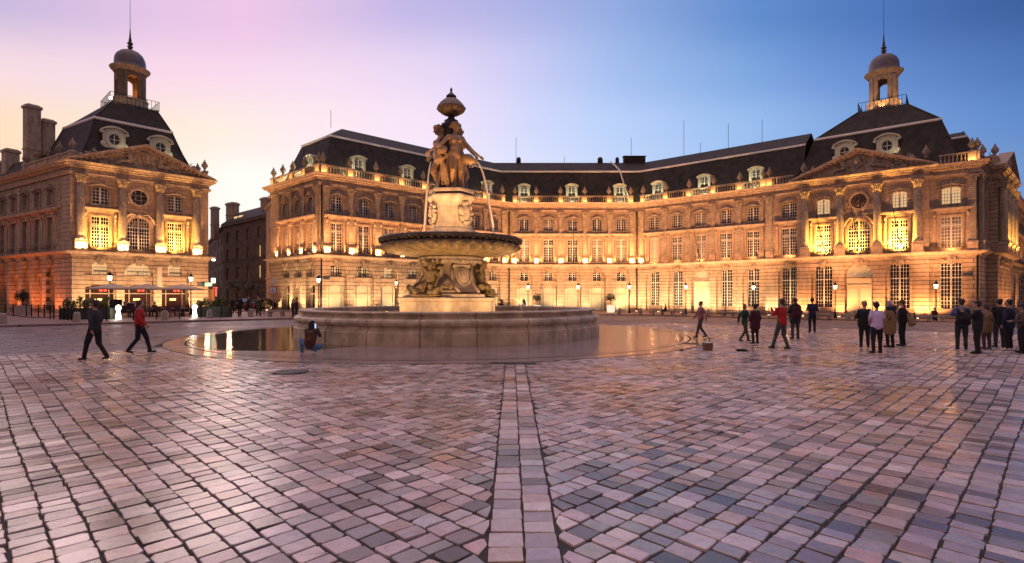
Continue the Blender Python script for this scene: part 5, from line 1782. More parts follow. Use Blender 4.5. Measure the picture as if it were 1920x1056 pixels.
# fluted bowl
NG = 34
mb = MB()
def gad(a, z, r_):
    t = (z - 3.9) / .55
    if t < -.05 or t > 1.0: return 1
    w_ = abs(math.sin(NG / 2 * (a + .10 * t)))
    return 1 + .21 * (w_ ** .7 - .6) * math.sin(PI * min(1, max(0, t * .9 + .1))) 
profW = [(1.45, 3.86), (1.9, 3.90), (2.5, 3.99), (2.95, 4.10), (3.25, 4.22), (3.42, 4.34), (3.45, 4.42), (3.40, 4.47), (3.34, 4.50)]
mb.lathe(profW, NG * 10, rf=gad, caps=False)
link('bowl', mb.mesh('bowl', M_moss if False else mat('bowl stone', (.30, .22, .12), .5, var=.55, vscale=3.5, bump=.4, bscale=16, dirt=.5)), fountain)
mb = MB()
mb.lathe([(3.34, 4.48), (3.40, 4.56), (3.55, 4.62), (3.62, 4.66), (3.64, 4.72), (3.60, 4.76), (3.3, 4.76), (3.2, 4.68), (1.2, 4.62)], 96, caps=False)
for i in range(70):
    t = 2 * PI * i / 70
    mb.ell((3.50 * math.cos(t), 3.50 * math.sin(t), 4.60), .12, .12, .075 + .03 * (i % 2), None, 7, 5)
for i in range(NG):
    t = 2 * PI * (i + .5) / NG
    mb.ell((3.40 * math.cos(t), 3.40 * math.sin(t), 4.44), .08, .08, .1, None, 7, 5)
link('bowl_rim', mb.mesh('bowl_rim', mat('dark wet rim', (.10, .075, .06), .4, var=.5, vscale=4, bump=.4)), fountain)
mb = MB(); mb.lathe([(.5, 4.70), (3.3, 4.70)], 48, caps=False); link('bowl_water', mb.mesh('bowl_water', M_water), fountain)
# upper pedestal
mb = MB()
A1 = R(-35)
hexstack(mb, [(1.42, .6, 4.6), (1.42, .6, 4.98), (1.32, .6, 5.04), (1.24, .58, 5.22), (1.06, .55, 5.34), (1.02, .52, 5.46), (.97, .5, 5.6), (.96, .48, 6.4), (1.02, .48, 6.55), (1.16, .5, 6.72), (1.28, .5, 6.84), (1.28, .5, 6.92)], A1)
link('upper_pedestal', mb.mesh('upper_pedestal', M_ped), fountain)
mb = MB(); hexstack(mb, [(1.14, .5, 6.92), (1.12, .5, 7.06)], A1); link('pedestal_band', mb.mesh('pedestal_band', M_bronzed), fountain)
mb = MB(); hexstack(mb, [(1.14, .5, 7.06), (1.2, .5, 7.12), (1.2, .5, 7.22), (1.08, .5, 7.26)], A1); link('pedestal_cap', mb.mesh('pedestal_cap', M_ped), fountain)
for k in range(3):
    rnd = random.Random(k); a = A1 + 2 * PI * k / 3; T = Matrix.Rotation(a, 4, 'Z') @ Matrix.Translation((.92, 0, 6.05))
    mb = MB(); mb.ell((0, 0, 0), .16, .34, .42, None, 16, 10, T); mb.ell((.1, 0, 0), .1, .22, .28, None, 14, 8, T)
    for i in range(26):
        t = rnd.uniform(0, 2 * PI); mb.ell((.06, .42 * math.cos(t), .5 * math.sin(t)), .12, rnd.uniform(.06, .13), rnd.uniform(.06, .12), (rnd.uniform(0, 3), 0, 0), 7, 5, T)
    link('cartouche', mb.mesh('cartouche', M_ped), fountain)
# column with its shell bowl
mb = MB()
mb.lathe([(.75, 7.26), (.6, 7.6), (.45, 7.9), (.40, 8.2), (.38, 9.0), (.37, 10.3), (.40, 10.34), (.46, 10.42), (.52, 10.5), (.52, 10.62), (.40, 10.68), (.34, 10.75), (.36, 10.82), (.24, 10.88), (.16, 10.98), (.2, 11.08)], 24)
link('column', mb.mesh('column', M_bronzed), fountain)
mb = MB()
mb.lathe([(.14, 11.04), (.38, 11.14), (.62, 11.30), (.73, 11.44), (.68, 11.52), (.54, 11.72), (.36, 11.9), (.2, 11.98)], 72, rf=lambda a, z, r_: 1 + (.05 * math.cos(12 * a) if .5 < r_ else .02 * math.cos(12 * a)))
link('shell_bowl', mb.mesh('shell_bowl', mat('dark shell bronze', (.17, .10, .055), .45, var=.4, vscale=3)), fountain)
mb = MB()
mb.lathe([(.16, 11.94), (.20, 11.98), (.27, 12.03), (.25, 12.1), (.13, 12.2), (.07, 12.28), (.04, 12.31), (.06, 12.36), (.07, 12.41), (.04, 12.48), (.01, 12.54)], 20)
link('finial', mb.mesh('finial', M_bronzed), fountain)


# the three women, standing with their backs to the column
def grace(name, ang, r_, head_turn, seed, armL, armR, jug=None, S_=1.92, bent=1, basez=7.26):
    """local frame: x to her left... front faces +x after rotation; unit metres of a 1.72 m body scaled by S_"""
    T = Matrix.Translation((0, 0, basez)) @ Matrix.Rotation(ang, 4, 'Z') @ Matrix.Translation((r_, 0, 0)) @ Matrix.Diagonal((S_ * 1.12, S_ * 1.14, S_, 1))
    mb = MB(); C = lambda a, b, ra, rb: mb.cap(a, b, ra, rb, 12, T)
    E = lambda c, rx, ry, rz, rot=None: mb.ell(c, rx, ry, rz, rot, 14, 10, T)
    b = bent
    hipc = Vector((.0, .03 * b, .88)); ch = Vector((-.02, .0, 1.22)); nk = Vector((-.02, -.01, 1.42)); hd = Vector((.02, -.01, 1.57))
    # legs: one straight, one with the knee forward
    hs_, hb = Vector((0, .09 * b, .86)), Vector((0, -.09 * b, .84))
    C(hs_, (.03, .10 * b, .46), .105, .068); C((.03, .10 * b, .46), (-.02, .09 * b, .07), .064, .038); C((-.04, .09 * b, .03), (.12, .11 * b, .02), .04, .03)
    C(hb, (.15, -.13 * b, .46), .105, .066); C((.15, -.13 * b, .46), (.0, -.10 * b, .09), .062, .036); C((-.02, -.1 * b, .04), (.13, -.13 * b, .02), .04, .03)
    C((.0, .10 * b, .36), (-.03, .09 * b, .24), .064, .05); C((.10, -.12 * b, .36), (.04, -.11 * b, .24), .062, .05)
    # trunk
    E((0, .0, .90), .135, .185, .15); E((.01, 0, 1.03), .11, .14, .16); C((0, 0, 1.0), ch, .115, .125)
    E((-.02, 0, 1.25), .115, .165, .16); E((.03, 0, .97), .10, .12, .12)
    for s_ in (-1, 1):
        E((.085, s_ * .075, 1.24), .058, .06, .06); C((-.02, s_ * .05, 1.36), (-.02, s_ * .165, 1.34), .06, .058)
        E((-.08, s_ * .075, .86), .10, .09, .11)
    C(ch, nk, .10, .052); C(nk, hd, .05, .05)
    # head with face, turned
    H = Matrix.Translation(hd) @ Matrix.Rotation(head_turn, 4, 'Z') @ Matrix.Rotation(R(14), 4, 'Y')
    HH = T @ H
    mb.ell((0, 0, .04), .095, .075, .115, None, 14, 10, HH); mb.ell((.03, 0, -.02), .06, .055, .07, None, 12, 8, HH)
    mb.cap((.088, 0, .05), (.108, 0, .012), .012, .018, 8, HH)
    mb.ell((.082, 0, -.03), .016, .028, .010, None, 8, 6, HH); mb.ell((.07, 0, -.068), .024, .024, .02, None, 8, 6, HH)
    for s_ in (-1, 1): mb.ell((.083, s_ * .032, .048), .012, .018, .010, None, 8, 6, HH); mb.ell((.0, s_ * .075, .03), .02, .012, .03, None, 8, 6, HH)
    # hair drawn back in waves and a knot
    rnd = random.Random(seed)
    mb.ell((-.02, 0, .07), .105, .088, .105, None, 14, 10, HH)
    for i in range(22):
        t = rnd.uniform(-2.4, 2.4); mb.ell((-.02 + .09 * math.cos(t), .082 * math.sin(t), .085 + rnd.uniform(-.01, .05)), .03, .03, .018, None, 8, 5, HH)
    mb.ell((-.12, 0, .03), .055, .05, .05, None, 10, 8, HH)
    if jug == 'long':
        C((-.06, 0, 1.6), (-.10, .05, 1.3), .06, .05)
    # arms
    for s_, arm in ((1, armL), (-1, armR)):
        sh = Vector((-.02, s_ * .175, 1.34)); el_, ha = Vector(arm[0]), Vector(arm[1])
        C(sh, el_, .055, .042); C(el_, ha, .042, .026)
        d = (ha - el_).normalized(); E(ha + d * .04, .035, .035, .045)
        side = Vector((0, s_ * 1.0, 0)).cross(d).normalized() if abs(d.y) < .95 else Vector((1, 0, 0))
        for q in range(4):
            o = side * (.022 * (q - 1.5)); p0 = ha + d * .06 + o; p1 = p0 + d * (.035 + .005 * (q in (1, 2))); p2 = p1 + d * .02 + Vector((0, -s_ * .02, -.01))
            mb.tube([p0, p1, p2], [.014, .012, .010], 6, T)
        mb.tube([ha + d * .02 + side * .03, ha + d * .05 + side * .055, ha + d * .07 + side * .06], [.015, .013, .01], 6, T)
    st = link(name, fuse(mb, 'statue', M_bronze, .024, 1), fountain)
    # drapery falling behind and between the legs
    db = MB()
    for i in range(9):
        y = -.14 + .035 * i; ph = rnd.uniform(0, 3)
        db.cap((-.10 + .02 * math.sin(i * 2.1), y * 1.2, .80), (-.02 + .06 * math.sin(i * 1.7 + ph), y * 1.5, .02), .032, .045, 8, T)
    for i in range(2): db.cap((.04 + .03 * math.sin(i), .0 + .02 * i - .04, .80), (.02, .0 + .03 * i - .05, .05), .022, .03, 8, T)
    db.cap((-.05, .17 * b, .92), (.06, -.12 * b, .80), .035, .03, 8, T); db.cap((-.06, .17 * b, .90), (.02, -.16 * b, .74), .03, .03, 8, T)
    link('drapery', fuse(db, 'drapery', M_bronze, .035, 1), st)
    return st


# front right woman (seen nearly from the front), front left (seen from her side), and one behind
grace('statue', R(-62), .62, R(38), 1, ((.02, .30, 1.08), (.16, .42, .86)), ((.10, -.33, 1.14), (.26, -.50, 1.0)))
grace('statue', R(-170), .62, R(-20), 2, ((.06, .26, 1.10), (.22, .14, .98)), ((.05, -.27, 1.10), (.20, -.22, .92)), bent=-1, jug='long')
grace('statue', R(58), .62, R(20), 3, ((.05, .33, 1.1), (.2, .45, .95)), ((.08, -.33, 1.12), (.2, -.48, .95)))
# water jugs held by the women
def jug(p, d, s=1.0):
    mb = MB(); q = Vector(d).to_track_quat('Z', 'Y').to_matrix().to_4x4(); m = Matrix.Translation(p) @ q @ Matrix.Scale(s, 4)
    mb.lathe([(.10, -.42), (.2, -.35), (.27, -.15), (.26, .02), (.16, .16), (.11, .22), (.15, .30), (.16, .32), (.10, .3)], 16, m)
    mb.tube([(.0, -.24, -.05), (.0, -.36, .1), (.0, -.3, .26), (.0, -.14, .28)], .03, 6, m)
    return mb
link('jug', jug((1.02, -.72, 8.66), (.9, -.15, -.28), 1.0).mesh('jug', M_bronze), fountain)
link('jug', jug((-.36, -1.02, 9.08), (-.25, -.7, -.35), .9).mesh('jug', M_bronze), fountain)
link('jug', jug((-.72, .62, 8.7), (-.9, .4, -.3), .9).mesh('jug', M_bronze), fountain)
mb = MB(); rnd = random.Random(4)
for i in range(14):
    t = i / 13; mb.cap((-.42 + .28 * math.sin(t * 5), -1.0 - .06 * math.cos(t * 9), 9.0 - .5 * t), (-.30 + .24 * math.sin(t * 4 + 1), -.98, 8.9 - .55 * t), .05, .04, 8)
for i in range(4): mb.cap((-.42 + .07 * i, -.95, 8.6 - .05 * i), (-.34 + .10 * i + .04 * (i % 2), -.84, 7.4), .04, .05, 8)
link('drapery', fuse(mb, 'drapery', M_bronze, .035, 1), fountain)


# young tritons on fish between the buttresses
def triton(ang, seed):
    T = Matrix.Rotation(ang, 4, 'Z') @ Matrix.Translation((1.42, 0, 1.86)) @ Matrix.Scale(1.16, 4)
    mb = MB(); C = lambda a, b, ra, rb: mb.cap(a, b, ra, rb, 12, T); E = lambda c, rx, ry, rz, rot=None: mb.ell(c, rx, ry, rz, rot, 12, 8, T)
    # shell-like base and fish
    E((.25, 0, .06), .62, .85, .10)
    for s_ in (-1, 1):
        C((.2, s_ * .15, .22), (.46, s_ * .5, .2), .22, .16); C((.46, s_ * .5, .2), (.4, s_ * .85, .42), .15, .08)
        C((.4, s_ * .85, .42), (.25, s_ * 1.12, .36), .08, .03); E((.22, s_ * 1.16, .40), .16, .06, .13, (0, .5, 0))
        E((.55, s_ * .34, .16), .17, .15, .14)
        for k in range(5): C((.35, s_ * (.55 + .04 * k), .1 + .07 * k), (.62, s_ * (.72 + .04 * k), .12 + .05 * k), .04, .02)
    # boy: thighs ending in fins, trunk, arms up to the bowl
    C((.12, .1, .55), (.42, .22, .42), .15, .12); C((.42, .22, .42), (.5, .42, .12), .11, .06)
    C((.12, -.1, .55), (.42, -.22, .42), .15, .12); C((.42, -.22, .42), (.5, -.1, .1), .11, .06)
    C((.1, 0, .58), (.08, 0, .98), .19, .22); E((.16, 0, .72), .17, .19, .18); E((.12, 0, 1.0), .16, .25, .15)
    C((.1, 0, 1.1), (.16, 0, 1.24), .08, .08); H = T @ Matrix.Translation((.2, 0, 1.32)) @ Matrix.Rotation(R(25), 4, 'Y')
    mb.ell((0, 0, .03), .14, .125, .155, None, 14, 10, H); mb.ell((.06, 0, -.05), .09, .09, .08, None, 10, 8, H); mb.cap((.14, 0, .03), (.165, 0, -.01), .02, .026, 8, H)
    for s_ in (-1, 1): mb.ell((.115, s_ * .05, .045), .02, .025, .015, None, 8, 6, H)
    rnd = random.Random(seed)
    for i in range(26):
        t = rnd.uniform(0, 6.28); mb.ell((-.03 + .12 * math.cos(t), .12 * math.sin(t), .10 + rnd.uniform(-.04, .08)), .045, .045, .04, None, 8, 6, H)
    for s_ in (-1, 1):
        C((.1, s_ * .22, 1.06), (.12, s_ * .44, .86 if s_ > 0 else 1.22), .085, .065)
        C((.12, s_ * .44, .86 if s_ > 0 else 1.22), (.3, s_ * .4, .52 if s_ > 0 else 1.46), .065, .04)
        E((.32, s_ * .4, .46 if s_ > 0 else 1.52), .05, .05, .07)
        for q in range(4): C((.33 + .025 * q - .04, s_ * .4, .42 if s_ > 0 else 1.56), (.36 + .03 * q - .04, s_ * .4, .34 if s_ > 0 else 1.62), .016, .012)
    for i in range(16):   # foliage/cloak behind the head
        E((-.02 + rnd.uniform(-.1, .15), rnd.uniform(-.5, .5), 1.3 + rnd.uniform(-.25, .28)), .12, .13, .05, (rnd.uniform(-.6, .6), rnd.uniform(-.6, .6), 0))
    return link('triton', fuse(mb, 'triton', M_moss, .022, 1), fountain)


for k in range(3): triton(A0 + PI / 3 + 2 * PI * k / 3, k)

# jets and falling water
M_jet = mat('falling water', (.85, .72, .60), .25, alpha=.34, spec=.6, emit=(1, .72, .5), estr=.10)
def jetmesh(pts, rs, name='water_jet', seed=0):
    mb = MB(); rnd = random.Random(seed)
    for k in range(4):
        o = Vector((rnd.uniform(-1, 1), rnd.uniform(-1, 1), 0)) * (.035 if k else 0)
        mb.tube([Vector(p) + o * (i / len(pts)) for i, p in enumerate(pts)], [r_ * (1 if k == 0 else .45) for r_ in rs], 7)
    link(name, mb.mesh(name, M_jet), fountain)
def arc(p, vel, zend, g=9.8, n=14):
    p = Vector(p); v = Vector(vel); T_ = (v.z + math.sqrt(v.z ** 2 + 2 * g * (p.z - zend))) / g
    return [p + v * (T_ * i / n) + Vector((0, 0, -.5 * g * (T_ * i / n) ** 2)) for i in range(n + 1)]
a_ = arc((1.36, -.78, 8.52), (1.02, -.1, -.35), 4.72); jetmesh(a_, [.045 + .03 * i / 14 for i in range(15)])
a_ = arc((-.95, -.55, 8.6), (-.38, -.28, -.9), 4.72); jetmesh(a_, [.03 + .035 * i / 14 for i in range(15)], seed=1)
a_ = arc((-.5, .9, 8.5), (.45, 1.0, -.3), 4.72); jetmesh(a_, [.06] * 15, seed=2)
for s_, (bx_, by_) in ((1, (3.8, -2.2)),):
    a_ = arc((bx_ - .55, by_, 1.75), (.95, -.1, .1), 1.12, n=8); jetmesh(a_, [.02] * 9, seed=3)
    a_ = arc((bx_ + .35, by_ - .1, 1.12), (.9, -.2, 2.4), 1.12, n=8)[:5]; jetmesh(a_, [.018] * 5, seed=4)
rnd = random.Random(3); mb = MB()
for i in range(260):
    ax_ = rnd.choice(((-1.6, -1.0), (2.3, -.9))); t = rnd.uniform(0, 6.28); r_ = rnd.uniform(0, .5)
    z = 4.75 + abs(rnd.gauss(0, .12)); mb.ell((ax_[0] + r_ * math.cos(t), ax_[1] + r_ * math.sin(t), z), .015, .015, .02, None, 5, 4)
link('splash', mb.mesh('splash', M_jet), fountain)

# underwater and bowl floodlights of the fountain
for a in (R(-150), R(-92), R(-40), R(30), R(150)):
    lamp('SPOT', (fx + 4.4 * math.cos(a), fy + 4.4 * math.sin(a), 1.3), 380, (1, .55, .23), .12, target=(fx + .8 * math.cos(a), fy + .8 * math.sin(a), 3.4), spot=R(115), blend=.8, name='basin_light')
for a in (R(-150), R(-95), R(-50), R(40), R(140)):
    lamp('SPOT', (fx + 2.6 * math.cos(a), fy + 2.6 * math.sin(a), 4.95), 240, (1, .55, .23), .08, target=(fx, fy, 7.6), spot=R(100), blend=.8, name='bowl_light')

for a in (R(-155), R(-112), R(-70), R(-28), R(60), R(150)):
    lamp('SPOT', (fx + 3.1 * math.cos(a), fy + 3.1 * math.sin(a), 4.9), 210, (1, .5, .2), .1, target=(fx, fy, 9.0), spot=R(70), blend=.8, name='statue_light')
# ------------------------------------------------------------------ people
M_skin = mat('skin', (.42, .25, .18), .55, var=.08)
def cloth(name, col, rough=.9): return mat('cloth ' + name, col, rough, var=.22, vscale=7, bump=.5, bscale=9)
C_BLACK = cloth('black', (.014, .013, .015)); C_DGREY = cloth('dark grey', (.035, .033, .035)); C_RED = cloth('red', (.42, .02, .015)); C_MAROON = cloth('maroon', (.06, .012, .02))
C_WHITE = cloth('lilac white', (.62, .50, .72)); C_TAN = cloth('tan', (.26, .17, .075)); C_NAVY = cloth('navy', (.015, .018, .05)); C_OLIVE = cloth('olive', (.06, .06, .03))
C_JEANS = cloth('blue denim', (.10, .17, .27)); C_BROWN = cloth('brown', (.09, .055, .04)); C_GREEN = cloth('dark green', (.012, .05, .03)); C_RUST = cloth('rust', (.10, .035, .018)); C_PINK = cloth('dusty pink', (.36, .14, .14))
C_GREYG = cloth('grey green', (.07, .075, .055)); C_SHOEW = cloth('white shoe', (.6, .58, .55)); C_BLUE = cloth('steel blue', (.10, .14, .28)); C_CREAM = cloth('cream', (.6, .55, .5))
H_BLACK = mat('black hair', (.008, .007, .007), .45, bump=.6, bscale=40); H_BROWN = mat('brown hair', (.04, .022, .012), .5, bump=.6, bscale=40); H_GREY = mat('grey hair', (.38, .32, .30), .55, bump=.6, bscale=40); H_FAIR = mat('fair hair', (.25, .16, .08), .5, bump=.6, bscale=40)


def pose(kind, **kw):
    V = Vector
    J = dict(hip=V((0, 0, .93)), chest=V((0, 0, 1.28)), neck=V((0, .0, 1.47)), head=V((0, .02, 1.62)), nod=0.0, turn=0.0)
    for s_, n in ((-1, 'L'), (1, 'R')):
        J['sh' + n] = V((s_ * .162, 0, 1.40)); J['el' + n] = V((s_ * .25, -.02, 1.13)); J['ha' + n] = V((s_ * .25, .07, .89))
        J['hp' + n] = V((s_ * .09, 0, .92)); J['kn' + n] = V((s_ * .105, .02, .50)); J['an' + n] = V((s_ * .11, -.01, .085)); J['ft' + n] = V((s_ * .02, .15, -.045))
    if kind == 'walk':
        J['knL'] = V((-.10, .16, .51)); J['anL'] = V((-.10, .26, .09)); J['knR'] = V((.10, -.02, .50)); J['anR'] = V((.10, -.28, .13)); J['ftR'] = V((.02, .12, -.075))
        J['elL'] = V((-.25, -.13, 1.15)); J['haL'] = V((-.24, -.16, .9)); J['elR'] = V((.25, .08, 1.14)); J['haR'] = V((.23, .25, .95))
    if kind == 'phone':
        J['elL'] = V((-.24, .14, 1.20)); J['haL'] = V((-.10, .34, 1.38)); J['elR'] = V((.24, .14, 1.20)); J['haR'] = V((.10, .34, 1.38))
    if kind == 'look':
        J['elL'] = V((-.26, .03, 1.14)); J['haL'] = V((-.10, .27, 1.12)); J['elR'] = V((.26, .03, 1.14)); J['haR'] = V((.08, .28, 1.12)); J['nod'] = .5
    if kind == 'sit':
        dz = V((0, 0, -.45))
        for k in ('hip', 'chest', 'neck', 'head', 'shL', 'shR', 'hpL', 'hpR'): J[k] = J[k] + dz
        for s_, n in ((-1, 'L'), (1, 'R')):
            J['kn' + n] = V((s_ * .13, .44, .50)); J['an' + n] = V((s_ * .13, .42, .085)); J['el' + n] = V((s_ * .25, .08, .70)); J['ha' + n] = V((s_ * .12, .32, .60))
        J['nod'] = .3
    J.update({k: (V(v) if isinstance(v, (tuple, list)) else v) for k, v in kw.items()})
    return J


def person(loc, h, heading, J, top=C_BLACK, legs=C_DGREY, hair=H_BROWN, shoes=C_BLACK, coat=0.0, hairlen=0, wide=1.0, skirt=False, label='', group=None, sleeve=1.0, z=None, hood=False, vox=.021, solecol=None):
    x, y = loc; zz = gz(x, y) + (0.13 if y > curb_y(x) else 0.0) if z is None else z
    root = empty('person', (x, y, zz), heading); tag(root, label, 'person', group)
    sc = h / 1.75; T = Matrix.Scale(sc, 4)
    w = wide
    def cap(m, a, b, ra, rb): m.cap(a, b, ra, rb, 10, T)
    def E(m, c, rx, ry, rz, rot=None): m.ell(c, rx, ry, rz, rot, 12, 8, T)
    hip, ch, nk, hd = J['hip'], J['chest'], J['neck'], J['head']
    up = (nk - hip).normalized()
    # body (skin)
    b = MB()
    E(b, hip, .145 * w, .10, .11); cap(b, hip, ch, .115 * w, .12 * w); E(b, ch, .155 * w, .105, .16); cap(b, ch, nk, .10, .055); cap(b, nk, hd, .055, .055)
    for n, s_ in (('L', -1), ('R', 1)):
        cap(b, ch + up * .08, J['sh' + n], .08, .062); cap(b, J['sh' + n], J['el' + n], .05, .04); cap(b, J['el' + n], J['ha' + n], .040, .027)
        cap(b, J['hp' + n], J['kn' + n], .085 * w, .058); cap(b, J['kn' + n], J['an' + n], .055, .037); cap(b, J['an' + n] + Vector((0, -.03, -.02)), J['an' + n] + J['ft' + n], .036, .028)
        d = (J['ha' + n] - J['el' + n]).normalized(); E(b, J['ha' + n] + d * .045, .03, .03, .04)
    HM = T @ Matrix.Translation(hd) @ Matrix.Rotation(J['turn'], 4, 'Z') @ Matrix.Rotation(-J['nod'], 4, 'X')
    b.ell((0, 0, .02), .074, .092, .105, None, 14, 10, HM); b.ell((0, .035, -.055), .052, .052, .055, None, 10, 8, HM)
    b.cap((0, .088, .025), (0, .108, -.012), .010, .016, 8, HM); b.ell((0, .083, -.05), .026, .014, .009, None, 8, 6, HM)
    for s_ in (-1, 1): b.ell((s_ * .03, .084, .025), .016, .012, .009, None, 8, 6, HM); b.ell((s_ * .076, .0, .005), .012, .02, .03, None, 8, 6, HM)
    ex = MB()
    for n, s_ in (('L', -1), ('R', 1)):
        ha, el_ = J['ha' + n], J['el' + n]; d = (ha - el_).normalized()
        a = Vector((0, 1, 0)) if abs(d.y) < .8 else Vector((1, 0, 0)); side = (a - d * a.dot(d)).normalized(); pl = d.cross(side)
        for q, ln in enumerate((.060, .072, .078, .070)):
            o = side * (.018 * (1.5 - q)); p0 = ha + d * .065 + o; p1 = p0 + d * ln * .5 + pl * .006 * -s_; p2 = p1 + d * ln * .35 + pl * .016 * -s_; p3 = p2 + d * ln * .15 + pl * .018 * -s_
            ex.tube([p0, p1, p2, p3], [.0095, .009, .008, .006], 6, T)
        ex.tube([ha + d * .02 + side * .022, ha + d * .045 + side * .042, ha + d * .075 + side * .046], [.012, .010, .007], 6, T)
    link('body', fuse(b, 'body', M_skin, vox * .8, 1, ex), root)
    # top
    t = MB(); o_ = .022
    E(t, ch, (.165 + o_) * w, .125 + o_, .17); cap(t, hip + up * .06, ch, (.135 + o_) * w, (.13 + o_) * w); E(t, hip + up * .01, (.158 + o_) * w, .125 + o_, .15)
    cap(t, ch, ch + (nk - ch) * .62, .13, .085)
    if hood: E(t, nk + Vector((0, -.07, .0)), .12, .09, .09)
    for n, s_ in (('L', -1), ('R', 1)):
        cap(t, ch + up * .09, J['sh' + n], .09, .066); 
        e_ = J['sh' + n].lerp(J['el' + n], min(1, sleeve * 2)); cap(t, J['sh' + n], e_, .066, .056)
        if sleeve > .5: cap(t, J['el' + n], J['ha' + n].lerp(J['el' + n], .08), .062, .046)
    if coat:
        dn = -up if abs(up.z) > .9 else Vector((0, 0, -1))
        for n, s_ in (('L', -1), ('R', 1)):
            k = J['hp' + n].lerp(J['kn' + n], coat); cap(t, J['hp' + n] + Vector((0, 0, .05)), k, .135 * w, .125 * w)
        k = J['hpL'].lerp(J['knL'], coat).lerp(J['hpR'].lerp(J['knR'], coat), .5); cap(t, hip, k, .15 * w, .13 * w)
    link('jacket' if sleeve > .5 else 'shirt', fuse(t, 'jacket', top, vox, 2), root)
    # trousers
    g = MB(); E(g, hip, .165 * w, .125, .12)
    for n, s_ in (('L', -1), ('R', 1)):
        cap(g, J['hp' + n], J['kn' + n], .105 * w, .078); cap(g, J['kn' + n], J['an' + n] + Vector((0, 0, .02)), .074, .058)
    link('trousers', fuse(g, 'trousers', legs, vox, 2), root)
    for n, s_ in (('L', -1), ('R', 1)):
        s = MB(); A_ = J['an' + n]; f_ = A_ + J['ft' + n]
        cap(s, A_ + Vector((0, -.045, -.03)), f_, .044, .036); cap(s, A_ + Vector((0, -.01, .02)), A_ + Vector((0, -.03, -.03)), .046, .048)
        link('shoe', fuse(s, 'shoe', shoes, vox * .8, 1), root)
    hm = MB()
    hm.ell((0, -.018, .045), .086, .098, .098, None, 14, 10, HM); hm.ell((0, -.05, -.0), .078, .06, .09, None, 12, 8, HM)
    rnd = random.Random(int(x * 100) & 255)
    for i in range(14):
        a = rnd.uniform(2.8, 6.6); hm.ell((.075 * math.cos(a), -.02 + .08 * math.sin(a), .05 + rnd.uniform(-.05, .07)), .028, .028, .03, None, 8, 5, HM)
    if hairlen:
        for s_ in (-.6, -.3, 0, .3, .6): hm.cap((s_ * .09, -.07, .02), (s_ * .13, -.10, -hairlen + abs(s_) * .05), .05, .04, 8, HM)
    link('hair', fuse(hm, 'hair', hair, vox * .7, 1), root)
    return root


def backpack(p, off=(0, -.2, 1.2), label='', col=C_BLACK, heading=None, s=1.0, z0=None):
    hd_ = p.rotation_euler[2] if heading is None else heading
    M_ = Matrix.Translation(p.location) @ Matrix.Rotation(hd_, 4, 'Z') @ Matrix.Translation(off)
    mb = MB(); T = Matrix.Scale(s, 4)
    for q in range(7): zz_ = -.16 + .055 * q; mb.cap((-.10 + .006 * q, 0, zz_), (.10 - .006 * q, 0, zz_), .095, .095, 12, T)
    mb.ell((0, -.11, -.06), .10, .05, .09, None, 12, 8, T)
    o = link('backpack', fuse(mb, 'backpack', col, .022, 2), None, mw=M_)
    st = MB()
    for s_ in (-1, 1): st.tube([(s_ * .10, .02, .22), (s_ * .12, .12, .24), (s_ * .13, .30, .10), (s_ * .12, .2, -.12), (s_ * .1, .02, -.18)], .018, 6, T)
    link('strap', st.mesh('strap', C_BLACK), o)
    tag(o, label, 'backpack'); return o


def pp(px, fy): return at(px, fy)


# crouching woman taking a picture of the fountain
sq = pose('stand', hip=(.02, -.06, .36), chest=(.0, .08, .70), neck=(.0, .14, .90), head=(-.01, .17, 1.05), shL=(-.17, .10, .85), shR=(.17, .10, .85), elL=(-.24, .26, .70), elR=(.22, .28, .66),
          haL=(-.10, .42, .92), haR=(.08, .44, .90), hpL=(-.09, -.04, .34), hpR=(.11, -.05, .34), knL=(-.40, .26, .52), anL=(-.33, .10, .09), ftL=(-.03, .13, -.045), knR=(.24, .30, .30), anR=(.12, -.06, .15), ftR=(.02, .12, -.10), turn=.1)
w0 = person(pp(582, 668), 1.66, 0, sq, C_BROWN, C_JEANS, H_BLACK, C_SHOEW, hairlen=.40, label='woman with long black hair crouching by the apron to photograph the fountain', vox=.016, z=0)
backpack(w0, (.03, -.13, .56), 'rust-brown backpack worn by the crouching woman', C_RUST, s=.92)
ph = link('phone', MB().box(-.04, .04, -.005, .005, -.075, .075).mesh('phone', mat('phone glass', (.1, .12, .16), .2, emit=(.5, .6, .9), estr=1.2)), None, mw=Matrix.Translation(w0.location) @ Matrix.Translation((-.03, .46, .93)))
tag(ph, 'bright phone held up by the crouching woman', 'phone')

# group in front of the pavilion, right
p1 = person(pp(1644, 663), 1.70, R(-6), pose('stand', elR=(.27, .02, 1.13), haR=(.30, .20, .98), haL=(-.10, .25, 1.02), knR=(.12, .03, .5), turn=-.5), C_WHITE, C_BLACK, H_BLACK, C_BLACK, wide=1.14, sleeve=.32, label='woman in pale lilac T-shirt and black trousers seen from behind, in a group of four')
p2 = person(pp(1621, 652), 1.70, R(-25), pose('look', turn=-.3), C_BLACK, C_BLACK, H_FAIR, C_BLACK, wide=1.12, coat=.15, label='fair-haired person in black, bending over a phone left of the woman in lilac')
p3 = person(pp(1669, 652), 1.72, R(10), pose('stand', turn=-.2), C_TAN, C_BLACK, H_GREY, C_BLACK, coat=.75, wide=1.08, label='white-haired person in a long tan coat, right of the woman in lilac')
sc_ = MB(); sc_.cap((-.12, -.02, 1.44), (.14, -.04, 1.45), .085, .09, 10); sc_.cap((.14, -.05, 1.44), (-.16, -.13, 1.02), .028, .028, 8); sc_.cap((.0, -.08, 1.4), (.08, -.12, 1.28), .06, .05, 8)
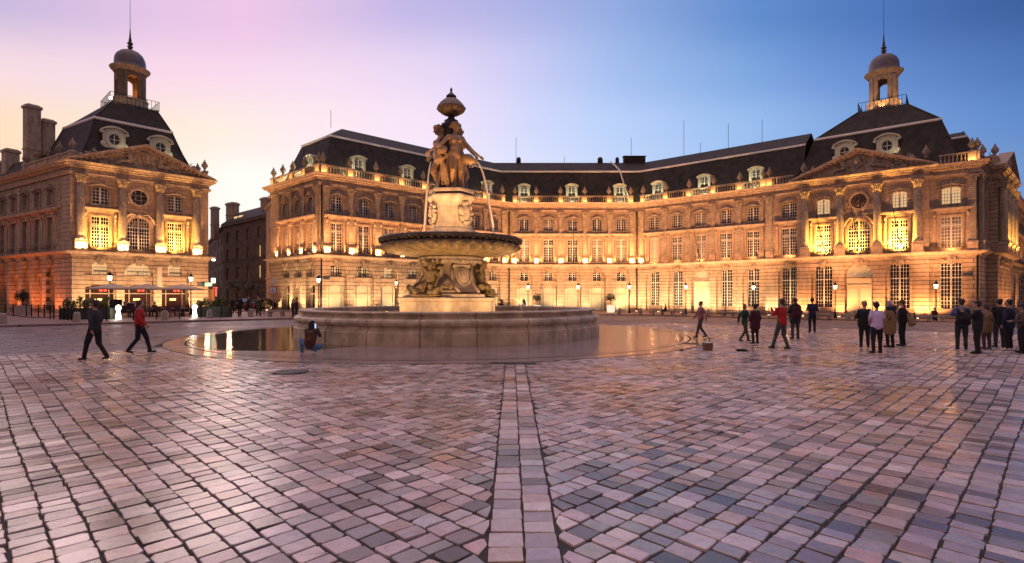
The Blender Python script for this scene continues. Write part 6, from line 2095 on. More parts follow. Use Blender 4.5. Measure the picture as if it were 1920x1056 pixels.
sf = link('scarf', fuse(sc_, 'scarf', C_NAVY, .02, 2), None, mw=Matrix.Translation(p3.location) @ Matrix.Rotation(R(10), 4, 'Z')); tag(sf, 'dark blue scarf and strap over the tan coat', 'scarf')
p4 = person(pp(1692, 649), 1.74, R(35), pose('look'), C_BLACK, C_BLACK, H_BROWN, C_DGREY, label='dark-clothed person with a brown shoulder bag, rightmost of the group of four')
bg_ = MB(); bg_.cap((.18, -.16, 1.0), (.2, -.2, .86), .11, .12, 10); bg_.cap((.28, -.12, 1.0), (.3, -.14, .86), .10, .10, 10)
bo = link('shoulder_bag', fuse(bg_, 'shoulder_bag', C_TAN, .022, 2), None, mw=Matrix.Translation(p4.location)); 
bst = MB(); bst.tube([(.22, -.14, 1.05), (.12, -.12, 1.3), (.0, -.06, 1.46)], .014, 6); link('strap', bst.mesh('strap', C_BLACK), bo); tag(bo, 'brown shoulder bag on the back of the person at the right of the group', 'bag')

# photographers between fountain and pavilion
person(pp(1466, 655), 1.80, R(20), pose('phone', knL=(-.13, .12, .5), anL=(-.20, .20, .09), anR=(.14, -.12, .09)), C_RED, C_GREYG, H_BROWN, C_BLACK, label='person in a bright red jacket raising a phone, feet apart')
q2 = person(pp(1491, 636), 1.80, R(-8), pose('look', nod=.15), C_DGREY, C_BROWN, H_BROWN, C_BLACK, coat=.35, hood=True, wide=1.05, label='person in dark hooded coat with backpack beside the red jacket')
backpack(q2, (0, -.22, 1.18), 'small dark maroon backpack on the hooded coat', C_MAROON)
person(pp(1523, 624), 1.78, R(-15), pose('look', nod=.25), C_NAVY, C_BLACK, H_BROWN, C_BLACK, label='slim person in navy jacket and black trousers standing alone before the tall windows')
person(pp(1416, 645), 1.58, R(15), pose('stand', haL=(-.14, .2, 1.0), haR=(.28, .14, .92)), C_MAROON, C_BLACK, H_BLACK, C_BLACK, coat=.45, wide=1.12, label='short woman in a thigh-length maroon coat, left of the red jacket')
person(pp(1396, 641), 1.56, R(-80), pose('walk'), C_GREEN, C_OLIVE, H_FAIR, C_BROWN, wide=.85, label='slender walker in dark green passing behind the maroon coat')
person(pp(1314, 634), 1.66, R(95), pose('walk'), C_PINK, C_BROWN, H_BROWN, C_BLACK, wide=.9, label='walker in a dusty pink top near the small crate')

# group at the right edge
g1 = person(pp(1803, 656), 1.80, R(-30), pose('phone', haL=(-.06, .32, 1.2), haR=(.12, .34, 1.22)), C_BLUE, C_DGREY, H_BROWN, C_BLACK, wide=1.05, label='man in blue-grey jacket with black backpack, leftmost of the group at the right edge')
backpack(g1, (0, -.24, 1.16), 'black backpack on the leftmost man of the right group', C_BLACK, s=1.15)
person(pp(1833, 664), 1.74, R(40), pose('phone'), C_BLACK, C_BLACK, H_BROWN, C_BLACK, coat=.2, label='person in black jacket with raised arms, second in the right group')
person(pp(1850, 655), 1.58, R(0), pose('look'), C_TAN, C_BROWN, H_BROWN, C_BROWN, coat=.4, label='shorter person in a brown coat in the middle of the right group')
person(pp(1874, 652), 1.80, R(-20), pose('stand'), C_BLACK, C_DGREY, H_BLACK, C_BLACK, wide=1.05, label='tall dark figure standing behind the middle of the right group')
person(pp(1892, 658), 1.78, R(25), pose('stand', turn=.6), C_NAVY, C_BLACK, H_BROWN, C_CREAM, wide=1.12, coat=.15, label='broad person in navy with pale shoes, second from the right edge')
person(pp(1916, 662), 1.64, R(60), pose('look'), C_BROWN, C_BLACK, H_BROWN, C_BLACK, label='person in brown jacket cut by the right edge of the view')
# left walkers
person(pp(178, 676), 1.78, R(80), pose('walk'), C_DGREY, C_BLACK, H_BROWN, C_BLACK, label='walker in dark grey, leftmost on the square')
person(pp(262, 663), 1.76, R(-75), pose('walk'), C_RED, C_BLACK, H_BROWN, C_DGREY, label='walker in red jacket and black trousers left of the puddle')
# couple and street people
person(pp(549, 598), 1.70, R(-60), pose('stand', haR=(.1, .25, 1.2), turn=.3), C_DGREY, C_BLACK, H_FAIR, C_BLACK, label='fair-haired half of the couple embracing by the bench', z=-.02)
person(pp(556, 598.6), 1.78, R(100), pose('stand', haL=(-.1, .25, 1.25)), C_MAROON, C_BLACK, H_BROWN, C_BLACK, label='taller dark-haired half of the couple by the bench', z=-.02)
person((-23.3, 45.6), 1.80, R(20), pose('walk'), C_BLACK, C_BLACK, H_BLACK, C_BLACK, label='pedestrian in black walking at the street mouth')
person((-22.6, 47.5), 1.70, R(160), pose('walk'), C_OLIVE, C_OLIVE, H_FAIR, C_BROWN, label='pedestrian in olive coming out of the street', coat=.3)
# women behind the basin rim
person((-.75, 36.5), 1.66, R(150), pose('look'), C_BLACK, C_BLACK, H_BLACK, C_BLACK, hairlen=.2, label='dark-haired woman in black standing behind the fountain basin', z=0)
person((.8, 36.3), 1.66, R(120), pose('phone', haL=(-.08, .3, 1.3), haR=(.1, .3, 1.3)), C_CREAM, C_DGREY, H_BROWN, C_BLACK, hairlen=.18, label='curly-haired woman in pale top with a phone behind the basin', z=0)
# ------------------------------------------------------------------ street furniture
M_lamp = mat('lantern glass', (.9, .8, .6), .3, emit=(1, .78, .45), estr=7)


def gp(px, Y):
    x = (px - 960) / 1000 * Y; return x, Y, gz(x, Y) + (.13 if Y > curb_y(x) else 0)


def make_lamp():
    root = empty('street_lamp')
    mb = MB(); mb.lathe([(.16, 0), (.16, .12), (.12, .2), (.10, .5), (.12, .56), (.06, .66), (.05, 1.4), (.07, 1.45), (.045, 1.52), (.04, 3.0), (.07, 3.04), (.05, 3.1)], 10)
    mb.tube([(-.28, 0, 2.78), (.28, 0, 2.78)], .02, 6); mb.ell((-.28, 0, 2.78), .035, .035, .035); mb.ell((.28, 0, 2.78), .035, .035, .035)
    link('post', mb.mesh('post', M_iron), root)
    mb = MB(); mb.lathe([(.12, 3.12), (.21, 3.52)], 6, None, 0, False); link('lantern', mb.mesh('lantern', M_lamp), root)
    mb = MB(); mb.lathe([(.25, 3.52), (.23, 3.58), (.12, 3.74), (.13, 3.78), (.06, 3.82), (.03, 3.9), (.05, 3.95), (.01, 4.02)], 6, None, 0, False)
    for i in range(6):
        a = 2 * PI * i / 6; mb.tube([(.12 * math.cos(a), .12 * math.sin(a), 3.1), (.22 * math.cos(a), .22 * math.sin(a), 3.53)], .012, 4)
    link('lantern_cap', mb.mesh('lantern_cap', M_iron), root)
    return root


lproto = make_lamp()
LAMPS = [(206, 47, 'left of the café terrace, before the pavilion'), (358, 50, 'right of the café parasols, before the pavilion'), (597, 54, 'at the near left corner of the palace'), (742, 66, 'behind the left side of the fountain'),
         (990, 70, 'right of the fountain bowl'), (1084, 70, 'in front of the lit hotel door'), (1180, 68, 'at the inner corner of the palace'), (1286, 64.5, 'left of the big closed door'), (1413, 62, 'behind the woman in maroon'),
         (1566, 57.5, 'left of the clock pavilion door'), (1755, 52.5, 'near the right corner of the palace')]
for i, (px, Y, lb_) in enumerate(LAMPS):
    o = lproto if i == 0 else copy_tree(lproto)
    x, y, z = gp(px, Y); o.location = (x, y, z); tag(o, 'lit lantern on black post ' + lb_, 'street lamp', 'street lamps round the square')
    _t = {0: FL.w(3, 0, 9), 1: FL.w(9, 0, 9), 2: FB.w(2, 0, 10), 3: FB.w(14, 0, 10), 4: FCh.w(2, 0, 10), 5: FCh.w(9.5, 0, 10), 6: FCh.w(17, 0, 10), 7: FD1.w(6, 0, 10), 8: FD1.w(13, 0, 10), 9: FP_.w(4, 0, 10), 10: FD3.w(1, 0, 10)}[i]
    lamp('SPOT', (x, y, z + 3.9), (1800, 1800, 3200, 7500, 5400, 5400, 5400, 6300, 5400, 3600, 3600)[i], (1, .44, .18), .2, target=_t, spot=R(120), blend=.8, name='facade_fill_spot')  # added fill spot above each lantern, without a fixture, to light the upper facade
    lamp('POINT', (x, y, z + 3.32), 800, (1, .47, .17), .16, name='street_lamp_light')

# bollards, posts, chains
M_bol = mat('bollard stone', (.36, .30, .26), .8, var=.3, vscale=4, bump=.3)


def bol():
    mb = MB(); mb.lathe([(.23, 0), (.22, .1), (.19, .56), (.16, .64), (.08, .68)], 14); return mb.mesh('bollard', M_bol)


bproto = get('bol', bol)
BL = [(5, 34.2), (144, 36.6), (309, 40.2), (393, 43.0), (470, 45.8), (1161, 64.2), (1201, 63.6), (1281, 61.5), (1329, 60.6), (1420, 59), (1590, 54.6), (1640, 53.0)]
bpos = []
names_b = ['at the far left edge', 'left of the planter hedge', 'before the café chairs', 'right of the white glowing light', 'at the street mouth', 'left one before the inner corner', 'right one before the inner corner', 'left of the closed door', 'right of the closed door', 'behind the woman in maroon', 'left of the lilac T-shirt group', 'behind the lilac T-shirt group']
for i, (px, Y) in enumerate(BL):
    o = link('bollard', bproto); x, y, z = gp(px, Y); o.location = (x, y, z); bpos.append((x, y, z))
    kb = MB(); kb.ell((0, 0, .72), .05, .05, .06); link('finial', get('bfin', lambda: kb.mesh('finial', M_iron)), o)
    tag(o, 'short grey stone bollard ' + names_b[i], 'bollard', 'stone bollards along the kerb')


def chain(a, b, lb_, sag=.34):
    mb = MB(); A_, B_ = Vector(a) + Vector((0, 0, .68)), Vector(b) + Vector((0, 0, .68))
    n = 16; pts = [A_.lerp(B_, i / n) - Vector((0, 0, sag * 4 * (i / n) * (1 - i / n))) for i in range(n + 1)]
    mb.tube(pts, .028, 6); o = link('chain', mb.mesh('chain', M_iron)); tag(o, lb_, 'chain')


chain(bpos[0], bpos[1], 'black chain hanging low between the two leftmost bollards'); chain(bpos[2], bpos[3], 'black chain before the café chairs'); chain(bpos[3], bpos[4], 'black chain by the street mouth')
chain(bpos[7], bpos[8], 'black chain across the big closed door'); chain(bpos[5], bpos[6], 'black chain at the inner corner of the palace'); chain(bpos[9], (bpos[9][0] + 3, bpos[9][1] - 1.5, bpos[9][2]), 'black chain right of the maroon coat'); chain(bpos[10], bpos[11], 'black chain left of the lilac group')
PX = [(10, 47), (25, 46.5), (49, 46), (59, 45.6), (72, 45.2), (83, 45), (94, 41), (101, 40.6), (112, 40), (120, 39.6), (127, 38.6), (134, 38.4), (200, 37.8), (250, 38.8), (294, 39.8), (337, 41), (377, 42.4), (415, 44), (448, 45.2), (481, 49), (489, 47), (495, 51), (1219, 64), (1241, 63.6), (1264, 63), (1310, 61), (1335, 62.5), (1360, 62), (1386, 61.6), (1442, 59), (1480, 58.4), (1603, 54.3), (1628, 54), (1715, 51.5)]
pm = get('post', lambda: MB().lathe([(.045, 0), (.04, .9), (.055, .93), (.055, 1.0), (.01, 1.05)], 8).mesh('metal_post', M_iron))
for i, (px, Y) in enumerate(PX):
    o = link('metal_post', pm); o.location = gp(px, Y)
    side = 'left of the fountain' if px < 800 else 'right of the fountain'; k = i if px < 800 else i - 22
    tag(o, 'thin black metal post, ' + (ORD[k] if k < 20 else ('second to last', 'last')[k - 20]) + ' from the left among those ' + side, 'post', 'thin metal posts along the kerb')


def make_bench():
    root = empty('bench')
    link('seat', MB().tbox(-1.3, 1.3, -.25, .25, .40, .52, .02).mesh('seat', M_bol), root)
    lg = get('bleg', lambda: MB().tbox(-.14, .14, -.2, .2, 0, .40, .02).mesh('leg', M_bol))
    for x in (-1.05, 0, 1.05): link('leg', lg, root, loc=(x, 0, 0))
    return root


bn = make_bench()
for i, (px, Y, th, lb_) in enumerate([(530, 46, 8, 'by the couple, at the left end of the palace'), (1242, 62.6, -20, 'with a dark seated figure, left of the big door'), (1374, 60.6, -38, 'between the big door and the grilled windows'), (1533, 56.3, -40, 'under the tall window left of the pavilion door'), (1741, 51, -42, 'with a seated figure near the right lamp')]):
    o = bn if i == 0 else copy_tree(bn); o.location = gp(px, Y); o.rotation_euler = (0, 0, R(th)); tag(o, 'grey stone bench ' + lb_, 'bench', 'stone benches on the pavement')
x, y, z = gp(1750, 51.0); person((x, y - .1), 1.68, R(150), pose('sit'), C_MAROON, C_NAVY, H_BROWN, C_BLACK, label='person in maroon jacket sitting on the rightmost bench', z=z)
x, y, z = gp(1248, 62.4); person((x, y), 1.70, R(90), pose('sit'), C_BLACK, C_BLACK, H_BLACK, C_BLACK, label='dark figure sitting sideways on the bench left of the closed door', z=z)

# foliage
def leafmat(name, c): return mat(name, c, .6, var=.5, vscale=4)
M_leaf = leafmat('leaf green', (.05, .085, .015)); M_leafy = leafmat('yellow green leaf', (.14, .15, .03)); M_leafd = leafmat('dark leaf', (.015, .022, .01)); M_trunk = mat('bark', (.08, .05, .03), .9, bump=.4)


def leaves(mb, c, rx, ry, rz, n, s, seed=0, shell=.35):
    rnd = random.Random(seed)
    for i in range(n):
        d = Vector((rnd.gauss(0, 1), rnd.gauss(0, 1), rnd.gauss(0, 1))).normalized(); r_ = (rnd.random() ** shell) * (1 + .12 * math.sin(5 * d.x + 3 * d.z))
        p = Vector(c) + Vector((d.x * rx, d.y * ry, d.z * rz)) * r_
        a = Vector((rnd.gauss(0, 1), rnd.gauss(0, 1), rnd.gauss(0, 1))).normalized(); b = a.cross(d).normalized() if a.cross(d).length > .1 else Vector((1, 0, 0))
        k = s * rnd.uniform(.6, 1.4); mb.add([p - a * k, p + b * k * .45, p + a * k, p - b * k * .45], [(0, 1, 2, 3)])


M_potlit = mat('glowing white planter', (.8, .75, .65), .5, emit=(1, .85, .6), estr=.9)
def potted(px, Y, lb_, pot=M_potlit, leaf=M_leaf, r_=.62, sz=1.0):
    x, y, z = gp(px, Y); root = empty('potted_tree', (x, y, z)); tag(root, lb_, 'potted tree', 'potted trees')
    s = sz; mb = MB(); mb.tbox(-.42 * s, .42 * s, -.42 * s, .42 * s, 0, .95 * s, -.04); link('planter', mb.mesh('planter', pot), root)
    mb = MB(); mb.tube([(0, 0, .9 * s), (.02, .02, 1.3 * s), (-.02, 0, 1.8 * s)], [.05, .04, .03], 6)
    for k in range(5):
        a = k * 1.26; mb.tube([(0, 0, 1.4 * s), (.25 * math.cos(a), .25 * math.sin(a), 1.9 * s)], [.025, .012], 5)
    link('trunk', mb.mesh('trunk', M_trunk), root)
    mb = MB(); leaves(mb, (0, 0, 2.0 * s), r_ * s, r_ * s, .58 * s, 520, .085, int(px)); link('crown', mb.mesh('crown', leaf), root)


potted(1007, 71.5, 'round-headed tree in a glowing white planter, left of the lit hotel door'); potted(1145, 71, 'loose-headed tree in a glowing white planter, right of the lit hotel door', r_=.7)
potted(42, 50, 'dark ball-shaped topiary in a pale pot beside the pavilion', pot=M_bol, leaf=M_leafd, sz=.9)

# ------------------------------------------------------------------ café terrace
def hedge(px0, px1, Y, lb_, seed):
    xa, ya, za = gp(px0, Y); xb, yb, zb = gp(px1, Y); w_ = xb - xa
    root = empty('planter_hedge', ((xa + xb) / 2, Y, za)); tag(root, lb_, 'planter')
    link('planter', MB().box(-w_ / 2, w_ / 2, -.3, .3, 0, .85).mesh('planter', mat('dark planter', (.02, .022, .016), .6)), root)
    for k in range(int(w_ / .5)):
        u = -w_ / 2 + .3 + k * .5; rnd = random.Random(seed * 50 + k); hh = rnd.uniform(.35, .85)
        mb = MB(); leaves(mb, (u, 0, .9 + hh / 2), .28, .28, hh / 2 + .1, 90, .11, seed * 20 + k)
        for q in range(4): mb.tube([(u, 0, .8), (u + rnd.uniform(-.25, .25), rnd.uniform(-.2, .2), .9 + hh)], .012, 4)
        link('shrub', mb.mesh('shrub', M_leafy if k % 3 else M_leaf), root)


hedge(118, 212, 40.5, 'long dark planter box with leafy shrubs left of the café terrace', 1); hedge(368, 432, 45, 'dark planter box with yellow-green shrubs right of the café terrace', 2)
M_glow = mat('glowing plastic', (.9, .9, .85), .3, emit=(1, .97, .85), estr=3)
for px, Y, lb_ in ((222, 40.5, 'white glowing bowling-pin shaped light at the left of the café entrance'), (365, 43.5, 'white glowing bowling-pin shaped light at the right of the café terrace')):
    x, y, z = gp(px, Y); mb = MB(); mb.lathe([(.18, 0), (.19, .15), (.14, .45), (.10, .6), (.13, .68), (.19, .82), (.18, .96), (.10, 1.06), (.01, 1.1)], 16)
    o = link('glow_light', mb.mesh('glow_light', M_glow), loc=(x, y, z)); tag(o, lb_, 'light', 'glowing lights of the café'); lamp('POINT', (x, y - .35, z + .6), 25, (1, .9, .75), .15, name='glow_light_light')
M_canvas = mat('cream canvas', (.55, .42, .28), .8, var=.1)
for i, (px, Y, lb_) in enumerate([(210, 46, 'leftmost cream café parasol, before the red-lit window'), (274, 47.5, 'middle cream café parasol before the arched window'), (340, 49, 'rightmost cream café parasol by the street')]):
    x, y, z = gp(px, Y); root = empty('parasol', (x, y, z)); tag(root, lb_, 'parasol', 'café parasols')
    link('pole', MB().lathe([(.2, 0), (.2, .06), (.03, .08), (.03, 2.75)], 8).mesh('pole', M_iron), root)
    mb = MB(); mb.lathe([(1.85, 2.32), (1.85, 2.42), (.9, 2.62), (.05, 2.86)], 8, None, 0, False, a0=PI / 8, caps=False); link('canopy', mb.mesh('canopy', M_canvas), root)
def tableset():
    root = empty('cafe_table'); link('table_top', MB().lathe([(.33, .72), (.33, .75)], 14).mesh('table_top', M_bol), root); link('leg', MB().lathe([(.2, 0), (.03, .03), (.03, .72)], 8).mesh('leg', M_iron), root); return root
def chairset():
    root = empty('cafe_chair'); w_ = .2
    link('seat', MB().box(-w_, w_, -.2, .2, .43, .46).mesh('seat', C_MAROON), root); link('backrest', MB().box(-w_, w_, .17, .2, .5, .88).mesh('backrest', C_MAROON), root)
    for sx_ in (-1, 1):
        for sy_ in (-1, 1): link('leg', get('cleg', lambda: MB().box(-.012, .012, -.012, .012, 0, .43).mesh('leg', M_iron)), root, loc=(sx_ * .18, sy_ * .18, 0))
    return root
tp, cp = tableset(), chairset(); first = True
for i, (px, Y) in enumerate([(262, 44), (285, 45.5), (305, 45), (328, 46.5), (345, 46), (318, 44.2)]):
    o = tp if i == 0 else copy_tree(tp); o.location = gp(px, Y); tag(o, 'small round café table, ' + ORD[(0, 1, 2, 4, 5, 3)[i]] + ' from the left under the parasols', 'table', 'café tables')
    for k in range(2):
        c = cp if first else copy_tree(cp); first = False
        x, y, z = gp(px, Y); a = (0.2, PI - .3)[k] + i; c.location = (x + .55 * math.cos(a), y + .55 * math.sin(a), z); c.rotation_euler = (0, 0, a - PI / 2)
        tag(c, 'dark red café chair on the ' + ('right' if math.cos(a) > 0 else 'left') + ('' if k == 0 else ' far') + ' side of the ' + ORD[(0, 1, 2, 4, 5, 3)[i]] + ' café table', 'chair', 'café chairs')
x, y, z = gp(233, 44); person((x, y), 1.7, R(-90), pose('sit'), C_BLACK, C_BLACK, H_BROWN, C_BLACK, label='café guest in black seated left of the terrace', z=z)
x, y, z = gp(290, 45.8); person((x, y), 1.7, R(70), pose('sit'), C_DGREY, C_BLACK, H_BLACK, C_BLACK, label='café guest in grey seated under the middle parasol', z=z)
x, y, z = gp(352, 46.8); person((x, y), 1.7, R(90), pose('sit'), C_MAROON, C_BLACK, H_FAIR, C_BLACK, label='café guest in maroon seated by the right glowing light', z=z)
def board(px, Y, z0, w_, h_, lb_, m=None, fr=M_frame, name='menu_board', th=0):
    x, y, z = gp(px, Y); root = empty(name, (x, y, z + z0), R(th)); tag(root, lb_, 'sign')
    link('frame', MB().box(-w_ / 2, w_ / 2, -.02, .03, 0, h_).mesh('frame', fr), root); link('panel', MB().box(-w_ / 2 + .06, w_ / 2 - .06, -.03, -.02, .06, h_ - .06).mesh('panel', m or C_MAROON), root)
    if z0 < .3:
        for s_ in (-1, 1): link('leg', MB().box(s_ * w_ / 2 - .02, s_ * w_ / 2 + .02, .0, .04, -z0, 0).mesh('leg', M_iron), root)
    return root
board(245, 46, .25, .8, .95, 'white-framed menu board standing by the café entrance'); board(218, 48, .25, 1.0, 1.2, 'dark blue notice board left of the café entrance', C_NAVY, M_iron)
bw_ = FL.put('banner', MB().box(-.22, .22, -.04, 0, 0, 2.2).mesh('banner', mat('cream banner', (.55, .47, .36), .8)), 7.6, -.1, 2.9)

# parking sign, street signs, lit shop signs
x, y, z = gp(512, 54); root = empty('parking_sign', (x, y, z)); tag(root, 'square white disabled-parking sign with red border on a grey pole, left of the palace', 'sign')
link('pole', MB().lathe([(.04, 0), (.04, 3.2)], 8).mesh('pole', M_lead), root)
M_sgw = mat('sign white', (.75, .72, .7), .4); M_sgr = mat('sign red', (.45, .03, .03), .4); M_sgb = mat('sign blue', (.04, .07, .3), .4)
link('border', MB().box(-.38, .38, -.05, -.03, 1.95, 2.71).mesh('border', M_sgr), root); pn = link('panel', MB().box(-.31, .31, -.06, -.05, 2.02, 2.64).mesh('panel', M_sgw), root)
mb = MB(); mb.tube([(.12 * math.cos(t / 10 * PI * 1.5 + 2.6), -.068, 2.24 + .12 * math.sin(t / 10 * PI * 1.5 + 2.6)) for t in range(11)], .022, 5); mb.ell((-.03, -.068, 2.54), .045, .01, .045); mb.tube([(-.03, -.068, 2.48), (-.01, -.068, 2.32), (.1, -.068, 2.31), (.16, -.068, 2.16)], .026, 5)
link('wheelchair_symbol', mb.mesh('wheelchair_symbol', M_sgb), root); link('sign_plate', MB().box(-.2, .2, -.05, -.03, 3.0, 3.5).mesh('sign_plate', M_sgw), root)
def wallsign(F, u, z, w_, h_, m, name='street_sign', y=-.03): return F.put(name, MB().box(-w_ / 2, w_ / 2, -.03, 0, 0, h_).mesh(name, m), u, y, z)
M_blue_s = mat('street plate', (.04, .05, .07), .4); wallsign(FB, .75, 3.75, .75, .38, M_blue_s); wallsign(FD3, FD3.L - .95, 3.9, .8, .4, M_blue_s); wallsign(FL, FL.L - .8, 3.0, .8, .5, M_blue_s)
M_gs = mat('green lit sign', (.2, .6, .4), .3, emit=(.35, .9, .5), estr=.5); M_ws = mat('white lit sign', (.8, .8, .7), .3, emit=(1, .85, .55), estr=3); M_rs = mat('red lit sign', (.6, .1, .1), .3, emit=(1, .12, .08), estr=1.6)
for px, Y, z0, w_, h_, m_, lb_ in ((391, 62, 2.9, .8, .4, M_gs, 'green lit shop sign at the mouth of the narrow street'), (400, 64, 3.3, .45, .6, M_ws, 'white lit box lantern hanging in the narrow street'), (404, 68, 1.6, .5, 1.3, M_rs, 'red lit shopfront panel in the narrow street'), (393, 64, 1.0, 1.2, 1.6, M_dimlit, 'dim orange shopfront panel in the narrow street')):
    x, y, z = gp(px, Y); root = empty('lit_sign', (x, y, z)); tag(root, lb_, 'sign')
    link('panel', MB().box(-w_ / 2, w_ / 2, -.08, .08, z0, z0 + h_).mesh('panel', m_), root); link('bracket', MB().box(-w_ / 2 - .3, w_ / 2 + .3, .08, .14, z0 + h_, z0 + h_ + .06).box(w_ / 2 + .24, w_ / 2 + .3, .08, .14, 0, z0 + h_).mesh('bracket', M_iron), root)
x, y, z = gp(398, 62); lamp('POINT', (x, y - 1, 3.4), 160, (1, .5, .25), .2, name='shop_light')
x, y, z = gp(430, 70); lamp('POINT', (x, y, 4.4), 420, (1, .42, .16), .2, name='street_light')
wl = link('wall_lamp', MB().lathe([(.16, 0), (.2, .1), (.12, .25), (.02, .3)], 10).mesh('wall_lamp', M_lamp), pav, mw=FLr.mw(.4, -.7, 6.1)); lamp('POINT', FLr.w(.6, -1.0, 6.1), 60, (1, .35, .15), .1, name='wall_lamp_light')
link('bracket', MB().tube([(0, 0, .3), (0, .3, .35), (0, .7, .2)], .02, 5).mesh('bracket', M_iron), wl)

# car parked in the street
def car(px, Y, th, lb_, m):
    x, y, z = gp(px, Y); root = empty('parked_car', (x, y, z), th); tag(root, lb_, 'car')
    prof_ = [(-2.0, .35), (-2.05, .75), (-1.85, .95), (-1.2, 1.0), (-.7, 1.42), (.9, 1.45), (1.5, 1.05), (1.95, .9), (2.05, .6), (2.0, .35)]
    mb = MB(); n = len(prof_); v = []
    for yy, k in ((-.82, .92), (-.86, 1), (.86, 1), (.82, .92)): v += [(px_ * (1 if abs(yy) > .83 else .99), yy * (1 if zz_ < 1.0 else .86), zz_) for px_, zz_ in prof_]
    f = [(i + k * n, (i + 1) % n + k * n, (i + 1) % n + (k + 1) * n, i + (k + 1) * n) for k in range(3) for i in range(n)] + [tuple(range(n))[::-1], tuple(range(3 * n, 4 * n))]
    mb.add(v, f, None, 0, False); link('body', mb.mesh('body', m), root)
    link('side_window', MB().box(-.8, .95, -.765, .765, 1.03, 1.35).mesh('side_window', M_glass), root)
    wm_ = get('wheel', lambda: MB().lathe([(.28, -.1), (.32, -.06), (.32, .06), (.28, .1)], 16, Matrix.Rotation(PI / 2, 4, 'X')).mesh('wheel', mat('rubber', (.02, .02, .02), .8)))
    for sx_ in (-1.3, 1.3):
        for sy_ in (-.8, .8): link('wheel', wm_, root, loc=(sx_, sy_, .32))
    for sy_ in (-.6, .6): link('tail_light', MB().box(-2.07, -2.02, sy_ - .14, sy_ + .14, .7, .85).mesh('tail_light', M_sgr), root)
car(487, 64, R(80), 'dark car parked in the street left of the palace', mat('dark car paint', (.012, .013, .016), .25, coat=1)); car(470, 72, R(60), 'second dark car parked farther up the street', mat('dark car paint', (.012, .013, .016), .25, coat=1))


def palm(px, Y, hgt, lb_, seed):
    x, y, z = gp(px, Y); root = empty('palm_tree', (x, y, z)); tag(root, lb_, 'palm tree', 'palm trees in the street')
    link('trunk', MB().lathe([(.22, 0), (.15, .4), (.13, hgt * .6), (.16, hgt)], 9).mesh('trunk', M_trunk), root); rnd = random.Random(seed); mb = MB()
    for k in range(26):
        a = rnd.uniform(0, 6.28); e = rnd.uniform(-.3, 1.0); L_ = rnd.uniform(1.2, 1.8)
        pts = []; p = Vector((0, 0, hgt)); dr = Vector((math.cos(a) * math.cos(e), math.sin(a) * math.cos(e), math.sin(e)))
        for q in range(7): pts.append(p.copy()); p = p + dr * (L_ / 6); dr.z -= .22; dr.normalize()
        sd = Vector((-math.sin(a), math.cos(a), 0))
        for q in range(1, 7):
            for s_ in (-1, 1): b_ = pts[q]; t_ = b_ + sd * s_ * .38 * (1 - q / 9) + (pts[q] - pts[q - 1]) * .8 - Vector((0, 0, .12)); mb.add([b_, b_ + (pts[q] - pts[q - 1]) * .5, t_], [(0, 1, 2)])
        mb.tube(pts, .015, 4)
    link('crown', mb.mesh('crown', M_leafd), root)
palm(440, 62, 2.7, 'dark palm tree at the left of the street mouth', 1); palm(470, 66, 2.6, 'dark palm tree at the right of the street mouth', 2); palm(455, 74, 3.2, 'dark palm tree farther up the street', 3)
for i, (px, Y, c_) in enumerate(((412, 50, C_BLACK), (424, 58, C_DGREY), (436, 56, C_BLACK), (405, 54, C_BROWN), (466, 60, C_DGREY))):
    x, y, z = gp(px, Y); person((x, y), 1.72, R(40 * i), pose('walk' if i % 2 else 'stand'), c_, C_BLACK, H_BROWN, C_BLACK, label=('passer-by in black beside the right planter hedge', 'passer-by in dark grey before the narrow street', 'passer-by in black under the left palm tree', 'passer-by in brown behind the right planter hedge', 'passer-by in dark grey by the parked cars')[i], vox=.03)

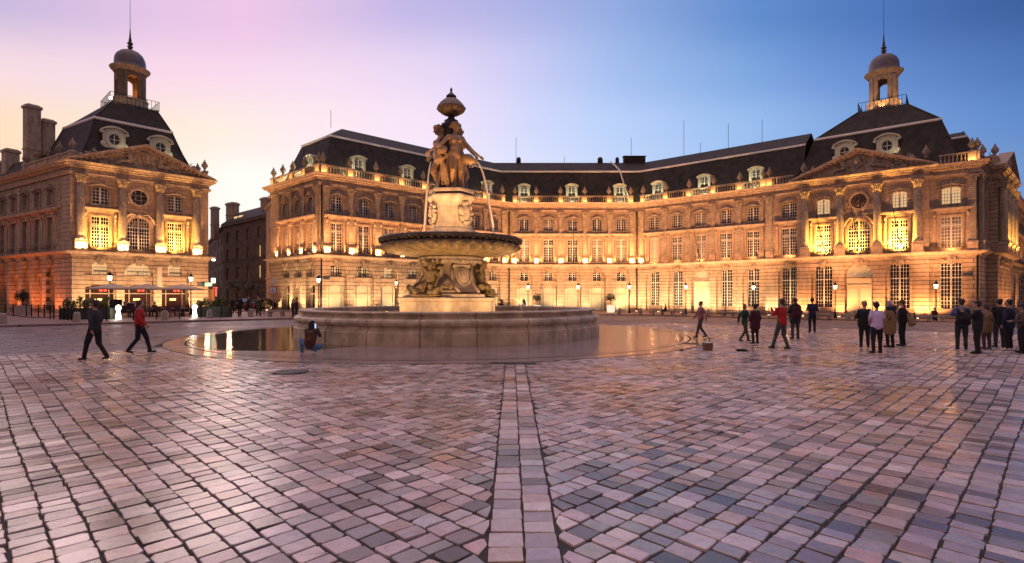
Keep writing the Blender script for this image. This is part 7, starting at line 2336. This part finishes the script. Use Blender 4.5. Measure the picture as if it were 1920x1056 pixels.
# ------------------------------------------------------------------ small things on the square
x, y = at(1327, 657); root = empty('crate', (x, y, 0), .15); tag(root, 'small brown box with a white lid standing on the cobbles', 'box')
link('box', MB().tbox(-.12, .12, -.12, .12, 0, .26, -.008).mesh('box', mat('brown cardboard', (.20, .10, .04), .8, var=.2)), root); link('lid', MB().box(-.135, .135, -.135, .135, .26, .285).mesh('lid', mat('white lid', (.7, .68, .66), .5)), root)
x, y = at(1391, 659); mb = MB(); rnd = random.Random(1)
for i in range(8): mb.ell((rnd.uniform(-.16, .16), rnd.uniform(-.05, .05), .04), .09, .06, .045)
o = link('cloth_bundle', fuse(mb, 'cloth_bundle', C_BLACK, .015, 1), loc=(x, y, 0)); tag(o, 'crumpled black bundle lying on the cobbles', 'bundle')
x, y = at(1278, 657.5); mb = MB(); mb.ell((0, 0, .02), .09, .05, .03); mb.ell((.05, .02, .02), .05, .04, .02); o = link('glove', fuse(mb, 'glove', C_BLACK, .012, 1), loc=(x, y, .006)); tag(o, 'small dark glove dropped at the edge of the apron', 'glove')
x, y = at(545, 698); mb = MB(); mb.lathe([(.42, 0), (.42, .022), (.38, .024)], 28)
for i in range(7): mb.box(-.3 + .1 * i - .02, -.3 + .1 * i + .02, -.22, .22, .024, .03)
o = link('manhole_cover', mb.mesh('manhole_cover', mat('cast iron', (.03, .026, .024), .5, var=.4, vscale=20, bump=.5)), loc=(x, y, .0)); tag(o, 'round cast-iron manhole cover in the cobbles left of the centre', 'manhole cover')
for px, fy_, w_, d_, lb_ in ((963, 681.5, 1.25, .3, 'long dark drain grate at the head of the central paving band'), (1295, 645, .55, .35, 'small drain grate in the apron right of the fountain')):
    x, y = at(px, fy_); mb = MB(); n_ = int(w_ / .06)
    mb.box(-w_ / 2, w_ / 2, -d_ / 2, d_ / 2, 0, .012)
    for i in range(n_): u = -w_ / 2 + (i + .5) * w_ / n_; mb.box(u - .012, u + .012, -d_ / 2 + .02, d_ / 2 - .02, .012, .02)
    o = link('drain_grate', mb.mesh('drain_grate', MATS['cast iron']), loc=(x, y, .004)); tag(o, lb_, 'drain grate')
rnd = random.Random(12); M_lit_ = mat('paper', (.6, .58, .55), .7)
for i, (px, fy_) in enumerate(((878, 855), (835, 865), (1403, 740), (402, 882), (650, 668), (1640, 768))):
    x, y = at(px, fy_); mb = MB(); a = rnd.uniform(0, 3); T = Matrix.Translation((x, y, .012)) @ Matrix.Rotation(a, 4, 'Z'); mb.tube([T @ Vector((-.025, 0, 0)), T @ Vector((.025, 0, .002))], .004, 5)
    o = link('cigarette_end', mb.mesh('cigarette_end', M_lit_)); tag(o, 'pale cigarette end ' + ('just left of the central band', 'farther left of the central band', 'in the right half of the square', 'at the lower left of the square', 'before the fountain apron', 'below the group in lilac and tan')[i], 'litter', 'cigarette ends on the square')
